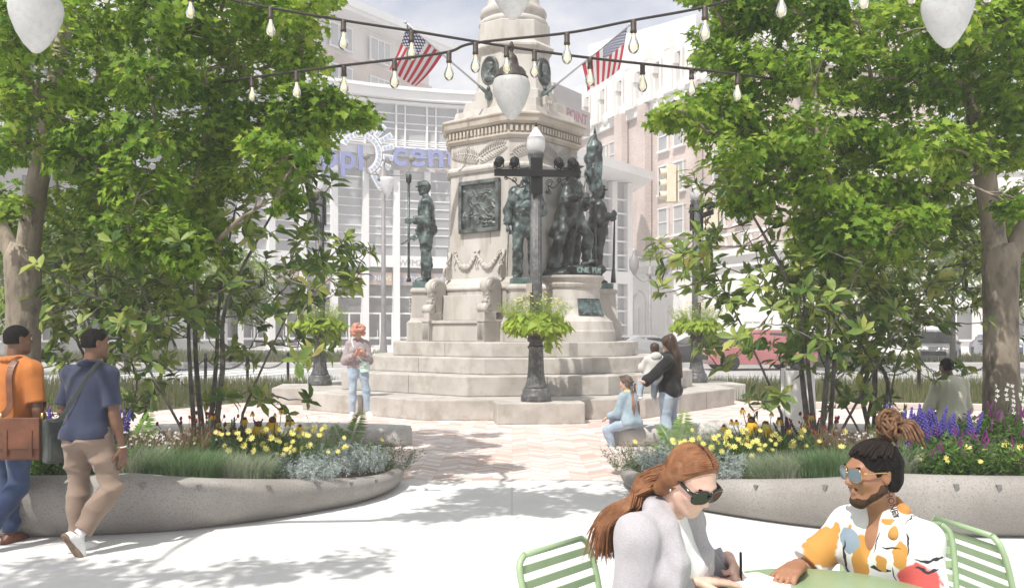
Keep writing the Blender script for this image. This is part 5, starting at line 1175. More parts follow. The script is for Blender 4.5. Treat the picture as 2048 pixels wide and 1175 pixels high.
nv = lambda v: np.array(v, float) / np.linalg.norm(v)
class Fig:
    """joints and body volumes of one figure; local frame x right, y forward, z up, ground at z 0"""
    def __init__(s, H, P, fem=False, bulk=1.0, hs=1.0):
        s.H = H; s.fem = fem; U = nv(P.get('spine', (0, 0, 1))); s.su = U
        pr = nv((math.cos(P.get('hip_turn', 0)), math.sin(P.get('hip_turn', 0)), P.get('hip_tilt', 0))); tw = P.get('twist', 0); sr = np.array((math.cos(tw), math.sin(tw), P.get('sh_tilt', 0))); sr = nv(sr - U * (sr @ U)); s.sr = sr; s.sf = np.cross(U, sr)
        LT, LS, LU, LF = .245 * H, .238 * H, .172 * H, .150 * H; hw = .052 * H; shw = (.092 if fem else .101) * H * (.94 + .06 * bulk)
        s.legs = {}
        if 'pelvis' in P: pel = np.array(P['pelvis'], float)
        else:
            zs = []
            for sd in 'LR': zs.append(-(nv(P['thigh' + sd])[2] * LT + nv(P['shank' + sd])[2] * LS) + .045 * H)
            pel = np.array((0, 0, max(zs)), float)
        s.pel = pel; B = bulk; b = {}
        for sd, sg in (('L', -1), ('R', 1)):
            hip = pel + pr * sg * hw - U * .01 * H; kn = hip + nv(P['thigh' + sd]) * LT; an = kn + nv(P['shank' + sd]) * LS; fd = nv(P.get('foot' + sd, (0, 1, -.05))); s.legs[sd] = (hip, kn, an, fd)
            sh_d = nv(P['shank' + sd]); back = np.cross(np.cross(sh_d, fd), sh_d); back = -back / max(1e-6, np.linalg.norm(back))
            b['thigh' + sd] = [cone(hip, kn, .050 * H * B, .034 * H, .03), elli(hip + (kn - hip) * .25, np.array((.054, .056, .10)) * H * B, s.q_axis(kn - hip), .03)]
            b['shank' + sd] = [cone(kn, an, .033 * H, .0205 * H, .02), elli(kn + (an - kn) * .30 + back * .012 * H, np.array((.030, .034, .085)) * H, s.q_axis(an - kn), .03)]
            dn = np.cross(np.cross(fd, (0, 0, 1)), fd) * -1; dn = dn / max(1e-6, np.linalg.norm(dn)); sole = an + dn * .028 * H; s.legs[sd] = (hip, kn, an, fd, dn)
            b['foot' + sd] = [cone(an, sole - fd * .022 * H, .022 * H, .021 * H, .015), cone(sole - fd * .02 * H - dn * .003 * H, sole + fd * .085 * H, .022 * H, .015 * H, .015), cone(an, sole + fd * .06 * H - dn * .006 * H, .021 * H, .019 * H, .015)]
        ch = pel + U * .19 * H; wa = pel + U * .09 * H; shc = pel + U * .285 * H; s.shc = shc; q = np.stack([sr, s.sf, U], 1); s.q = q; fem_w = .90 if fem else 1.0
        gl = -np.cross(U, pr) * -1
        fwdp = np.cross((0, 0, 1), pr) ; fwdp = nv(fwdp)
        b['hips'] = [elli(pel + U * .015 * H, np.array((.098 if fem else .092, .066, .075)) * H * B, np.stack([pr, fwdp, np.cross(pr, fwdp)], 1), .03), elli(pel - fwdp * .030 * H + pr * .045 * H - U * .01 * H, np.array((.05, .05, .055)) * H * B, None, .03), elli(pel - fwdp * .030 * H - pr * .045 * H - U * .01 * H, np.array((.05, .05, .055)) * H * B, None, .03)]
        b['belly'] = [elli(wa, np.array((.078 * fem_w, .058, .085)) * H * B, q, .04)]
        b['chest'] = [elli(ch + U * .01 * H, np.array((.094 * fem_w, .064, .105)) * H * B, q, .04), elli(ch + U * .055 * H, np.array((.100 * fem_w, .056, .06)) * H * B, q, .04)]
        if fem: b['chest'] += [elli(ch + s.sf * .045 * H + sr * sg * .042 * H + U * .005 * H, np.array((.036, .034, .036)) * H, q, .025) for sg in (-1, 1)]
        else: b['chest'] += [elli(ch + s.sf * .028 * H + sr * sg * .045 * H + U * .03 * H, np.array((.05, .036, .04)) * H * B, q, .03) for sg in (-1, 1)]
        nb = shc + U * .025 * H; s.nb = nb; hf = nv(P.get('head', (0, 1, 0))); hu = np.array(P.get('headup', (0, 0, 1)), float); hu = nv(hu - hf * (hf @ hu)); hr = np.cross(hf, hu); s.hf, s.hu, s.hr = hf, hu, hr; s.hh = hh = .130 * H * hs
        nd = nv(P.get('neck', U * .9 + hf * .22)); hc = nb + nd * .045 * H + hu * .42 * hh + hf * .10 * hh; s.hc = hc; s.hq = np.stack([hr, hf, hu], 1)
        b['shoulders'] = []; s.arms = {}
        for sd, sg in (('L', -1), ('R', 1)):
            sh = shc + sr * sg * shw - U * .022 * H + np.array(P.get('shrug' + sd, (0, 0, 0)), float)
            if 'ik' + sd in P:      # wrist target and elbow direction
                t_, pole = (np.array(v, float) for v in P['ik' + sd]); v = t_ - sh; L = min(np.linalg.norm(v), (LU + LF) * .995); v = nv(v); c_ = (LU * LU + L * L - LF * LF) / (2 * LU * L); pole = nv(pole - v * (pole @ v)); el = sh + v * LU * c_ + pole * LU * math.sqrt(max(0, 1 - c_ * c_)); wr = sh + v * L; P = {**P, 'fore' + sd: wr - el, 'upper' + sd: el - sh}
            else: el = sh + nv(P['upper' + sd]) * LU; wr = el + nv(P['fore' + sd]) * LF
            hd = nv(P.get('hand' + sd, P['fore' + sd])); s.arms[sd] = (sh, el, wr, hd)
            b['shoulders'] += [cone(nb - U * .006 * H, sh, .028 * H, .031 * H * B, .03)]
            b['upper' + sd] = [cone(sh, el, .031 * H * B, .0235 * H * B, .02), elli(sh + (el - sh) * .45, np.array((.029, .031, .07)) * H * B, s.q_axis(el - sh), .02)]
            b['fore' + sd] = [cone(el, wr, .0235 * H, .0150 * H, .015), elli(el + (wr - el) * .25, np.array((.025, .025, .05)) * H, s.q_axis(wr - el), .02)]
            pn = nv(P.get('palm' + sd, (-sg, 0, 0))); pn = nv(pn - hd * (pn @ hd)); lat = np.cross(hd, pn) * P.get('thumb' + sd, sg * -1.0)
            b['hand' + sd] = s.hand(wr, hd, pn, lat, P.get('curl' + sd, .35), P.get('grip' + sd, None)); s.arms[sd] = (sh, el, wr, hd, pn, lat)
        b['neck'] = [cone(nb - U * .02 * H, hc - hu * .22 * hh - hf * .10 * hh, .036 * H * (.88 if fem else 1), .031 * H * (.88 if fem else 1) * (hs ** .5), .02)]
        X = lambda x, y, z: hc + (hr * x + hf * y + hu * z) * hh
        e = lambda x, y, z, r, k=.012: elli(X(x, y, z), np.array(r) * hh, s.hq, k)
        c = lambda p0, p1, r0, r1, k=.012: cone(X(*p0), X(*p1), r0 * hh, r1 * hh, k)
        s.X = X; jw = .92 if fem else 1.0
        b['head'] = [e(0, -.07, .13, (.325, .415, .365), .03), e(0, .10, -.10, (.265 * jw, .285, .36), .03), e(0, .20, -.34, (.13 * jw, .13, .13), .03), c((.20 * jw, .02, -.25), (.05, .25, -.42), .075, .07, .03), c((-.20 * jw, .02, -.25), (-.05, .25, -.42), .075, .07, .03), e(0, .275, -.445, (.075, .06, .05), .02), e(0, .335, .10, (.19, .06, .045), .025)]
        b['head'] += [e(x, .255, -.10, (.10, .09, .09), .03) for x in (-.155, .155)]
        b['head'] += [sub(e(x, .425, .015, (.075, .07, .045), .02)) for x in (-.135, .135)]
        b['head'] += [c((0, .355, .04), (0, .435, -.10), .030, .040, .012), e(0, .435, -.125, (.045, .045, .038), .010), e(-.048, .395, -.135, (.034, .036, .026), .008), e(.048, .395, -.135, (.034, .036, .026), .008), e(0, .365, -.235, (.085, .035, .020), .008), e(0, .360, -.275, (.075, .038, .022), .008), sub(e(0, .415, -.256, (.075, .02, .005), .004))]
        for x in (-1, 1): b['head'] += [e(x * .325, -.04, -.02, (.028, .075, .125), .010), sub(e(x * .352, -.02, -.01, (.012, .035, .06), .008))]
        s.b = b
    @staticmethod
    def q_axis(v):
        z = nv(v); x = np.cross((0, 1, 0), z); x = x / np.linalg.norm(x) if np.linalg.norm(x) > 1e-6 else np.array((1., 0, 0)); return np.stack([x, np.cross(z, x), z], 1)
    def hand(s, w_, hd, pn, lat, curl, grip):
        L = .108 * s.H; out = []; 
        for i, (o, sc_) in enumerate(((.17, .92), (.06, 1.0), (-.05, .95), (-.155, .76))):
            kn = w_ + hd * (.50 - .03 * abs(i - 1)) * L + lat * o * L; out.append(cone(w_ + lat * o * .55 * L + hd * .04 * L, kn, .095 * L, .078 * L, .012)); p = kn; cu = curl * (1 + .12 * i) if np.isscalar(curl) else curl[i]; a = cu * .55
            for seg, (l, r0, r1) in enumerate(((.27, .064, .056), (.17, .056, .050), (.12, .050, .042))):
                d = hd * math.cos(a) + pn * math.sin(a) + lat * o * .25; d = nv(d); q_ = p + d * l * L * sc_; out.append(cone(p, q_, r0 * L, r1 * L, .0035)); p = q_; a += cu
        th = w_ + hd * .14 * L + lat * .15 * L; c0 = curl if np.isscalar(curl) else curl[0]
        d = nv(hd * .70 + lat * (.75 - .45 * min(1, c0)) + pn * (.2 + .45 * c0)); q_ = th + d * .27 * L; out.append(cone(th, q_, .092 * L, .068 * L, .008)); d2 = nv(d + hd * .35 - lat * .35 * min(1, c0) + pn * .3 * c0); q2 = q_ + d2 * .16 * L; out.append(cone(q_, q2, .066 * L, .058 * L, .004)); out.append(cone(q2, q2 + nv(d2 + hd * .2) * .11 * L, .058 * L, .044 * L, .004)); return out
    def all(s, keys=None, d=0.0):
        out = []
        for k_ in (keys or s.b): out += [p if (p[0] == '-' or d == 0) else inflate(p, d) for p in s.b[k_]]
        return out
    ORDER = ('hips', 'belly', 'chest', 'shoulders', 'neck', 'head', 'thighL', 'thighR', 'shankL', 'shankR', 'footL', 'footR', 'upperL', 'upperR', 'foreL', 'foreR', 'handL', 'handR')
    def body(s, hide=()): return [p for k_ in s.ORDER for p in (s.b[k_] if k_ not in hide else [])]
    def top_(s, d, hem, sleeve, slv=1.0, loose=0.0, sides='LR', neckline=.030):
        """shirt volumes: hem = height along the spine from the pelvis (fraction of H); sleeve 0..2 along upper arm + forearm"""
        H = s.H; U = s.su; hp = (s.pel + U * hem * H, -U); out = []; nk = (s.nb + U * neckline * H, U)
        for k_ in ('hips', 'belly', 'chest', 'shoulders'):
            for p in s.b[k_]: out.append(inflate(p, d + (loose if k_ in ('hips', 'belly') else 0), max(p[5], .035), (hp, nk)))
        out.append(cone(s.pel + U * .0 * H, s.pel + U * .2 * H, .07 * H + d + loose, .075 * H + d, .05, (hp,), (s.sf, 1.25)))
        for sd in sides:
            sh, el, wr = s.arms[sd][:3]; a1 = min(1, sleeve); e1 = sh + (el - sh) * a1; ud = nv(el - sh); fl = .006 * slv
            out.append(cone(sh - ud * .01, sh + (el - sh) * min(1.12 if sleeve > 1 else a1 + .1, 1.12), .029 * H + d, (.029 - .005 * a1) * H + d + fl, .03, () if sleeve > 1 else ((e1, ud),)))
            if sleeve > 1:
                f1 = el + (wr - el) * (sleeve - 1); fd = nv(wr - el); out.append(cone(el - fd * .012, wr + fd * .02, .026 * H + d, .018 * H + d + fl, .025, ((f1, fd),)))
        return out
    def trousers(s, d, waist, hem, flare=.0, sides='LR', thigh_loose=0.0):
        H = s.H; U = s.su; wp = (s.pel + U * waist * H, U); out = [inflate(p, d, .05, (wp,)) for p in s.b['hips'] + s.b['belly']]
        for sd in sides:
            hip, kn, an = s.legs[sd][:3]; sd_ = nv(an - kn); e = kn + (an - kn) * hem
            out += [inflate(p, d + thigh_loose, .035) for p in s.b['thigh' + sd]]; out.append(cone(kn - sd_ * .01, an + sd_ * .03, .034 * H + d, .0215 * H + d + flare, .03, ((e, sd_),))); out.append(inflate(s.b['shank' + sd][1], d + flare * .5, .03, ((e, sd_),)))
        return out
    def shoe(s, sd, d=.006, high=0.0):
        hip, kn, an, fd, dn = s.legs[sd]; H = s.H; so = an + dn * .043 * H; up = nv(kn - an); top = an + up * (.006 + high) * H
        out = [inflate(p, d, .015, ((top, up), (so - dn * .006 * H, dn))) for p in s.b['foot' + sd]]
        c = an + dn * .040 * H; lat = np.cross(fd, dn); sole = [cone(c - fd * .032 * H, c + fd * .098 * H, .024 * H, .020 * H, .01, ((so + dn * .004 * H, dn), (so - dn * .012 * H, -dn))), elli(c + fd * .06 * H, np.array((.028, .05, .02)) * H, np.stack([lat, fd, -dn], 1), .01, ((so + dn * .004 * H, dn), (so - dn * .012 * H, -dn)))]
        return out, sole

def to_local(p, loc, f):
    f = Vector((f[0], f[1], 0)).normalized(); d = Vector(p) - Vector(loc); return (d.x * f.y - d.y * f.x, d.x * f.x + d.y * f.y, d.z)
SKIN = {}
def skin(name, c):
    d = tuple(x * .82 for x in c); d = (d[0], d[1] * .94, d[2] * .9)
    return M('skin_' + name, d, c, rough=.5, scale=14, sss=.08, spec=.4, bump=.06, bscale=300, bdist=.002)
SK_DARK = skin('deep', (.165, .085, .052)); SK_BROWN = skin('brown', (.34, .17, .097)); SK_TAN = skin('tan', (.50, .29, .20)); SK_PALE = skin('pale', (.68, .46, .37))
def cloth(name, c1, c2, scale=9, rough=.85, **k): return M('cloth_' + name, c1, c2, rough=rough, scale=scale, bump=k.pop('bump', .25), bscale=k.pop('bscale', 220), bdist=.004, sheen=.15, **k)
JEANS = cloth('jeans', (.012, .026, .075), (.028, .053, .125), 5, c3=(.07, .11, .20), s3=4, f3=.5); LJEANS = cloth('light_jeans', (.27, .36, .46), (.38, .46, .55), 5, c3=(.5, .57, .63), s3=3, f3=.4)
KHAKI = cloth('khaki', (.20, .14, .105), (.26, .19, .145), 4); NAVY = cloth('navy', (.012, .018, .045), (.021, .030, .066), 5); ORANGE = cloth('orange_linen', (.37, .115, .016), (.46, .155, .028), 6, c3=(.34, .10, .016), s3=18, f3=.4)
BLACKC = cloth('black', (.012, .011, .012), (.02, .019, .02), spec=.2); GREYC = cloth('grey_marl', (.27, .225, .235), (.37, .31, .32), 30); HOOD = cloth('pale_grey', (.52, .51, .49), (.62, .61, .59)); OLIVE = cloth('pale_olive', (.50, .50, .39), (.58, .58, .46), 3); DENIM = cloth('pale_denim', (.24, .33, .40), (.34, .43, .50)); WHITEC = cloth('white', (.72, .72, .74), (.8, .8, .81)); CARDI = cloth('cardigan', (.36, .345, .37), (.43, .415, .435), 180, bump=.6, bscale=260)
HAIRB = M('hair_black', (.006, .005, .005), (.013, .011, .010), spec=.12, rough=.75, scale=40, bump=.7, bscale=260, bdist=.006); HAIRBR = M('hair_brown', (.035, .018, .011), (.075, .042, .026), rough=.42, scale=30, stretch=(1, 1, .15), bump=.5, bscale=160, bdist=.004); HAIRAU = M('hair_auburn', (.15, .062, .027), (.27, .125, .06), rough=.55, scale=24, spec=.25); HAIRPK = M('hair_coral', (.42, .17, .115), (.56, .29, .21), rough=.6, scale=20); HAIRLB = M('hair_chestnut', (.20, .095, .05), (.34, .18, .10), rough=.45, scale=40, stretch=(1, 1, .2)); DREAD = M('hair_dreads', (.075, .036, .017), (.20, .10, .045), rough=.7, scale=45, bump=.8, bscale=120, bdist=.006)
SHOEW = M('shoe_white', (.70, .70, .69), (.78, .78, .77), rough=.6, scale=12); SOLEM = M('shoe_sole', (.20, .135, .09), (.28, .2, .14), rough=.8, scale=30); LEATH = M('leather_tan', (.105, .034, .013), (.18, .062, .026), rough=.45, scale=9, c3=(.12, .035, .014), s3=20, f3=.6, bump=.3, bscale=80, bdist=.004); SOLED = M('sole_dark', (.03, .028, .026), rough=.8); DKBAG = M('bag_dark_green', (.045, .055, .05), (.075, .085, .078), rough=.6, scale=14, bump=.3, bscale=120, bdist=.003); MINT = M('bag_mint', (.46, .62, .56), (.55, .70, .64), rough=.5, scale=10)
EYEW = M('eye_white', (.75, .73, .70), rough=.2); IRIS = M('eye_iris', (.03, .018, .012), rough=.1)

def person(loc, f, fig, label, skinm, res, group=None, hide=()):
    yaw = math.atan2(-f[0], f[1]); o = sdf_obj('person', fig.body(hide), res, skinm, None); o.location = loc; o.rotation_euler = (0, 0, yaw); tag(o, label, 'person', group); o['_yaw'] = yaw; del o['_yaw']; return o
def eyes(o, fig):
    for x in (-.135, .135):
        mb = MB(); c = fig.X(x, .325, .012); r = .062 * fig.hh; mb.ell(c, (r, r, r), nu=12, nv=8); e = mb.build('eye', [EYEW], o); mb = MB(); mb.ell(fig.X(x, .325 + .042, .012), (r * .42,) * 3, nu=10, nv=6); mb.build('iris', [IRIS], e)
    mb = MB()
    for x in (-1, 1): mb.tube([fig.X(x * u, .375 - .25 * max(0, u - .1), .105 + .03 * math.sin((u - .06) * 9)) for u in (.06, .11, .16, .21)], [.010 * fig.hh * 1.6] * 4, 6)
    mb.build('eyebrow', [HAIRB], o)
def haircap(fig, d=.03, front=.22, low=-.28, k=.02):
    """skull cap that leaves the face free"""
    X, hh = fig.X, fig.hh; pl1 = (X(0, front, .18), nv(fig.hf * .9 - fig.hu * .55)); pl2 = (X(0, 0, low), -fig.hu); pl3 = (X(0, .06, -.12), nv(fig.hf * .95 - fig.hu * .25))
    return [elli(X(0, -.07, .13), (np.array((.325, .415, .365)) + d) * hh, fig.hq, k, (pl1, pl2)), elli(X(0, -.20, -.08), np.array((.29 + d, .27 + d, .30)) * hh, fig.hq, k, (pl3, pl2))]
def dress(o, name, prims, m, res, folds=.0035, seed=1, **k): return sdf_obj(name, prims, res, m, o, folds, seed, **k)
def shoes(o, fig, m, sm, res, sides='LR', d=.006, high=0.0):
    for sd in sides:
        a, b = fig.shoe(sd, d, high); q = sdf_obj('shoe', a, res, m, o); sdf_obj('sole', b, res, sm, q)
def strap_obj(name, pts, wd, th, m, parent):
    mb = MB(); pts = [Vector(p) for p in catmull(pts, 6, False)]; rings = []
    for i, p in enumerate(pts):
        t = (pts[min(i + 1, len(pts) - 1)] - pts[max(0, i - 1)]).normalized(); a = t.cross(Vector((0, 1, 0))); a = a.normalized() if a.length > .05 else Vector((1, 0, 0)); b = t.cross(a).normalized(); rings.append([tuple(p + a * x * wd / 2 + b * y * th / 2) for x, y in ((-1, -1), (1, -1), (1, 1), (-1, 1))])
    mb.loft(rings, 0, True, False); return mb.build(name, [m], parent)

# ---- two men walking past the left planter
fg = Fig(1.70, dict(spine=(0, .04, 1), thighL=(-.03, .22, -.97), shankL=(0, .02, -1), footL=(0, 1, -.03), thighR=(0, -.05, -1), shankR=(-.22, -.62, -.78), footR=(0, .28, -.96), upperL=(-.12, .25, -1), foreL=(0, .4, -.9), upperR=(.22, -.05, -1), foreR=(.16, .28, -1), palmR=(-1, 0, 0), head=(.42, .9, .03), twist=.05), bulk=.92)
f1 = (.25, .97); L1 = W(22, 1092, 1800 * EYE / 432); L1.z = 0
o = person(L1, f1, fg, 'man in an orange shirt and blue jeans walking away with a leather satchel', SK_DARK, .0085); eyes(o, fg); P1 = o
sdf_obj('hair', haircap(fg, .012, .30, -.14), .008, HAIRB, o); dress(o, 'shirt', fg.top_(.014, -.03, .80, 2.0, .014), ORANGE, .0085, .0035, 3)
sdf_obj('collar', [cone(fg.nb + fg.su * .008 + fg.sr * .035 * math.cos(a) * 1.9 - fg.sf * .03 + fg.sf * .06 * math.sin(a), fg.nb + fg.su * .022 + fg.sr * .035 * math.cos(a + .5) * 1.8 - fg.sf * .03 + fg.sf * .055 * math.sin(a + .5), .016, .014, .01) for a in np.arange(2.4, 7.0, .5)], .007, ORANGE, o)
dress(o, 'jeans', fg.trousers(.009, .01, .93, .012), JEANS, .0085, .0032, 4, fdir=(.5, .5, 1)); shoes(o, fg, LEATH, SOLED, .007)
w_ = fg.arms['R'][2]; mb = MB(); mb.lathe([(.030, -.008), (.034, -.006), (.034, .006), (.030, .008)], w_, 20, q=Vector(fg.arms['R'][3]).to_track_quat('Z', 'Y').to_matrix()); mb.ell(w_ + np.array((.03, -.01, 0)), (.012, .018, .018)); mb.build('wrist_watch', [M('watch_steel', (.55, .54, .5), rough=.25, metal=.9)], o)
def to_world(o, p): return o.matrix_basis @ Vector(p)
# his satchel
bc = fg.pel + np.array((.205, -.115, -.045)); bag = empty('satchel', to_world(o, bc), o.rotation_euler.z + R(18), 'brown leather satchel hanging at the hip of the man in orange', 'bag')
mb = MB(); mb.box((0, 0, 0), (.30, .09, .31)); mb.build('body', [LEATH], bag, bevel=.018, seg=3); mb = MB(); mb.box((.0, -.052, .045), (.305, .014, .235)); mb.build('flap', [LEATH], bag, bevel=.006); mb = MB()
for x in (-.09, .09): mb.box((x, -.063, -.03), (.03, .008, .2))
mb.build('flap_strap', [LEATH], bag, bevel=.002); mb = MB()
for x in (-.15, .15): mb.tube([(x, 0, .13), (x, 0, .19)], .012, 8)
mb.build('ring', [M('brass', (.55, .40, .16), rough=.3, metal=.9)], bag)
iw = bag.matrix_basis.inverted(); loc2 = lambda p: iw @ to_world(P1, p)
sh = fg.arms['R'][0]; strap_obj('strap', [(-.15, 0, .17), loc2(fg.pel + np.array((.12, -.14, .20))), loc2(fg.shc + np.array((.085, -.125, -.05))), loc2(fg.shc + np.array((.09, -.04, .062))), loc2(fg.shc + np.array((.11, .085, -.04))), loc2(fg.pel + np.array((.19, .12, .2))), (.15, 0, .17)], .045, .006, LEATH, bag)

fg = Fig(1.665, dict(spine=(0, .05, 1), thighL=(-.06, .10, -1), shankL=(.06, -.06, -1), footL=(.1, 1, -.03), thighR=(.20, .12, -.97), shankR=(-.36, -.50, -.79), footR=(.2, .50, -.84), upperL=(-.30, .05, -1), foreL=(.25, .62, -.62), palmL=(1, 0, 0), upperR=(.20, -.06, -1), foreR=(.16, .16, -1), handR=(.05, .12, -1), palmR=(-1, .2, 0), head=(.52, .85, .02), twist=-.04), bulk=.92)
f2 = (.22, .975); L2 = W(176, 1106, 1800 * EYE / 444); L2.z = 0
o = person(L2, f2, fg, 'man in a navy polo shirt and khaki trousers walking away', SK_DARK, .0085); eyes(o, fg); P2 = o
sdf_obj('hair', haircap(fg, .012, .30, -.14), .008, HAIRB, o); dress(o, 'polo_shirt', fg.top_(.012, -.014, .78, 1.4, .018), NAVY, .0085, .003, 7)
sdf_obj('collar', [cone(fg.nb + fg.su * .010 + fg.sr * .066 * math.cos(a) - fg.sf * .028 + fg.sf * .06 * math.sin(a), fg.nb + fg.su * .022 + fg.sr * .062 * math.cos(a + .5) - fg.sf * .028 + fg.sf * .055 * math.sin(a + .5), .014, .013, .01) for a in np.arange(2.4, 7.0, .5)], .007, NAVY, o)
dress(o, 'trousers', fg.trousers(.010, .016, .86, .020), KHAKI, .0085, .0042, 9, fdir=(.5, .5, 1)); shoes(o, fg, SHOEW, SOLEM, .007)
for sd in 'LR': hip, kn, an = fg.legs[sd][:3]; sdf_obj('sock', [cone(kn + (an - kn) * .78, an, .0235 * 1.66, .024 * 1.66, .01)], .007, WHITEC, o)
w_ = fg.arms['R'][2]; mb = MB(); mb.lathe([(.027, -.005), (.031, -.003), (.031, .003), (.027, .005)], w_, 20, q=Vector(fg.arms['R'][3]).to_track_quat('Z', 'Y').to_matrix()); mb.build('bracelet', [M('bracelet_white', (.75, .74, .7), rough=.4)], o)
bc = fg.pel + np.array((-.235, .04, -.05)); bag = empty('shoulder_bag', to_world(o, bc), o.rotation_euler.z + R(62), 'dark green slim shoulder bag at the hip of the man in navy', 'bag')
mb = MB(); mb.box((0, 0, 0), (.30, .085, .33)); mb.build('body', [DKBAG], bag, bevel=.022, seg=3); mb = MB(); mb.box((0, -.046, -.04), (.25, .012, .2)); mb.build('pocket', [DKBAG], bag, bevel=.004)
iw = bag.matrix_basis.inverted(); loc2 = lambda p: iw @ to_world(P2, p)
strap_obj('strap', [(-.13, 0, .16), loc2(fg.pel + np.array((-.12, -.15, .13))), loc2(fg.pel + np.array((.0, -.135, .30))), loc2(fg.shc + np.array((.09, -.10, .0))), loc2(fg.shc + np.array((.10, -.02, .06))), loc2(fg.shc + np.array((.06, .09, -.02))), loc2(fg.pel + np.array((-.13, .15, .18))), (.13, 0, .16)], .032, .005, DKBAG, bag)

# ---- woman looking at her phone beside the monument
fg = Fig(1.74, dict(thighL=(-.16, .02, -1), shankL=(-.10, -.06, -1), footL=(-.45, 1, -.02), thighR=(.03, .03, -1), shankR=(-.01, -.08, -1), footR=(.25, 1, -.02), hip_turn=.1, upperL=(-.22, .15, -1), foreL=(.30, .85, .38), upperR=(.28, .05, -1), foreR=(-.72, .70, .28), handR=(-.55, .6, .5), handL=(.2, .75, .6), palmL=(1, 0, .3), palmR=(-.2, -.3, .9), curlL=.9, curlR=.6, head=(-.12, .88, -.42)), fem=True, bulk=.92)
L3 = W(716, 831, 1800 * EYE / 171); L3.z = 0; o = person(L3, (.12, -.99), fg, 'woman with coral curly hair in grey jumper standing by the monument steps', SK_TAN, .011); eyes(o, fg)
dress(o, 'jumper', fg.top_(.016, .02, 1.93, 1.5, .006, neckline=.035), GREYC, .011, .004, 11); dress(o, 'jeans', fg.trousers(.006, .085, .96, .004), LJEANS, .011, .003, 12, fdir=(.5, .5, 1)); shoes(o, fg, SHOEW, SHOEW, .010, high=.03)
rg = random.Random(6); hp = haircap(fg, .10, .34, -.45, .03)
for i in range(120):
    a, u = rg.uniform(0, 6.28), rg.uniform(-.55, .95); q = math.sqrt(max(0, 1 - min(1, abs(u)) ** 2)); x, y, z = .50 * q * math.cos(a), -.12 + .52 * q * math.sin(a), .12 + .52 * u
    if y > .14 and z < .34 and abs(x) < .30: continue
    hp.append(elli(fg.X(x * 1.12, y * 1.08, z * 1.08), np.array((.105, .105, .105)) * fg.hh * rg.uniform(.7, 1.3), None, .006))
sdf_obj('hair', hp, .011, HAIRPK, o, .003, 3, 2.2)
pw = to_world(o, (fg.arms['L'][2] + fg.arms['R'][2]) / 2 + np.array((0, .075, .075))); ph = empty('phone', pw, o.rotation_euler.z, 'slim phone in the hands of the woman by the steps', 'phone'); q = Matrix.Rotation(R(-38), 3, 'X'); mb = MB(); mb.box((0, 0, 0), (.072, .009, .145), mat=q); mb.build('body', [M('phone_coral', (.60, .22, .16), rough=.35)], ph, bevel=.003); mb = MB(); mb.box(tuple(q @ Vector((0, -.0056, 0))), (.066, .002, .135), mat=q); mb.build('screen', [BLACK], ph)
bg_ = empty('handbag', to_world(o, fg.pel + np.array((-.13, .10, .03))), o.rotation_euler.z + R(-8), 'small mint handbag on a thin strap on the woman by the steps', 'bag'); mb = MB(); mb.box((0, 0, 0), (.20, .08, .21), mat=Matrix.Rotation(R(10), 3, 'Y')); mb.build('body', [MINT], bg_, bevel=.02, seg=3); mb = MB(); mb.box((0, .044, .04), (.18, .012, .10), mat=Matrix.Rotation(R(10), 3, 'Y')); mb.build('flap', [MINT], bg_, bevel=.005)
iw = bg_.matrix_basis.inverted(); strap_obj('strap', [iw @ to_world(o, p) for p in (fg.pel + np.array((-.08, .13, .14)), fg.pel + np.array((.02, .15, .27)), fg.shc + np.array((.10, .10, -.02)), fg.shc + np.array((.12, 0, .062)), fg.shc + np.array((.08, -.10, -.05)), fg.pel + np.array((-.12, -.12, .15)), fg.pel + np.array((-.16, .06, .13)))], .018, .005, M('strap_white', (.7, .72, .7), rough=.6), bg_)

# ---- girl with plaits sitting on the low bench
gd = 12.7; fg = Fig(1.30, dict(pelvis=(0, 0, .365), spine=(0, .10, 1), thighL=(-.55, .72, -.36), shankL=(.30, -.15, -.94), footL=(-.5, .9, -.35), thighR=(-.42, .90, .05), shankR=(.03, .16, -.98), footR=(-.4, .9, -.25), upperL=(-.22, .25, -1), foreL=(-.05, .85, -.35), upperR=(.12, .3, -1), foreR=(-.5, .8, -.3), palmL=(0, 0, -1), palmR=(0, 0, -1), head=(-.35, .92, -.12)), fem=True, bulk=.95, hs=1.22)
L4 = Vector(((1262 - 1024) / FPX * gd, gd, 0)); o = person(L4, (-.58, .81), fg, 'girl with two long plaits in denim jacket sitting on a low bench', SK_PALE, .010); eyes(o, fg)
dress(o, 'jacket', fg.top_(.016, -.02, 1.92, 1.2, .008), DENIM, .010, .004, 21); dress(o, 'jeans', fg.trousers(.008, .05, .90, .006), LJEANS, .010, .003, 22, fdir=(.5, .5, 1)); shoes(o, fg, M('shoe_stone', (.52, .49, .44), (.60, .57, .52), rough=.7), SHOEW, .009)
sdf_obj('scarf', [cone(fg.nb + np.array((.05 * math.cos(a), .05 * math.sin(a) + .005, .018 + .008 * math.sin(a))), fg.nb + np.array((.05 * math.cos(a + .5), .05 * math.sin(a + .5) + .005, .018 + .008 * math.sin(a + .5))), .022, .022, .01) for a in np.arange(0, 6.3, .5)], .009, M('scarf_yellow', (.66, .44, .03), (.74, .52, .06), rough=.8, scale=20), o)
hp = haircap(fg, .02, .30, -.30, .02)
for sg in (-1, 1):
    for i in range(9): u = i / 8; hp.append(elli(fg.X(sg * (.10 + .12 * math.sin(u * 2.0)), .28 - .85 * u, .46 + .10 * math.sin(u * 3) - .62 * u * u), np.array((.075, .07, .065)) * fg.hh, None, .008))
    for i in range(4): hp.append(elli(fg.X(sg * (.22 + .02 * i), -.50, -.30 - .14 * i), np.array((.075, .075, .08)) * fg.hh, None, .008))
sdf_obj('hair', hp, .009, M('hair_ash', (.06, .038, .028), (.17, .12, .095), rough=.5, scale=30), o, .002, 5, 2.5)
mb = MB(); rg = random.Random(3)
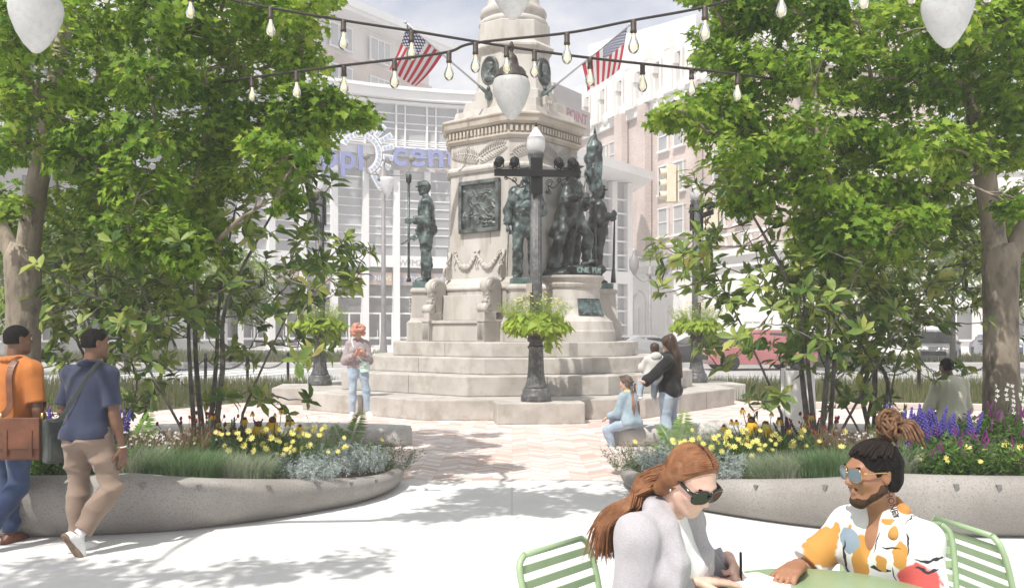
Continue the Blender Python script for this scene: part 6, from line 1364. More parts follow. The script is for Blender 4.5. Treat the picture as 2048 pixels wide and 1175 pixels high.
for sg in (-1, 1):
    b0 = Vector(fg.X(sg * .28, -.50, -.80))
    for i in range(60):
        a, q = rg.uniform(0, 6.28), rg.uniform(0, .036); dx, dy = q * math.cos(a), q * math.sin(a); L_ = rg.uniform(.38, .45); mb.tube([b0 + Vector((dx * .3, dy * .3, .03)), b0 + Vector((dx * 1.1, dy * 1.1 - .02, -L_ * .4)), b0 + Vector((dx * 1.3, dy * 1.3 - .015, -L_ * .8)), b0 + Vector((dx * .6, dy * .6, -L_))], [.005, .008, .008, .003], 4)
mb.build('ponytail', [HAIRLB], o)

# ---- mother carrying a toddler
md = 12.55; fg = Fig(1.56, dict(spine=(0, -.06, 1), thighL=(-.02, .06, -1), shankL=(0, -.05, -1), footL=(-.1, 1, -.02), thighR=(.04, -.02, -1), shankR=(0, -.10, -1), footR=(.1, 1, -.02), ikL=(to_local(W(1288, 764, 12.20), ((1338 - 1024) / FPX * md, md, 0), (-.80, .42)), (-.6, .1, -.8)), handL=(.5, .8, .1), ikR=(to_local(W(1304, 742, 12.62), ((1338 - 1024) / FPX * md, md, 0), (-.80, .42)), (.4, .2, -.8)), handR=(-.6, .7, .2), palmL=(.5, 0, .9), palmR=(-.3, 0, .9), head=(.0, .98, -.10)), fem=True, bulk=1.06)
L5 = Vector(((1338 - 1024) / FPX * md, md, 0)); fm = (-.80, .42); o = person(L5, fm, fg, 'woman with very long dark hair and black jumper carrying a toddler', SK_PALE, .011); eyes(o, fg); MOM = o; FM = fg
dress(o, 'jumper', fg.top_(.022, -.05, 1.92, 2.0, .012), BLACKC, .011, .005, 31); dress(o, 'jeans', fg.trousers(.010, .05, .98, .016), LJEANS, .011, .0035, 32, fdir=(.5, .5, 1)); shoes(o, fg, SHOEW, SHOEW, .011)
sdf_obj('hair', haircap(fg, .05, .26, -.4, .03) + [cone(fg.X(0, -.25, .20), fg.X(0, -.55, -.9), .40 * fg.hh, .38 * fg.hh, .05, (), (fg.hf, 1.25)), cone(fg.X(0, -.55, -.9), fg.X(0, -.62, -2.2), .38 * fg.hh, .26 * fg.hh, .05, (), (fg.hf, 1.5))], .011, HAIRBR, o, .004, 8, 1.6, (1, 1, .08))
# the toddler
tf = Fig(.88, dict(pelvis=(0, 0, 0), spine=(.02, -.02, 1), thighL=(-.38, .72, -.30), shankL=(-.05, -.1, -1), footL=(0, 1, -.3), thighR=(.10, .80, -.42), shankR=(-.05, -.1, -1), footR=(.1, 1, -.35), upperL=(-.3, .55, -.7), foreL=(.2, .9, .1), upperR=(.32, .4, -.8), foreR=(-.1, .9, .05), head=(.2, .97, .02)), hs=1.42, bulk=1.12)
tp = W(1308, 752, 12.43); o = person(tp, (-.15, .95), tf, 'toddler in a pale grey hoodie carried on the arm of the woman in black', SK_PALE, .0095); eyes(o, tf)
dress(o, 'hoodie', tf.top_(.016, -.01, 1.95, 1.5, .008), HOOD, .0095, .004, 33); dress(o, 'jeans', tf.trousers(.008, .03, .93, .006), LJEANS, .0095, .003, 34, fdir=(.5, .5, 1)); shoes(o, tf, SHOEW, SHOEW, .009)
sdf_obj('hood', [elli(tf.nb - tf.sf * .055 + tf.su * .005, (.075, .05, .06), None, .02)], .009, HOOD, o, .002, 2); sdf_obj('hair', haircap(tf, .05, .30, -.30, .02), .009, HAIRBR, o, .002, 9, 2)

# ---- man in pale olive shirt sitting with his back to us
od = 12.0; fg = Fig(1.74, dict(pelvis=(0, 0, .46), spine=(0, .14, 1), thighL=(-.22, .97, -.02), shankL=(0, .05, -1), thighR=(.22, .97, -.02), shankR=(0, .05, -1), upperL=(-.26, .16, -1), foreL=(.15, .85, -.45), upperR=(.26, .16, -1), foreR=(-.15, .85, -.45), palmL=(0, 0, -1), palmR=(0, 0, -1), head=(-.25, .96, -.12)), bulk=1.12)
L7 = Vector(((1905 - 1024) / FPX * od, od, 0)); o = person(L7, (-.05, 1), fg, 'man in a pale olive long sleeved shirt sitting with his back turned', SK_DARK, .0105); eyes(o, fg)
dress(o, 'shirt', fg.top_(.018, -.045, 1.95, 2.0, .016), OLIVE, .0105, .004, 41); dress(o, 'trousers', fg.trousers(.010, .05, .97, .01), BLACKC, .0105); shoes(o, fg, SHOEW, SOLED, .01); sdf_obj('hair', haircap(fg, .022, .30, -.22), .0095, HAIRB, o)
mb = MB(); mb.box((0, 0, .33), (1.7, .48, .09)); mb.box((-.6, 0, .145), (.22, .38, .29)); mb.box((.6, 0, .145), (.22, .38, .29)); bb = mb.build('slab_bench', [BENCHM], None, loc=(L7.x + .25, L7.y + .02, 0), bevel=.02); tag(bb, 'stone slab bench under the man in pale olive', 'bench')
# ================================================================ the couple at the table
GREENP = M('chair_green', (.27, .38, .215), (.31, .42, .25), rough=.4, scale=6)
TX, TY, TZ = 1.07, 3.04, .735
tb = empty('cafe_table', (TX, TY, 0), 0, 'round sage green metal table between the seated woman and man', 'table')
mb = MB(); mb.lathe([(.02, TZ - .022), (.405, TZ - .022), (.43, TZ - .014), (.432, TZ - .006), (.425, TZ), (.02, TZ)], n=72); mb.build('tabletop', [GREENP], tb)
mb = MB(); mb.lathe([(.22, 0), (.22, .012), (.06, .03), (.03, .06), (.03, TZ - .06), (.07, TZ - .023)], n=28); mb.build('pedestal', [GREENP], tb)
def cafe_chair(name, loc, f, label):
    r = empty(name, loc, math.atan2(-f[0], f[1]), label, 'chair', 'sage green slatted metal chairs'); w_, zt = .225, .82
    for sg in (-1, 1):
        mb = MB(); mb.tube(catmull([(sg * w_, -.30, 0), (sg * w_, -.245, .25), (sg * w_, -.215, .45), (sg * w_, -.25, .66), (sg * (w_ - .008), -.285, zt - .04), (sg * (w_ - .045), -.295, zt)], 5, False), .0125, 8); mb.build('rear_leg', [GREENP], r)
        mb = MB(); mb.tube([(sg * w_, .235, 0), (sg * w_, .20, .44)], .0125, 8); mb.build('front_leg', [GREENP], r)
        mb = MB(); mb.tube([(sg * w_, .21, .44), (sg * w_, -.215, .445)], .0125, 8); mb.build('seat_rail', [GREENP], r)
    mb = MB(); mb.tube([(-(w_ - .045), -.295, zt), (w_ - .045, -.295, zt)], .0125, 8); mb.build('top_rail', [GREENP], r)
    for i in range(6):
        z = .50 + i * .054; y = -.222 - .06 * (i / 5.0) ** 1.3; mb = MB(); mb.box((0, y - .002, z), (2 * w_, .006, .030), mat=Matrix.Rotation(R(8), 3, 'X')); mb.build('back_slat', [GREENP], r, bevel=.002)
    for i in range(8): mb = MB(); mb.box((0, -.19 + i * .055, .446), (2 * w_, .034, .007)); mb.build('seat_slat', [GREENP], r, bevel=.002)
    return r
# woman writing
WL = Vector((.50, 3.22, 0)); wf = (.76, -.65)
tl = lambda px_, d, z, L, f: to_local(((px_ - 1024) / FPX * d, d, z), L, f)
fg = Fig(1.66, dict(pelvis=(0, -.01, .507), spine=(.02, .15, 1), neck=(.03, .62, .80), thighL=(-.10, .98, -.03), shankL=(0, .1, -1), thighR=(.10, .98, -.03), shankR=(0, -.15, -1), ikL=(tl(1456, 3.34, .805, WL, wf), (-.5, .1, -1)), handL=(.62, .74, -.28), palmL=(.75, -.25, -.6), curlL=(1.0, .95, 1.15, 1.2), ikR=(tl(1380, 3.15, .775, WL, wf), (.55, -.5, -.8)), handR=to_local((1, .18, -.05), (0, 0, 0), wf), palmR=(0, 0, -1), curlR=.14, head=(.22, .80, -.56), twist=.0), fem=True, bulk=.84)
o = person(WL, wf, fg, 'woman with long auburn hair and sunglasses writing in a notebook at the table', SK_PALE, .0052); eyes(o, fg); WOM = o; FW = fg
dress(o, 'top', fg.top_(.006, .02, .25, 1, 0, neckline=-.012), WHITEC, .0055, .0018, 51)
dress(o, 'trousers', fg.trousers(.010, .06, .9, .01), BLACKC, .009)
cd = fg.top_(.011, -.07, 1.90, 2.2, .012, neckline=.022); U = fg.su; shc, sf, sr = fg.shc, fg.sf, fg.sr
cut = [sub(cone(fg.nb + sf * .085 + U * .02, fg.pel + sf * .16 + U * .02, .066, .125, .02)), sub(cone(fg.nb + sf * .05 + U * .05, fg.nb + sf * .12 + U * .0, .058, .062, .02))]
lap = []
for sg in (-1, 1):
    pts = [fg.nb - sf * .060 + sr * sg * .020 + U * .030, fg.nb - sf * .02 + sr * sg * .075 + U * .022, shc + sf * .055 + sr * sg * .090 + U * .010, fg.pel + U * .38 + sf * .120 + sr * sg * .094, fg.pel + U * .22 + sf * .130 + sr * sg * .108, fg.pel + U * .04 + sf * .135 + sr * sg * .115]
    for a, b in zip(pts[:-1], pts[1:]): lap.append(cone(a, b, .021, .022, .018))
dress(o, 'cardigan', cd + cut + lap, CARDI, .0055, .0045, 53, fscale=.8)
# her cuffs
for sd in 'LR':
    sh, el, wr = fg.arms[sd][:3]; fd = nv(wr - el); sdf_obj('cuff', [cone(wr - fd * .055, wr - fd * .012, .040, .042, .01, ((wr - fd * .008, fd), (wr - fd * .062, -fd)))], .005, CARDI, o, .002, 4)
hp = haircap(fg, .035, .14, -.30, .02) + [cone(fg.X(.33, -.08, .2), fg.X(.30, -.25, -.35), .08 * fg.hh, .12 * fg.hh, .04)]
sdf_obj('hair', hp, .0055, HAIRAU, o)
mb = MB(); rg = random.Random(12); back = [Vector(p) for p in (fg.X(0, -.42, .15), fg.X(0, -.48, -.35))]
endp = Vector(fg.shc - sf * .15 - U * .02)
HC = (0, -.07, .13); HR = np.array((.372, .462, .412))
def on_skull(d, k=1.0): d = nv(d); return Vector(fg.X(*(np.array(HC) + HR * d * k)))
for i in range(1150):   # strands combed from the parting over the ears, gathered behind the near shoulder
    sg = 1 if rg.random() < .62 else -1; y0 = rg.uniform(-.75, .66); d0 = np.array((sg * rg.uniform(.0, .10), y0, math.sqrt(1 - y0 * y0))); ve = rg.random(); d1 = nv(np.array((sg * (.95 - .55 * ve), -.25 - .7 * ve, -.30 - .25 * rg.random()))); k = rg.uniform(.985, 1.05)
    pts = [on_skull(d0 * (1 - u) + d1 * u + np.array((sg * .55, .05, .0)) * math.sin(math.pi * u), k) for u in (0, .2, .4, .6, .8, 1)]
    q = rg.gauss(0, 1); q2 = rg.gauss(0, 1); t = max(-1.6, min(1.6, q))
    p2 = Vector(fg.X(.13 + .15 * t, -.50 + .07 * q2 - .03 * abs(t), -.50)); p3 = Vector(fg.shc - sf * (.085 + .014 * q2) + sr * (.065 + .062 * t) + U * .062); p4 = Vector(fg.shc - sf * (.15 + .014 * q2) + sr * (.085 + .052 * t) - U * .02); p5 = p4 - Vector(U) * rg.uniform(.02, .15) - Vector(sf) * .012 + Vector(sr) * .012 * q2
    pts = catmull(pts + [p2, p3, p4, p5], 3, False); n = len(pts); mb.tube(pts, [.0027 * (.6 + min(1, j / 4) * .4) * (1 - .8 * max(0, (j - n * .72) / (n * .28))) for j in range(n)], 4, caps=False)
mb.build('hair_strands', [HAIRAU], o)
SUNG = M('sunglass_black', (.006, .005, .006), rough=.12, spec=.7)
def glasses(o, fg, fm, lm, lens_r=.125, th=.018, tinted=True):
    hh = fg.hh; r = bpy.data.objects.new('x', None); bpy.data.objects.remove(r); mb = MB()
    for x in (-1, 1):
        c = np.array((x * .155, .440, .015)); ring = [fg.X(c[0] + lens_r * 1.12 * math.copysign(abs(math.cos(a)) ** .75, math.cos(a)), c[1] - abs(c[0] + lens_r * math.cos(a)) * .22, c[2] + lens_r * .88 * math.copysign(abs(math.sin(a)) ** .8, math.sin(a))) for a in np.linspace(0, 2 * math.pi, 25)]
        mb.tube(ring, th * hh, 6); mb.tube([fg.X(x * .29, .385, .06), fg.X(x * .335, .30, .06), fg.X(x * .345, -.02, .055), fg.X(x * .335, -.10, -.03)], [th * hh * 1.25] * 4, 6)
    mb.tube([fg.X(-.04, .445, .04), fg.X(0, .46, .055), fg.X(.04, .445, .04)], th * hh, 6); g = mb.build('glasses', [fm], o)
    for x in (-1, 1):
        mb = MB(); ring = [fg.X(x * .155 + lens_r * 1.1 * math.copysign(abs(math.cos(a)) ** .75, math.cos(a)), .440 - abs(x * .155 + lens_r * math.cos(a)) * .22, .015 + lens_r * .86 * math.copysign(abs(math.sin(a)) ** .8, math.sin(a))) for a in np.linspace(0, 2 * math.pi, 25)[:-1]]
        ring2 = [Vector(p) + Vector(fg.hf) * .003 for p in ring]; mb.loft([[tuple(p) for p in ring], [tuple(p) for p in ring2]], 0, True, False); mb.build('lens', [lm], g)
glasses(o, fg, SUNG, SUNG, .135, .024)
mb = MB(); mb.tube([fg.X(.352, -.02, -.16), fg.X(.360, -.01, -.20)], .0035, 6); mb.build('earring', [M('silver', (.8, .8, .82), rough=.15, metal=.95)], o)
# pen and notebook
tip = None
hw, hd, hpn, hlat = fg.arms['L'][2], fg.arms['L'][3], fg.arms['L'][4], fg.arms['L'][5]
pc = to_world(o, hw + hd * .115 + hpn * .03 + hlat * .035) + Vector((.01, -.01, .035)); pen = empty('pen', pc, 0, 'black pen in the hand of the woman writing', 'pen'); ax = Vector((.0, .05, 1)).normalized(); mb = MB(); mb.tube([tuple(-ax * .06), tuple(-ax * .045), tuple(ax * .085), tuple(ax * .09)], [.0012, .0046, .0048, .003], 10); mb.build('barrel', [BLACK], pen); mb = MB(); mb.tube([tuple(ax * .04 + Vector((0, -.006, 0))), tuple(ax * .085 + Vector((0, -.006, 0)))], .0014, 6); mb.build('clip', [BLACK], pen)
PAPER = M('paper', (.72, .74, .75), (.78, .80, .80), rough=.8, scale=9)
nb_ = empty('notebook', (.845, 3.24, TZ + .002), R(-14), 'open pale notebook on the green table under her hands', 'notebook'); mb = MB(); n = 12
for sg in (-1, 1):
    rings = []
    for i in range(n + 1):
        u = i / n; x = sg * .15 * u; z = .014 * math.exp(-((u - .25) / .25) ** 2) + .004 * (1 - u) + .002; rings.append([(x, -.105, 0 if i else 0), (x, .105, 0), (x, .105, z), (x, -.105, z)])
    mb.loft(rings, 0, True, False)
mb.build('pages', [PAPER], nb_); mb = MB(); mb.box((0, 0, -.0005), (.315, .22, .003)); mb.build('cover', [M('cover_grey', (.32, .36, .38), rough=.6)], nb_)
cafe_chair('cafe_chair', (WL.x - .115, WL.y + .05, 0), wf, 'green slatted chair under the writing woman with its back at left')

# man in the printed shirt
ML = Vector((1.485, 3.50, 0)); mf = (-.80, -.60)
fg = Fig(1.62, dict(pelvis=(0, 0, .45), spine=(.0, .16, 1), neck=(-.08, .48, .9), thighL=(-.14, .97, -.03), shankL=(0, .05, -1), thighR=(.14, .97, -.03), shankR=(0, -.1, -1), upperL=(-.06, .10, -1), foreL=(.40, .86, -.15), palmL=(0, 0, -1), handL=(.2, .97, -.05), ikR=(tl(1598, 3.36, .775, ML, mf), (.6, -.3, -.7)), handR=(-.25, .96, -.1), palmR=(0, 0, -1), curlR=.3, head=(.42, .90, -.05), sh_tilt=.04), bulk=1.04, hs=1.13)
o = person(ML, mf, fg, 'man with dreadlocks in a bun and printed shirt sitting at the table', SK_BROWN, .0052); eyes(o, fg); MAN = o
def shirt_mat():
    m = bpy.data.materials.new('printed_shirt'); m.use_nodes = True; n, l = m.node_tree.nodes, m.node_tree.links; b = n['Principled BSDF']; b.inputs['Roughness'].default_value = .85
    t = n.new('ShaderNodeTexCoord'); nz_ = n.new('ShaderNodeTexNoise'); nz_.inputs['Scale'].default_value = 16; l.new(t.outputs['Object'], nz_.inputs['Vector'])
    sb = n.new('ShaderNodeVectorMath'); sb.operation = 'SUBTRACT'; l.new(nz_.outputs['Color'], sb.inputs[0]); sb.inputs[1].default_value = (.5, .5, .5); scv = n.new('ShaderNodeVectorMath'); scv.operation = 'SCALE'; scv.inputs['Scale'].default_value = .055; l.new(sb.outputs[0], scv.inputs[0]); ad = n.new('ShaderNodeVectorMath'); l.new(t.outputs['Object'], ad.inputs[0]); l.new(scv.outputs[0], ad.inputs[1]); cur = None
    n2 = n.new('ShaderNodeTexNoise'); n2.inputs['Scale'].default_value = 9; l.new(t.outputs['Object'], n2.inputs['Vector']); r0 = n.new('ShaderNodeValToRGB'); r0.color_ramp.elements[0].color = (.62, .62, .61, 1); r0.color_ramp.elements[1].color = (.76, .76, .75, 1); l.new(n2.outputs['Fac'], r0.inputs['Fac']); cur = r0.outputs['Color']
    OC, RD, BK, BL, PL = (.50, .25, .055), (.56, .095, .085), (.03, .03, .035), (.24, .31, .38), (.13, .06, .09)
    P = fg; U, sf, sr, shc, pel = P.su, P.sf, P.sr, P.shc, P.pel; shL, elL = P.arms['L'][:2]; shR, elR = P.arms['R'][:2]
    Q = P.q; spots = [(shR + (elR - shR) * .42 + sf * .02, (.075, .10, .085), OC, None), (shR + (elR - shR) * .10 - sr * .02 + sf * .05, (.03, .05, .05), OC, None), (shR + (elR - shR) * .78, (.05, .05, .004), BK, None), (shL + (elL - shL) * .55 - sr * .0 + sf * .03, (.075, .085, .095), RD, None), (shL + (elL - shL) * .95 - sf * .05, (.06, .06, .05), OC, None), (P.nb - sf * .05, (.09, .07, .05), OC, None), (pel + U * .30 + sf * .12 + sr * .03, (.035, .06, .16), OC, None), (pel + U * .42 + sf * .12 + sr * .085, (.045, .06, .05), BL, None), (pel + U * .30 + sf * .12 + sr * .10, (.007, .05, .115), BK, None),
             (pel + U * .34 + sf * .10 - sr * .05, (.045, .07, .008), BK, None), (pel + U * .29 + sf * .12 - sr * .035, (.055, .07, .007), BK, None), (shL + (elL - shL) * .16 + sr * .05 + sf * .07, (.03, .04, .055), OC, None), (shc + sf * .11 - sr * .055 - U * .10, (.02, .06, .03), OC, None), (shc + sf * .10 - sr * .03 - U * .03, (.004, .06, .04), BK, None), (shc + sf * .10 - sr * .09 - U * .05, (.035, .06, .004), BK, None), (shc + sf * .10 - sr * .10 - U * .14, (.004, .06, .03), BK, None), (shc - sr * .12 + U * .03, (.004, .05, .04), BK, None), (shc - sr * .06 + sf * .03 + U * .04, (.035, .05, .02), OC, None), (shL + sr * .02 + sf * .04, (.004, .06, .05), BK, None), (shL + (elL - shL) * .16 - sr * .03 + sf * .04, (.05, .05, .007), BK, None), (shL + (elL - shL) * .28 - sr * .03 + sf * .05, (.04, .05, .006), BK, None), (pel + U * .20 + sf * .12 - sr * .06, (.006, .06, .05), BK, None), (pel + U * .14 + sf * .13 - sr * .02, (.07, .06, .006), BK, None), (pel + U * .24 + sf * .13 - sr * .0, (.045, .05, .03), OC, None), (pel + U * .12 + sf * .12 + sr * .08, (.06, .06, .005), BK, None), (pel + U * .30 - sr * .15 - sf * .02, (.03, .05, .07), PL, None)]
    for c, r_, col, _ in spots:
        s1 = n.new('ShaderNodeVectorMath'); s1.operation = 'SUBTRACT'; l.new(ad.outputs[0], s1.inputs[0]); s1.inputs[1].default_value = tuple(c); cx = n.new('ShaderNodeCombineXYZ')
        for i, axv in enumerate((sr, sf, U)):
            d = n.new('ShaderNodeVectorMath'); d.operation = 'DOT_PRODUCT'; l.new(s1.outputs[0], d.inputs[0]); d.inputs[1].default_value = tuple(np.array(axv) / r_[i]); l.new(d.outputs['Value'], cx.inputs[i])
        ln = n.new('ShaderNodeVectorMath'); ln.operation = 'LENGTH'; l.new(cx.outputs[0], ln.inputs[0]); lt = n.new('ShaderNodeMapRange'); lt.inputs['From Min'].default_value = 1.04; lt.inputs['From Max'].default_value = .96; l.new(ln.outputs['Value'], lt.inputs['Value'])
        mx = n.new('ShaderNodeMix'); mx.data_type = 'RGBA'; l.new(lt.outputs[0], mx.inputs['Factor']); l.new(cur, mx.inputs['A']); mx.inputs['B'].default_value = (*col, 1); cur = mx.outputs['Result']
    l.new(cur, b.inputs['Base Color']); return m
SHIRT = shirt_mat(); cutm = [sub(cone(fg.nb + fg.sf * .095 + fg.su * .03, fg.shc + fg.sf * .135 - fg.su * .10, .055, .012, .01))]
dress(o, 'shirt', fg.top_(.012, -.04, .74, 3.2, .014, neckline=.022) + cutm, SHIRT, .0055, .004, 61, fscale=.75)
lp = []
for sg in (-1, 1):
    pts = [fg.nb - fg.sf * .062 + fg.sr * sg * .02 + fg.su * .035, fg.nb - fg.sf * .015 + fg.sr * sg * .082 + fg.su * .022, fg.shc + fg.sf * .075 + fg.sr * sg * .085 - fg.su * .005]
    lp += [cone(a, b, .017, .017, .015) for a, b in zip(pts[:-1], pts[1:])]
sdf_obj('collar', lp, .005, cloth('ochre', (.44, .20, .045), (.52, .26, .065)), o, .0015, 3)
sh, el = fg.arms['R'][:2]; ud = nv(el - sh); c0 = sh + (el - sh) * .72; sdf_obj('sleeve_cuff', [cone(c0 - ud * .03, c0, .062, .064, .01, ((c0 + ud * .004, ud), (c0 - ud * .032, -ud)))], .005, WHITEC, o, .0015, 6)
dress(o, 'trousers', fg.trousers(.012, .05, .95, .01), KHAKI, .010)
hp = haircap(fg, .016, .26, -.30, .012)
sdf_obj('hair', hp, .005, HAIRB, o, .0012, 5, 4)
sdf_obj('beard', [cone(fg.X(sg * .215, .0, -.22), fg.X(sg * .06, .25, -.42), .108 * fg.hh, .106 * fg.hh, .02) for sg in (-1, 1)] + [elli(fg.X(0, .275, -.44), np.array((.10, .085, .075)) * fg.hh, fg.hq, .02), cone(fg.X(-.10, .345, -.215), fg.X(.10, .345, -.215), .026 * fg.hh, .026 * fg.hh, .01), sub(elli(fg.X(0, .40, -.262), np.array((.085, .09, .030)) * fg.hh, fg.hq, .006))], .0045, M('beard_stubble', (.035, .02, .014), (.08, .045, .028), rough=.8, spec=.15, scale=90, bump=.6, bscale=400, bdist=.003), o, .0008, 2, 4)
mb = MB(); rg = random.Random(17); bc = Vector(fg.X(0, -.34, .62))
DC, DR = np.array((0, -.07, .13)), np.array((.36, .45, .40)); b1 = nv(np.array((0, -.55, .85)))
for i in range(34):     # dreads pulled up to the bun
    th = (i / 33 - .5) * 3.3; d0 = nv(np.array((math.sin(th) * .95, math.cos(th) * .80, rg.uniform(.22, .5) + .12 * math.cos(th))))
    mb.tube(catmull([Vector(fg.X(*(DC + DR * nv(d0 * (1 - u) + b1 * u)))) for u in (0, .3, .6, .85)] + [bc], 4, False), [.0062] * 17, 5)
mb.build('pulled_dreads', [M('hair_dark_locks', (.009, .007, .006), (.022, .014, .010), rough=.75, spec=.2, scale=60, bump=.8, bscale=150, bdist=.005)], o); mb = MB()
for i in range(54):     # the bun: wrapped and hanging locks
    a = rg.uniform(0, 6.28); tl = rg.uniform(-.5, .9); r_ = rg.uniform(.028, .048); c = bc + Vector(fg.hu) * rg.uniform(-.01, .035); ux = Vector(fg.hr) * math.cos(a) + Vector(fg.hf) * math.sin(a); uy = (Vector(fg.hu) * math.cos(tl) + ux.cross(Vector(fg.hu)) * math.sin(tl))
    a0 = rg.uniform(0, 6.28); mb.tube([c + ux * r_ * math.cos(a0 + q) + uy * r_ * math.sin(a0 + q) + Vector((0, 0, .012)) for q in np.linspace(0, rg.uniform(2.5, 4.5), 12)], [.0065] * 12, 5)
for i in range(22):
    a = rg.uniform(-1.3, 1.3); d = (-Vector(fg.hf) * math.cos(a) + Vector(fg.hr) * math.sin(a)); L_ = rg.uniform(.05, .11); up = rg.uniform(-.1, .9); p0 = bc + d * .03 + Vector((0, 0, .02)); p1 = p0 + d * L_ * .5 + Vector(fg.hu) * L_ * .35 * up; p2 = p0 + d * L_ * .85 - Vector(fg.hu) * L_ * (.75 - .6 * up); pp = catmull([p0, p1, p2], 5, False); mb.tube(pp, [.006] * (len(pp) - 1) + [.003], 5)
mb.build('dread_bun', [DREAD], o)
glasses(o, fg, M('glasses_gold', (.55, .38, .18), rough=.25, metal=.9), M('glasses_lens', (.10, .14, .17), rough=.08, spec=.8), .125, .009)
# neck tattoo lettering
nkp = np.array(fg.X(-.275, -.10, -.48)); nl_ = nv(-fg.hr * .92 + fg.hf * .38); 
text_obj('tattoo', 'HONEY', .030, .0008, M('tattoo_ink', (.05, .03, .025), rough=.7), o, basis(*(lambda z, y: (np.cross(y, z), y, z))(nl_, nv(np.cross(nl_, nv(-fg.hu * .85 - fg.hf * .25 + nl_ * .0)))), nkp + nl_ * .004), bold=.0006)
cafe_chair('cafe_chair', (1.60, 3.60, 0), (-.20, -.98), 'green slatted chair the man in the printed shirt sits on')
cafe_chair('cafe_chair', (2.20, 3.86, 0), (.98, .17), 'empty green slatted chair turned sideways at the right')

# ================================================================ bronze statues
def statue(name, loc, f, fig, label, plinth, extras, extra_prims=(), folds=.005, group='bronze soldier statues on the monument piers', m=BRONZE):
    r = empty(name, loc, math.atan2(-f[0], f[1]), label, 'statue', group); pr_ = fig.body() + list(extra_prims)
    sdf_obj('figure', pr_, .014, m, r, folds, 7, .8, (.8, .8, .55))
    if plinth: mb = MB(); mb.box((0, 0, -.07), plinth); mb.build('plinth', [M('bronze_base', (.07, .11, .10), (.15, .23, .22), rough=.5, metal=.3, scale=5)], r, bevel=.01)
    for nm, mb in extras(fig): mb.build(nm, [m], r)
    if group.endswith('flag') and BAN: sdf_obj('furled_banner', BAN.pop(), .014, BRONZE, r, .016, 5, .8, (1, 1, .12))
    return r
def uniform(fg, coat=-.03, loose=.03): return fg.top_(.030, coat, 1.93, 3.0, loose) + fg.trousers(.022, .05, .98, .035) + [inflate(p, .02) for sd in 'LR' for p in fg.b['foot' + sd]]
def kepi(fg, brim=True):
    X, hh = fg.X, fg.hh; return [elli(X(0, -.05, .22), np.array((.40, .46, .34)) * hh, fg.hq, .015, ((X(0, 0, .16), -fg.hu),)), elli(X(0, .10, .44), np.array((.30, .30, .10)) * hh, fg.hq, .02), elli(X(0, .46, .17), np.array((.27, .17, .035)) * hh, fg.hq, .01), elli(X(0, -.26, -.02), np.array((.33, .25, .32)) * hh, fg.hq, .02)]
def at_pol(a, t, r, z): p = pol(a, t, r); return Vector((MX + p.x, MY + p.y, z))
fdir = lambda a: (math.sin(R(a)), -math.cos(R(a)))
HS = 2.33
# left: artilleryman with a sponge staff
fg = Fig(HS, dict(thighL=(-.05, .03, -1), shankL=(0, -.03, -1), footL=(-.15, 1, -.02), thighR=(.04, .0, -1), shankR=(0, -.04, -1), footR=(.2, 1, -.02), upperL=(-.15, -.08, -1), foreL=(.10, .88, -.08), palmL=(.6, .2, 0), curlL=1.2, upperR=(.18, .0, -1), foreR=(.0, .52, -.72), palmR=(-1, 0, 0), curlR=1.0, head=(0, 1, -.06)), bulk=1.04)
def ex1(fg):
    h = fg.arms['L'][2] + np.array((.03, .09, 0)); mb = MB(); mb.tube([(h[0], h[1], .0), (h[0], h[1], 2.28)], .028, 10); mb.tube([(h[0], h[1], 2.26), (h[0], h[1], 2.29), (h[0], h[1], 2.46), (h[0], h[1], 2.49)], [.03, .062, .066, .04], 14); mb.tube([(h[0], h[1], 0), (h[0], h[1], .09)], .055, 12); yield 'sponge_staff', mb
    h = fg.arms['R'][2] + np.array((0, .06, -.06)); mb = MB(); mb.tube([h + np.array((0, -.25, .16)), h, h + np.array((0, .32, -.20))], [.03, .035, .012], 8); yield 'scabbard', mb
    mb = MB(); w_ = fg.pel + np.array((0, 0, .16)); mb.lathe([(.19, -.03), (.205, -.02), (.205, .02), (.19, .03)], w_, 24); yield 'belt', mb
statue('soldier_statue', at_pol(FA - 90, 0, 2.05, 2.76), fdir(FA - 90), fg, 'bronze artilleryman statue with a long sponge staff on the left pier', (.56, .62, .14), ex1, uniform(fg) + kepi(fg))
# front: sailor with a cutlass
fg = Fig(HS, dict(thighL=(-.10, .0, -1), shankL=(-.02, -.04, -1), footL=(-.3, 1, -.02), thighR=(.08, .06, -1), shankR=(.0, -.05, -1), footR=(.35, 1, -.02), upperR=(.28, -.04, -1), foreR=(.10, .18, -1), palmR=(-1, 0, 0), curlR=1.1, upperL=(-.30, .10, -.95), foreL=(.72, .70, .20), palmL=(.5, -.8, 0), curlL=.8, head=(-.45, .88, .05)), bulk=1.06)
def ex2(fg):
    h = fg.arms['R'][2] + np.array((0, .05, -.09)); mb = MB(); mb.tube([h + np.array((0, .06, .02)), h + np.array((0, .02, -.25)), (h[0] + .02, h[1] - .02, .02)], [.02, .014, .008], 6); mb.ell(h, (.05, .09, .06)); yield 'cutlass', mb
    mb = MB(); c = fg.X(0, -.04, .40); q = Matrix([list(v) for v in fg.hq]); mb.lathe([(.02, .05), (.16, .05), (.21, .02), (.20, -.02), (.13, -.05), (.02, -.05)], c, 24, q=q); yield 'sailor_cap', mb
statue('sailor_statue', at_pol(FA, 0, 2.02, 2.76), fdir(FA), fg, 'bronze sailor statue with a lowered cutlass on the front pier', (.60, .56, .14), ex2, uniform(fg, .05) + [elli(fg.nb - fg.sf * .06, (.20, .10, .05), None, .03)])
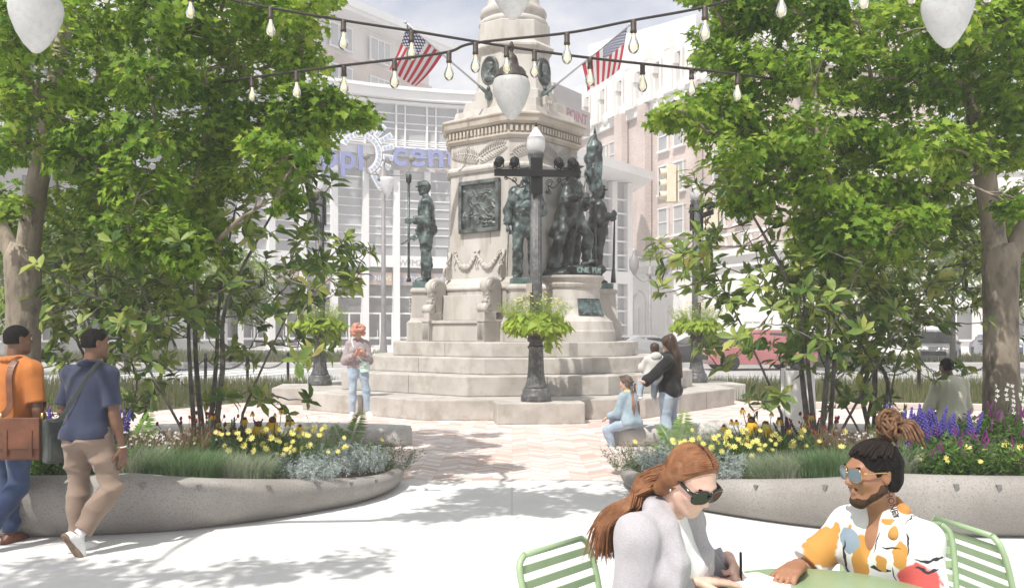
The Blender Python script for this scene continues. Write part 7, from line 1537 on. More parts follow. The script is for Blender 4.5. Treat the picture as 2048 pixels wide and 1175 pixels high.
# right: infantryman with a rifle
fg = Fig(HS, dict(thighL=(-.05, .05, -1), shankL=(0, -.03, -1), thighR=(.05, -.02, -1), shankR=(0, -.06, -1), footR=(.2, 1, -.02), upperR=(.10, .0, -1), foreR=(-.25, .70, .42), palmR=(-.6, .2, .3), curlR=1.2, upperL=(-.14, .0, -1), foreL=(.35, .75, .30), palmL=(.6, .2, 0), curlL=1.2, head=(.0, 1, -.03)), bulk=1.08)
def rifle(h, top, bot):
    mb = MB(); a, b = Vector(bot), Vector(top); mb.tube([a, a.lerp(b, .16), a.lerp(b, .22), a.lerp(b, .65), b], [.065, .045, .03, .026, .014], 8, flat=.6); mb.box(tuple(a.lerp(b, .28)), (.05, .05, .1)); return mb
def ex3(fg):
    h = (fg.arms['R'][2] + fg.arms['L'][2]) / 2 + np.array((0, .10, 0)); yield 'rifle', rifle(h, (h[0], h[1] + .02, 1.72), (h[0] + .03, h[1] - .02, .02))
    mb = MB(); mb.box(tuple(fg.pel + np.array((.17, -.13, .02))), (.16, .10, .20)); yield 'cartridge_box', mb
statue('soldier_statue', at_pol(FA + 90, 0, 2.02, 2.76), fdir(FA + 90), fg, 'bronze infantryman statue holding a rifle upright on the right pier', (.60, .64, .14), ex3, uniform(fg, -.06, .05) + kepi(fg), m=BRONZE_DARK)
# the group on the round pedestal
ga = FA + 45; gz = 3.10
grp_base = at_pol(ga, 0, 1.6, 2.85); mb = MB(); rg = random.Random(2)
mnd = [elli((0, 0, .0), (.74, .62, .22), None, .04, (((0, 0, 0), (0, 0, -1)),))] + [elli((rg.uniform(-.5, .5), rg.uniform(-.4, .45), rg.uniform(.08, .2)), (rg.uniform(.10, .2), rg.uniform(.10, .2), .09), None, .05) for _ in range(16)]
gr = empty('rocky_mound', grp_base, R(ga), 'bronze rocky mound lettered ONE FLAG under the soldier group', 'statue base'); sdf_obj('rocks', mnd, .016, BRONZE_DARK, gr, .008, 3, .6)
mb = MB(); mb.tube([(.30, -.62, .10), (.45, -.60, .16), (.66, -.42, .22)], [.07, .075, .085], 12); mb.build('cannon_barrel', [BRONZE_DARK], gr)
mb = MB(); rings = []
for z in (.03, .20):
    rings.append([(-.72 * math.cos(t) , -.66 * math.sin(t) - .03, z) for t in np.linspace(R(40), R(115), 14)] + [(-.68 * math.cos(t), -.60 * math.sin(t) - .03, z) for t in np.linspace(R(115), R(40), 14)])
mb.loft(rings, 0, True, False); sc_ = mb.build('scroll', [BRONZE], gr)
LET = M('bronze_letters_pale', (.26, .36, .35), rough=.5, metal=.3)
for i, ch in enumerate('ONE FLAG'):
    if ch == ' ': continue
    t = R(52 + 50 * i / 7); c = np.array((-.74 * math.cos(t), -.68 * math.sin(t) - .03, .06)); nr = nv((-math.cos(t), -math.sin(t), 0)); xx = np.array((-nr[1], nr[0], 0)); text_obj('letter', ch, .15, .008, LET, sc_, basis(xx, (0, 0, 1), nr, c + nr * .012), bold=.004)
fr = fdir(ga)
fg = Fig(HS, dict(spine=(.0, .10, 1), thighL=(-.30, .55, -.80), shankL=(-.02, -.12, -1), footL=(-.2, 1, .05), thighR=(.18, -.25, -1), shankR=(.06, -.25, -1), footR=(.3, 1, -.05), upperL=(-.14, .30, -.9), foreL=(.45, .80, .05), palmL=(.6, .2, 0), curlL=1.2, upperR=(.36, .25, -.85), foreR=(.10, .88, .12), palmR=(-.6, .2, 0), curlR=1.1, head=(-.2, .95, .1)), bulk=1.14)
GROUPB = M('bronze_group_highlights', (.013, .014, .013), (.17, .215, .20), rough=.42, metal=.25, scale=3.4, lo=.46, hi=.72, bump=.3, bscale=40, bdist=.01)  # paler mottling put in for highlights on the group
BAN = []
def ex4(fg):
    h = fg.arms['L'][2] + np.array((.02, .10, 0)); z1 = 2.92; mb = MB(); mb.tube([(h[0], h[1], .0), (h[0] + .04, h[1], z1)], .022, 8); mb.tube([(h[0] + .04, h[1], z1), (h[0] + .04, h[1], z1 + .16)], [.035, .004], 8); yield 'flagstaff', mb
    pr_ = []
    sx = lambda x, y, z: (h[0] + x, h[1] + y, z); fp = [cone(sx(.03, 0, 2.88), sx(.05, -.03, 2.60), .03, .15, .05), cone(sx(.05, -.03, 2.60), sx(.02, -.06, 2.38), .13, .155, .05), cone(sx(.02, -.06, 2.38), sx(.06, -.04, 2.05), .14, .13, .06), cone(sx(.06, -.04, 2.05), sx(.03, 0, 1.72), .12, .09, .06), cone(sx(.03, 0, 1.72), sx(.02, 0, 1.56), .08, .03, .05)]
    BAN.append(fp)
    hr = fg.arms['R'][2] + np.array((0, .08, 0)); yield 'rifle', rifle(hr, (hr[0] - .02, hr[1] + .05, 1.92), (hr[0] + .12, hr[1] - .28, .0))
    mb = MB()
    for sg in (-1, 1): mb.tube(catmull([tuple(fg.shc + np.array((sg * .22, .05, .06))), tuple(fg.shc + np.array((sg * .12, .20, -.15))), tuple(fg.pel + np.array((sg * .10, .22, .30))), tuple(fg.pel + np.array((sg * .16, .20, .10)))], 5, False), .035, 7)
    yield 'straps', mb
ctail = lambda fg: [cone(fg.pel + np.array((x, -.12, .05)), fg.pel + np.array((x * 1.5, -.26, -.42)), .10, .12, .06) for x in (-.16, 0, .16)] + [cone(fg.pel + np.array((.22, .0, .05)), fg.pel + np.array((.32, .02, -.36)), .08, .09, .06)]
boots = lambda fg: [cone(fg.legs[s_][1] + (fg.legs[s_][2] - fg.legs[s_][1]) * .12, fg.legs[s_][2], .105, .075, .02) for s_ in 'LR']
p = at_pol(ga, -.16, 1.72, gz - .06); statue('soldier_statue', p, fdir(ga + 4), fg, 'bronze striding soldier with flagstaff and rifle leading the group', None, ex4, uniform(fg, -.12, .05) + ctail(fg) + boots(fg) + [elli(fg.X(0, -.02, .26), np.array((.62, .66, .06)) * fg.hh, fg.hq, .03), elli(fg.X(0, -.02, .38), np.array((.36, .40, .22)) * fg.hh, fg.hq, .03), elli(fg.X(0, -.2, -.05), np.array((.34, .26, .32)) * fg.hh, fg.hq, .03), elli(fg.X(0, .24, -.42), np.array((.16, .14, .16)) * fg.hh, fg.hq, .03)], .006, 'bronze soldier group under the flag', m=GROUPB)
fg = Fig(HS * .99, dict(spine=(.08, -.06, 1), thighL=(-.15, .12, -1), shankL=(0, -.15, -1), thighR=(.18, -.10, -1), shankR=(.08, -.16, -1), upperL=(-.35, .05, -1), foreL=(-.1, .3, -1), upperR=(.45, .25, -.8), foreR=(.2, .8, .2), palmR=(-.6, .2, 0), curlR=1.1, head=(.4, .9, .12)), bulk=1.1)
def ex5(fg):
    mb = MB(); mb.tube(catmull([tuple(fg.shc + np.array((-.2, .06, .06))), tuple(fg.shc + np.array((0, .22, -.25))), tuple(fg.pel + np.array((.2, .15, .12)))], 6, False), .05, 8); yield 'blanket_roll', mb
p = at_pol(ga, .30, 1.50, gz - .10); statue('soldier_statue', p, fdir(ga + 30), fg, 'bronze soldier half hidden behind the flag bearer of the group', None, ex5, uniform(fg, -.12, .05) + ctail(fg) + kepi(fg), .006, 'bronze soldier group under the flag', m=GROUPB)
# ================================================================ street lamps, hanging lamps, light strings
FROST = M('frosted_globe', (.74, .74, .75), (.82, .82, .82), rough=.35, scale=5, trans=.35, spec=.6)
PEND = M('pendant_glass', (.76, .76, .77), (.84, .84, .845), alpha=.80, rough=.3, scale=9, c3=(.50, .50, .51), s3=25, f3=.3, trans=.4, spec=.6)
BRONZEB = M('dark_bronze_paint', (.036, .026, .021), (.055, .04, .033), rough=.5, scale=8)
def post_lamp(loc, rz, label):
    r = empty('lamp_post', loc, rz, label, 'lamp post', 'iron lamp posts around the monument')
    mb = MB(); mb.lathe([(.27, 0), (.275, .03), (.27, .09), (.265, .12), (.245, .14), (.245, .20), (.225, .23), (.215, .24)], n=32); mb.build('base', [IRON], r)
    mb = MB(); mb.lathe([(.215, .235), (.20, .27), (.165, .38), (.145, .55), (.135, .80), (.130, .93), (.15, .95), (.155, .98), (.13, 1.0)], n=64, flute=.07, nf=16); mb.build('fluted_foot', [IRON], r)
    mb = MB(); mb.lathe([(.13, .98), (.12, 1.05), (.118, 1.3), (.115, 1.5), (.098, 4.18)], n=64, flute=.13, nf=16); mb.build('pole', [IRON], r)
    mb = MB(); mb.lathe([(.10, 4.16), (.12, 4.18), (.125, 4.22), (.115, 4.24), (.15, 4.40), (.155, 4.42), (.15, 4.44), (.13, 4.45)], n=48, flute=.06, nf=16); mb.build('capital', [IRON], r)
    mb = MB(); mb.lathe([(.12, 4.45), (.15, 4.49), (.166, 4.56), (.168, 4.64), (.155, 4.71), (.16, 4.715), (.14, 4.73), (.10, 4.80), (.06, 4.86), (.045, 4.87), (.04, 4.90), (.01, 4.92)], n=32); g = mb.build('globe', [FROST], r)
    mb = MB(); mb.lathe([(.012, 4.91), (.03, 4.93), (.012, 4.95), (.018, 4.965), (.002, 5.0)], n=12); mb.build('finial', [BLACK], g)
    for v in (0, 1): 
        mb = MB(); mb.box((0, (-1) ** v * .125, 4.02), (.21, .03, .64)); mb.build('mounting_plate', [BLACK], r, bevel=.003)
    mb = MB(); mb.box((0, -.15, 4.06), (1.52, .035, .125)); mb.build('crossbar', [BLACK], r, bevel=.004)
    for sg in (-1, 1):
        mb = MB(); P = [(sg * .14, 3.72), (sg * .22, 3.74), (sg * .20, 3.84), (sg * .30, 3.80), (sg * .42, 3.92), (sg * .56, 3.985)]; mb.tube(catmull([(x, -.15, z) for x, z in P], 5, False), .011, 6)
        for cx, cz, r0, s2 in ((.22, 3.88, .075, 1), (.40, 3.94, .05, -1), (.21, 3.73, .05, -1), (.55, 3.96, .035, 1)):
            mb.tube([(sg * (cx + (r0 * (1 - .75 * i / 20)) * math.cos(4.2 * math.pi * i / 20 * .8)), -.15, cz + s2 * (r0 * (1 - .75 * i / 20)) * math.sin(4.2 * math.pi * i / 20 * .8)) for i in range(21)], .008, 5)
        mb.tube([(sg * (.35 + .02 * i), -.15, 4.13 + .035 * abs(math.sin(i * .9))) for i in range(14)], .006, 5); mb.build('scroll_bracket', [BLACK], r)
    for x, tl in ((-.68, -.3), (-.40, -.12), (.40, .05), (.66, .25)):
        mb = MB(); q = Matrix.Rotation(R(180) + tl, 3, 'Z') @ Matrix.Rotation(R(-28), 3, 'X'); c = Vector((x, -.15, 4.24)); mb.lathe([(.035, -.10), (.06, -.08), (.068, -.02), (.072, .06), (.085, .07), (.085, .10), (.07, .105)], c, 20, q=q @ Matrix.Rotation(R(90), 3, 'X')); mb.tube([(x - .085, -.15, 4.24), (x - .085, -.15, 4.16), (x, -.15, 4.12), (x + .085, -.15, 4.16), (x + .085, -.15, 4.24)], .011, 6); fl = mb.build('floodlight', [BLACK], r)
        mb = MB(); mb.lathe([(.002, .106), (.066, .106)], c, 20, q=q @ Matrix.Rotation(R(90), 3, 'X'), caps=False); mb.build('lens', [M('flood_lens', (.05, .06, .16), rough=.1, spec=.9)], fl)
        mb = MB()
        for i in range(4): mb.lathe([(.066, -.07 + .03 * i), (.076, -.068 + .03 * i), (.076, -.06 + .03 * i), (.066, -.058 + .03 * i)], c, 16, q=q @ Matrix.Rotation(R(90), 3, 'X'))
        mb.build('cooling_fins', [BLACK], fl)
    mb = MB(); mb.box((-.13, -.05, 2.02), (.10, .12, .17)); mb.build('junction_box', [M('box_beige', (.42, .38, .34), rough=.6)], r, bevel=.006)
    return r
post_lamp((.43, 16.15, .38), R(5), 'grey fluted lamp post with crossbar floodlights in front of the monument')
ll = post_lamp((-4.45, 20.85, .38), R(-84), 'lamp post left of the monument half hidden by magnolia leaves')
lr = post_lamp((4.50, 21.95, .38), R(97), 'lamp post right of the monument with floodlights seen end on')
def flower_basket(loc, label, seed, sc_=1.0):
    rng = np.random.default_rng(seed); pr = random.Random(seed); r = empty('flower_basket', loc, 0, label, 'flower basket', 'flower baskets on the lamp posts')
    mb = MB(); mb.lathe([(.13, 1.06), (.15, 1.07), (.16, 1.12), (.14, 1.16), (.18, 1.22), (.30, 1.30), (.37, 1.36), (.385, 1.39), (.36, 1.40), (.13, 1.38)], n=36); mb.build('bowl', [BRONZEB], r)
    LM = leafmat('sweet_potato_leaf', [(0, (.17, .27, .02)), (.5, (.30, .42, .04)), (1, (.45, .55, .09))], rough=.5, trans=.4, spec=.3)
    n = 460; a = rng.uniform(0, 2 * np.pi, n); u = rng.uniform(0, 1, n); q = .30 + .30 * np.sqrt(u); z = 1.52 - .20 * u + rng.normal(size=n) * .05
    tr = rng.random(n) < .34; z = np.where(tr & (np.sin(a) * .2 + np.cos(a) > .1), z - rng.uniform(0, .42, n), z - rng.uniform(0, .06, n)); q = np.where(z < 1.3, np.minimum(q, .42), q); pos = np.stack([np.cos(a) * q, np.sin(a) * q, z], 1)
    out = np.stack([np.cos(a), np.sin(a), 0 * a], 1); HEART = np.array([(0, 0, 0), (.30, -.12, .03), (.42, .22, .05), (.22, .62, .0), (0, 1, -.12), (-.22, .62, .0), (-.42, .22, .05), (-.30, -.12, .03), (0, .35, -.04)]); HF = [(8, 0, 1), (8, 1, 2), (8, 2, 3), (8, 3, 4), (8, 4, 5), (8, 5, 6), (8, 6, 7), (8, 7, 0)]
    V, F = scatter(HEART, HF, pos, out * .8 + np.array([0, 0, .6]) + rng.normal(size=(n, 3)) * .35, out * .5 + np.array([0, 0, -.7]) + rng.normal(size=(n, 3)) * .5, rng.uniform(.09, .19, n)); arr_obj('trailing_leaves', V, F, LM, r)
    V, F = sprigs(rng, 230, .44, .58, 30, .05, 1.0, .8); V[:, 2] += 1.40; arr_obj('foliage', V, F, leafmat('basket_leaf', [(0, (.11, .20, .02)), (.5, (.22, .33, .04)), (1, (.42, .48, .10))], trans=.4), r)
    sp = []
    for _ in range(70):
        a_, q_ = rng.uniform(0, 6.28), .46 * math.sqrt(rng.uniform(0, 1)); sp.append(((q_ * math.cos(a_), q_ * math.sin(a_), 1.95 - .9 * q_ * q_ + rng.uniform(-.16, .05)), rng.uniform(.035, .055), (rng.normal() * .5, -.6, .8)))
    heads(r, 'flower_head', 'star', [M('petal_basket', (.62, .58, .10), (.75, .70, .30), rough=.6, scale=20, trans=.3), GOLD], sp, pr); return r
flower_basket((.43, 16.15, .38), 'brimming basket of lime and yellow flowers on the front lamp post', 3)
flower_basket((-4.45, 20.85, .38), 'basket of lime flowers on the lamp post left of the monument', 4); flower_basket((4.50, 21.95, .38), 'basket of lime flowers on the lamp post right of the monument', 5)

# catenary strings of bulbs between the trees
CL = bpy.data.materials.new('bulb_glass'); CL.use_nodes = True; n_, l_ = CL.node_tree.nodes, CL.node_tree.links; n_.remove(n_['Principled BSDF'])
tp_ = n_.new('ShaderNodeBsdfTransparent'); tp_.inputs['Color'].default_value = (.97, .96, .93, 1); gl_ = n_.new('ShaderNodeBsdfGlossy'); gl_.inputs['Roughness'].default_value = .05; df_ = n_.new('ShaderNodeBsdfDiffuse'); df_.inputs['Color'].default_value = (.8, .78, .70, 1); lw = n_.new('ShaderNodeLayerWeight'); lw.inputs['Blend'].default_value = .35; m1 = n_.new('ShaderNodeMixShader'); m2 = n_.new('ShaderNodeMixShader'); m2.inputs['Fac'].default_value = .5
l_.new(tp_.outputs[0], m2.inputs[1]); l_.new(df_.outputs[0], m2.inputs[2]); l_.new(lw.outputs['Fresnel'], m1.inputs['Fac']); l_.new(m2.outputs[0], m1.inputs[1]); l_.new(gl_.outputs[0], m1.inputs[2]); l_.new(m1.outputs[0], n_['Material Output'].inputs['Surface'])
FIL = bpy.data.materials.new('glowing_filament'); FIL.use_nodes = True; FIL.node_tree.nodes['Principled BSDF'].inputs['Emission Color'].default_value = (1, .72, .22, 1); FIL.node_tree.nodes['Principled BSDF'].inputs['Emission Strength'].default_value = 1.6; FIL.node_tree.nodes['Principled BSDF'].inputs['Base Color'].default_value = (.8, .6, .2, 1)
WIRE = M('wire_brown', (.028, .023, .02), rough=.8)
BP = {}
def bulb(parent, p, k):
    if not BP:
        mb = MB(); mb.lathe([(.005, .02), (.016, .015), (.020, 0), (.0195, -.05), (.022, -.055), (.022, -.07), (.014, -.075)], n=14); BP['socket'] = mb
        mb = MB(); mb.lathe([(.013, -.072), (.015, -.095), (.028, -.125), (.037, -.155), (.036, -.175), (.026, -.197), (.010, -.208), (.001, -.210)], n=18, caps=False); BP['glass'] = mb
        mb = MB()
        for i in range(4): a = i * 1.57; mb.tube([(.006 * math.cos(a), .006 * math.sin(a), -.085), (.011 * math.cos(a), .011 * math.sin(a), -.125), (.009 * math.cos(a), .009 * math.sin(a), -.168)], .0022, 4)
        mb.tube([(0, 0, -.075), (0, 0, -.10)], .005, 6); BP['filament'] = mb
        for q, m in (('socket', BRONZEB), ('glass', CL), ('filament', FIL)):
            me = bpy.data.meshes.new('bulb_' + q); me.from_pydata(BP[q].v, [], BP[q].f); me.polygons.foreach_set('use_smooth', np.array(BP[q].sm, bool)); me.materials.append(m); me.update(); BP[q] = me
    b = bpy.data.objects.new('bulb', BP['socket']); COL.objects.link(b); b.parent = parent; b.location = p; b.scale = (k * .9,) * 3
    for q in ('glass', 'filament'): c = bpy.data.objects.new(q, BP[q]); COL.objects.link(c); c.parent = b
def string(label, pts, d, bulbs):
    r = empty('string_light', W(1024, 90, d), 0, label, 'string lights', 'bulb strings across the square'); o = r.location; P = catmull([W(q[0], q[1], q[2] if len(q) > 2 else d) - o for q in pts], 8, False); mb = MB(); mb.tube(P, .0115, 6); mb.build('wire', [WIRE], r)
    for x, k in bulbs:
        tx = (x - 1024) / FPX; f_ = lambda v: (v.x + o.x) / (v.y + o.y); q = min(P, key=lambda v: abs(f_(v) - tx)); i = P.index(q); j = min(len(P) - 2, max(0, i - (1 if f_(q) > tx else 0))); a, b = P[j], P[j + 1]; u = (tx - f_(a)) / (f_(b) - f_(a)) if abs(f_(b) - f_(a)) > 1e-6 else 0; p = a.lerp(b, u); bulb(r, (p.x, p.y, p.z - .015), k)
    return r
string('string of bulbs sloping down from the upper left to the right tree', [(60, -72), (300, -36), (500, 8), (687, 41), (823, 62), (1013, 93), (1180, 116), (1383, 138, 7.7), (1480, 149, 7.9), (1560, 160, 8.7), (1640, 172, 9.6)], 7.6, [(211, 1.25), (381, 1.25), (541, 1.25), (687, 1.25), (823, 1.25), (1013, 1.2), (1069, 1.15), (1180, 1.2), (1285, 1.2), (1383, 1.15), (1475, 1.2)])
string('string of bulbs sloping up from the left tree to the upper right', [(380, 178, 9.6), (450, 164, 8.8), (540, 150, 7.9), (688, 131, 7.5), (790, 119), (896, 104), (951, 86), (1135, 66), (1266, 41), (1410, 14), (1563, -30), (1760, -48), (2000, -60)], 7.45, [(504, 1.1), (593, 1.15), (688, 1.2), (789, 1.2), (898, 1.2), (951, 1.25), (1134, 1.3), (1267, 1.4), (1410, 1.45), (1563, 1.4), (1727, 1.4), (1822, 1.3), (1973, 1.4)])
# acorn pendants on an overhead cable
def pendant(px, py_tip, w_px, d, label, cap=True):
    """py_tip: row of the lower tip of the glass; w_px: width of the glass"""
    k = w_px / FPX * d; tip = W(px, py_tip, d); r = empty('pendant_lamp', tip, 0, label, 'pendant lamp', 'acorn glass pendant lamps over the square')
    mb = MB(); mb.lathe([(.01 * k, 0), (.08 * k, .025 * k), (.22 * k, .17 * k), (.36 * k, .40 * k), (.46 * k, .66 * k), (.495 * k, .82 * k), (.49 * k, .95 * k), (.45 * k, 1.06 * k), (.40 * k, 1.11 * k)], n=36); mb.build('glass', [PEND], r)
    mb = MB(); z = 1.10 * k; mb.lathe([(.44 * k, z - .02 * k), (.445 * k, z + .02 * k), (.40 * k, z + .06 * k), (.38 * k, z + .16 * k), (.30 * k, z + .26 * k), (.20 * k, z + .31 * k), (.185 * k, z + .40 * k), (.165 * k, z + .46 * k), (.17 * k, z + .48 * k), (.13 * k, z + .58 * k), (.05 * k, z + .66 * k), (.04 * k, z + .70 * k), (.07 * k, z + .76 * k), (.075 * k, z + .84 * k), (.04 * k, z + .94 * k), (.01 * k, z + .97 * k)], n=32); c = mb.build('cap', [BRONZEB], r)
    return r, Vector((tip.x, tip.y, tip.z + 2.07 * k))
CAB = []
for args in ((72, 107, 103, 6.4, 'acorn glass pendant at the upper left in front of the maple'), (1025, 40, 100, 6.6, 'acorn glass pendant cut by the top edge above the column'), (1895, 97, 100, 6.4, 'acorn glass pendant at the upper right in front of the maple'), (1023, 240, 76, 8.3, 'acorn glass pendant with bronze bell cap in front of the monument')):
    CAB.append(pendant(*args))
for (r, p), zt, lab in zip(CAB, (4.9, 5.2, 4.9, None), ('left', 'middle', 'right', '')):
    if zt: mb = MB(); mb.tube([(0, 0, p.z - r.location.z - .02), (0, 0, zt - r.location.z)], .008, 6); mb.build('cord', [WIRE], r)
r, p = CAB[3]; q = W(1023, 92, 7.55); mb = MB(); mb.tube([tuple(p - r.location - Vector((0, 0, .02))), tuple(q - r.location)], .006, 5); mb.build('cord', [WIRE], r)
cb = MB(); cb.tube(catmull([(-6.5, 6.3, 5.3), (CAB[0][1].x, CAB[0][1].y, 4.9), (0, 6.55, 5.2), (CAB[2][1].x, CAB[2][1].y, 4.9), (6.5, 6.3, 5.3)], 8, False), .009, 6); tag(cb.build('overhead_cable', [WIRE]), 'thin cable high overhead carrying the acorn pendants', 'cable')

# ================================================================ street furniture further back
FPOLE = M('grey_pole', (.17, .165, .165), (.23, .22, .22), rough=.5, scale=4)
def far_lamp(px, d, ztop, label, globe_m=FROST):
    b = W(px, 0, d); r = empty('street_lamp', (b.x, b.y, 0), 0, label, 'street lamp', 'tall acorn street lamps behind the monument'); mb = MB(); mb.lathe([(.26, 0), (.26, .3), (.2, .5), (.16, .9), (.12, 1.6), (.09, ztop)], n=14); mb.build('pole', [FPOLE], r)
    mb = MB(); mb.lathe([(.09, ztop - .05), (.26, ztop + .02), (.30, ztop + .1), (.24, ztop + .18), (.20, ztop + .45), (.10, ztop + .6), (.03, ztop + .8)], n=16); mb.build('cap', [FPOLE], r)
    return r, b
r, b = far_lamp(767, 42, 8.6, 'tall grey street lamp with a hanging acorn globe in front of the arena sign'); mb = MB(); x_ = .26; mb.tube(catmull([(0, 0, 9.3), (.15, 0, 9.7), (.32, 0, 9.45)], 5, False), .05, 6); mb.tube(catmull([(-.1, 0, 8.9), (-.75, 0, 9.0), (-.8, 0, 9.6)], 5, False), .035, 6); mb.tube(catmull([(.1, 0, 8.9), (1.0, 0, 8.9), (1.3, 0, 9.5)], 5, False), .035, 6); mb.ell((1.33, 0, 9.65), (.17, .17, .17)); mb.ell((-.8, 0, 9.75), (.17, .17, .17)); mb.build('arm', [FPOLE], r); mb = MB(); mb.lathe([(.02, 7.75), (.20, 8.1), (.34, 8.6), (.33, 8.72), (.1, 8.76)], c=(.22, -.3, 0), n=18); mb.build('globe', [FROST], r)
r, b = far_lamp(1300, 62, 5.4, 'pale twin lantern lamp before the arched stone front'); mb = MB()
for sg in (-1, 1): mb.tube(catmull([(0, 0, 5.2), (sg * .5, 0, 5.0), (sg * 1.1, 0, 5.5)], 5, False), .05, 6); mb.lathe([(.1, 5.5), (.32, 5.9), (.36, 6.5), (.12, 6.8), (.03, 7.1)], c=(sg * 1.1, 0, 0), n=12)
mb.build('lantern', [FPOLE], r)
# traffic signal on a mast arm
YS = M('signal_yellow_hazed', (.62, .55, .40), (.68, .61, .47), rough=.5, scale=3); td = 40.0; tp0 = W(1640, 0, td)  # yellow washed out in the colour itself, as haze would
ts = empty('traffic_signal', (tp0.x, td, 0), 0, 'yellow traffic signals on a mast arm at the right', 'traffic signal'); X_ = lambda px, py: (W(px, py, td).x - tp0.x, 0, W(px, py, td).z); mb = MB(); mb.tube([(0, 0, 0), (0, 0, 8.6)], [.2, .13], 12); mb.build('pole', [FPOLE], ts); mb = MB(); mb.tube([X_(1640, 395), X_(1470, 385), X_(1356, 352)], [.12, .09, .06], 10); mb.build('mast_arm', [FPOLE], ts)
for px, py, sd in ((1342, 368, 0), (1425, 438, 1)):
    mb = MB(); c = Vector(X_(px, py)); mb.box(tuple(c), (.42, .38, 1.65 if sd == 0 else 1.2)); h = mb.build('signal_head', [YS], ts, bevel=.03)
    mb = MB(); mb.box(tuple(c + Vector((.30, .05, 0))), (.06, .5, 1.62 if sd == 0 else 1.2)); mb.build('back_plate', [YS], h)
    for i in (-1, 0, 1):
        mb = MB(); mb.lathe([(.17, 0), (.19, .02), (.19, .3), (.17, .3)], c + Vector((-.2, -.0, i * (.5 if sd == 0 else .37))), 16, q=Matrix.Rotation(R(-90), 3, 'Y'), caps=False); mb.build('visor', [YS], h); mb = MB(); mb.ell(c + Vector((-.22, 0, i * (.5 if sd == 0 else .37))), (.04, .15, .15)); mb.build('lamp', [M('signal_lens', (.09, .07, .05), rough=.2)], h)
# slanted information sign
iz = W(1597, 862, 13.2); si = empty('information_sign', (iz.x, 13.2, 0), R(-28), 'white slanted information stand behind the right magnolia', 'sign'); mb = MB(); mb.loft([[(x, -.16, 0), (x, .30, 0), (x, .02, 1.06), (x, -.16, 1.10)] for x in (-.22, -.17)], 0, True, False); mb.loft([[(x, -.16, 0), (x, .30, 0), (x, .02, 1.06), (x, -.16, 1.10)] for x in (.17, .22)], 0, True, False); mb.build('side_panel', [WHITE_PAINT], si, bevel=.006)
mb = MB(); mb.loft([[(x, -.14, .1), (x, .24, .1), (x, .0, 1.03), (x, -.14, 1.06)] for x in (-.168, .168)], 0, True, False); mb.build('core', [WHITE_PAINT], si); mb = MB(); q = Matrix.Rotation(math.atan2(.28, 1.04), 3, 'X'); mb.box((0, .185, .58), (.35, .012, .62), mat=q); mb.build('display_panel', [M('sign_print', (.05, .05, .06), (.16, .16, .17), rough=.4, scale=22)], si)
# chain fences: posts and chains
def chain_run(pts, label, grp, d_links=True):
    for i, p in enumerate(pts):
        b = empty('bollard', (p[0], p[1], 0), 0, label % (['first', 'second', 'third', 'fourth', 'fifth', 'sixth'][i]), 'bollard', grp); mb = MB(); mb.lathe([(.07, 0), (.07, .04), (.045, .06), (.045, .82), (.06, .83), (.06, .86), (.03, .88), (.045, .93), (.03, .98), (.005, 1.0)], n=12); mb.build('post', [BLACK], b)
        if i + 1 < len(pts):
            a = Vector((0, 0, .84)); e = Vector((pts[i + 1][0] - p[0], pts[i + 1][1] - p[1], .84)); mb = MB(); n = 38
            for k in range(n):
                u0, u1 = (k - .25) / n, (k + 1.25) / n; f = lambda u: a.lerp(e, u) + Vector((0, 0, -.32 * 4 * u * (1 - u))); q0, q1 = f(max(0, u0)), f(min(1, u1)); m_ = (q0 + q1) / 2; dr = (q1 - q0); L_ = dr.length; dr.normalize(); sdv = dr.cross(Vector((0, 0, 1))).normalized() if k % 2 else Vector((0, 0, 1)) - dr * dr.z
                ring = [m_ + dr * L_ * .5 * math.cos(t) + sdv * .026 * math.sin(t) for t in np.linspace(0, 2 * math.pi, 9)]; mb.tube(ring, .0085, 4, caps=False)
            mb.build('chain', [BLACK], b)
chain_run([(W(px, 0, d).x, d) for px, d in ((228, 24.8), (322, 25.4), (411, 26), (495, 26.6), (576, 27.2), (650, 27.8))], '%s black chain post from the left edge along the left grass bed', 'black posts with chains along the left bed')
chain_run([(W(px, 0, d).x, d) for px, d in ((1564, 23.5), (1733, 23.0), (1838, 22.6), (1980, 22.2))], '%s black chain post from the monument along the right grass bed', 'black posts with chains along the right bed')
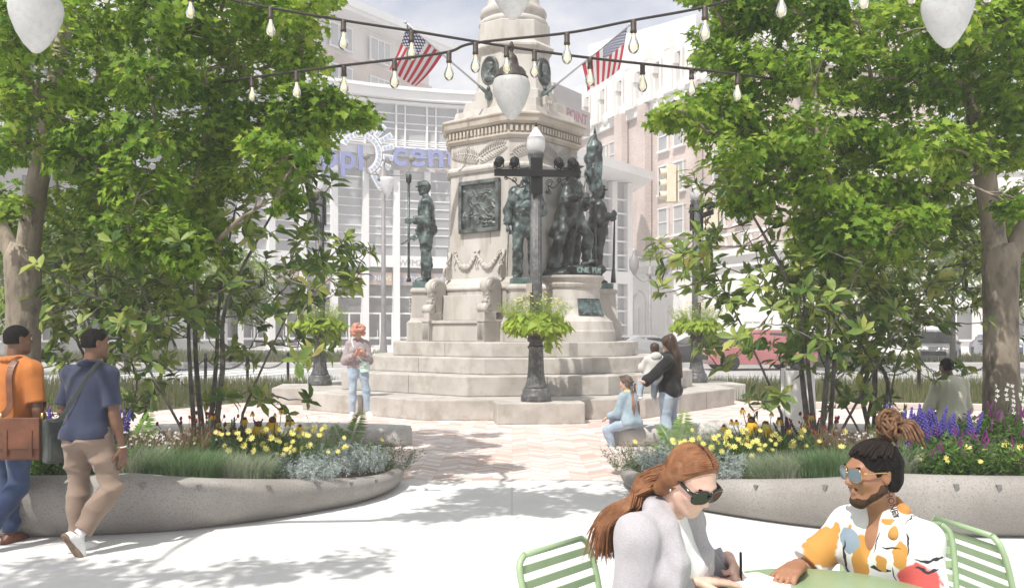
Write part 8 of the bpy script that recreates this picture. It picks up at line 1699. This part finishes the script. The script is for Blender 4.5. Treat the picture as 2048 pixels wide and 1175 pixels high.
# parked and passing cars
TYRE = M('tyre', (.012, .012, .013), rough=.8); RIM = M('rim', (.35, .35, .36), rough=.3, metal=.8); CARGL = M('car_glass', (.03, .035, .04), rough=.06, spec=.9)
def car(px, d, rz, paint, label, kind):
    b = W(px, 0, d); r = empty('parked_car', (b.x, d, 0), rz, label, 'car', None); suv = kind == 'suv'; h = 1.68 if suv else 1.42; L2 = 2.3; wl = .9
    prof = [(-L2, .42), (-L2 + .02, .70), (-L2 + .12, .88), (-1.2, .98), (-.55, h - .08), (-.2, h), (1.1 if suv else .7, h - .02), (L2 - .45, h - .18) if suv else (1.5, h - .30), (L2 - .12, 1.02), (L2, .72), (L2, .42), (L2 - .15, .26), (-L2 + .15, .26)]
    mb = MB(); rings = []
    for y, k in ((-wl, .0), (-wl * .96, 1), (wl * .96, 1), (wl, .0)):
        ring = []
        for x, z in prof: zz_ = z if k else (z if z < .95 else .95 + (z - .95) * .85); yy = y * (1 if z < 1.0 else .86) ; ring.append((x * (1 if k else .985), yy, zz_))
        rings.append(ring)
    mb.loft(rings, 0, True, True); mb.build('body', [paint], r, bevel=.03, seg=2, angle=25)
    for sg in (-1, 1):
        y = sg * wl * .865
        for xs in ((-.95, -.45, .12, .1), (.2, .25, .98, .95), (1.08, 1.05, 1.75 if suv else 1.35, 1.55 if suv else 1.1)):
            mb = MB(); mb.loft([[(xs[0], y + o, 1.03), (xs[2], y + o, 1.03), (xs[3], y + o * .9, h - .14), (xs[1], y + o * .9, h - .14)] for o in (-.01 * sg, .012 * sg)], 0, True, False); mb.build('side_window', [CARGL], r)
        for x in (-1.42, 1.42):
            mb = MB(); mb.lathe([(.20, -.11), (.32, -.11), (.345, -.08), (.345, .08), (.32, .11), (.20, .11)], (x, sg * (wl - .08), .345), 24, q=Matrix.Rotation(R(90), 3, 'X')); wh = mb.build('wheel', [TYRE], r); mb = MB(); mb.lathe([(.01, .125), (.10, .12), (.21, .10), (.215, .06)], (x, sg * (wl - .08), .345), 20, q=Matrix.Rotation(R(90 * -sg * -1), 3, 'X')); mb.build('rim', [RIM], wh)
        mb = MB(); mb.ell((-L2 + .1, sg * .68, .74), (.12, .19, .10)); mb.build('headlight', [M('headlight', (.7, .7, .7), rough=.1)], r); mb = MB(); mb.ell((L2 - .05, sg * .72, .84), (.06, .15, .13)); mb.build('tail_light', [M('taillight', (.35, .02, .02), rough=.2)], r); mb = MB(); mb.ell((-.75, sg * (wl + .08), 1.05), (.09, .12, .09)); mb.build('mirror', [paint], r)
    mb = MB(); mb.loft([[(-1.14, -.74, 1.01), (-1.14, .74, 1.01), (-.62, .66, h - .12), (-.62, -.66, h - .12)], [(-1.17, -.74, 1.02), (-1.17, .74, 1.02), (-.65, .66, h - .11), (-.65, -.66, h - .11)]], 0, True, False); mb.build('windscreen', [CARGL], r)
    mb = MB(); mb.box((-L2 + .0, 0, .55), (.05, 1.1, .2)); mb.build('grille', [BLACK], r); return r
car(1512, 37.5, R(8), M('paint_red_hazed', (.38, .13, .14), (.42, .15, .16), rough=.3, coat=.6, scale=1), 'red hatchback parked behind the grass beds at right', 'suv')  # red paled to pink, haze put into the paint colour
car(1408, 41.5, R(14), M('paint_dark', (.05, .05, .055), rough=.3, coat=.5), 'dark car just left of the red one', 'car'); car(1270, 44.0, R(20), M('paint_silver_grey', (.34, .34, .35), rough=.3, coat=.5), 'silver grey car passing behind the monument steps', 'car')
car(1876, 45, R(60), M('paint_silver', (.38, .38, .39), rough=.28, coat=.6), 'silver minivan facing us behind the man in olive', 'suv')
car(1990, 52, R(75), M('paint_blue', (.05, .07, .13), rough=.3, coat=.5), 'dark blue car beyond the silver minivan', 'car')
# street trees beyond the road, seen through the planters
def street_tree(px, d, h, r_, seed, label):
    rng = np.random.default_rng(seed); b = W(px, 0, d); root = empty('street_tree', (b.x, d, 0), 0, label, 'tree', 'small trees along the street'); mb = MB(); mb.tube([(0, 0, 0), (.03, 0, h * .4), (0, .05, h * .7)], [.14, .10, .05], 10)
    for k in range(7): a = k * .9; mb.tube(limb_path((0, 0, h * (.35 + .04 * k)), (math.cos(a) * r_ * .7, math.sin(a) * r_ * .7, h * (.6 + .05 * k)), .1, seed + k, 4), [.05, .04, .03, .02, .01], 6)
    mb.build('trunk', [BARK2], root); n = 3000; q = unit(rng.normal(size=(n, 3))) * (rng.uniform(0, 1, (n, 1)) ** .4); lump = 1 + .22 * np.sin(q[:, :1] * 9 + seed) * np.cos(q[:, 2:] * 8); P = q * lump * np.array([r_, r_, h * .33]) + np.array([0, 0, h * .68])
    V, F = scatter(LEAFB, LEAFBF, P, rng.normal(size=(n, 3)) + np.array([0, -.3, .8]), rng.normal(size=(n, 3)), rng.uniform(.22, .42, n)); arr_obj('crown', V, F, MAGNO, root)
for i, (px, d, h, r_, lb) in enumerate(((70, 33, 6.6, 2.6, 'dark street tree behind the left maple trunk'), (255, 36, 6.2, 2.4, 'dark street tree between the two walking men and the magnolia'), (470, 44, 5.6, 2.0, 'small street tree before the grey shops'), (1690, 36, 6.4, 2.5, 'dark street tree behind the right magnolia'), (1905, 42, 7.2, 3.0, 'dark street tree behind the seated man in olive'), (2080, 34, 6.6, 2.6, 'dark street tree beyond the right maple trunk'))): street_tree(px, d, h, r_, 60 + i, lb)
# ================================================================ pale summer haze
hz = MB(); hz.box((0, 62, 22.5), (260, 180, 47)); HZ = bpy.data.materials.new('haze_air'); HZ.use_nodes = True
n_, l_ = HZ.node_tree.nodes, HZ.node_tree.links; n_.remove(n_['Principled BSDF'])
pv = n_.new('ShaderNodeVolumePrincipled'); pv.inputs['Color'].default_value = (0.97, 0.97, 1.0, 1); pv.inputs['Density'].default_value = 0.0023; pv.inputs['Anisotropy'].default_value = 0.0
l_.new(pv.outputs['Volume'], n_['Material Output'].inputs['Volume'])
tag(hz.build('haze', [HZ]), 'thin pale summer haze over the square', 'haze', kind='stuff')
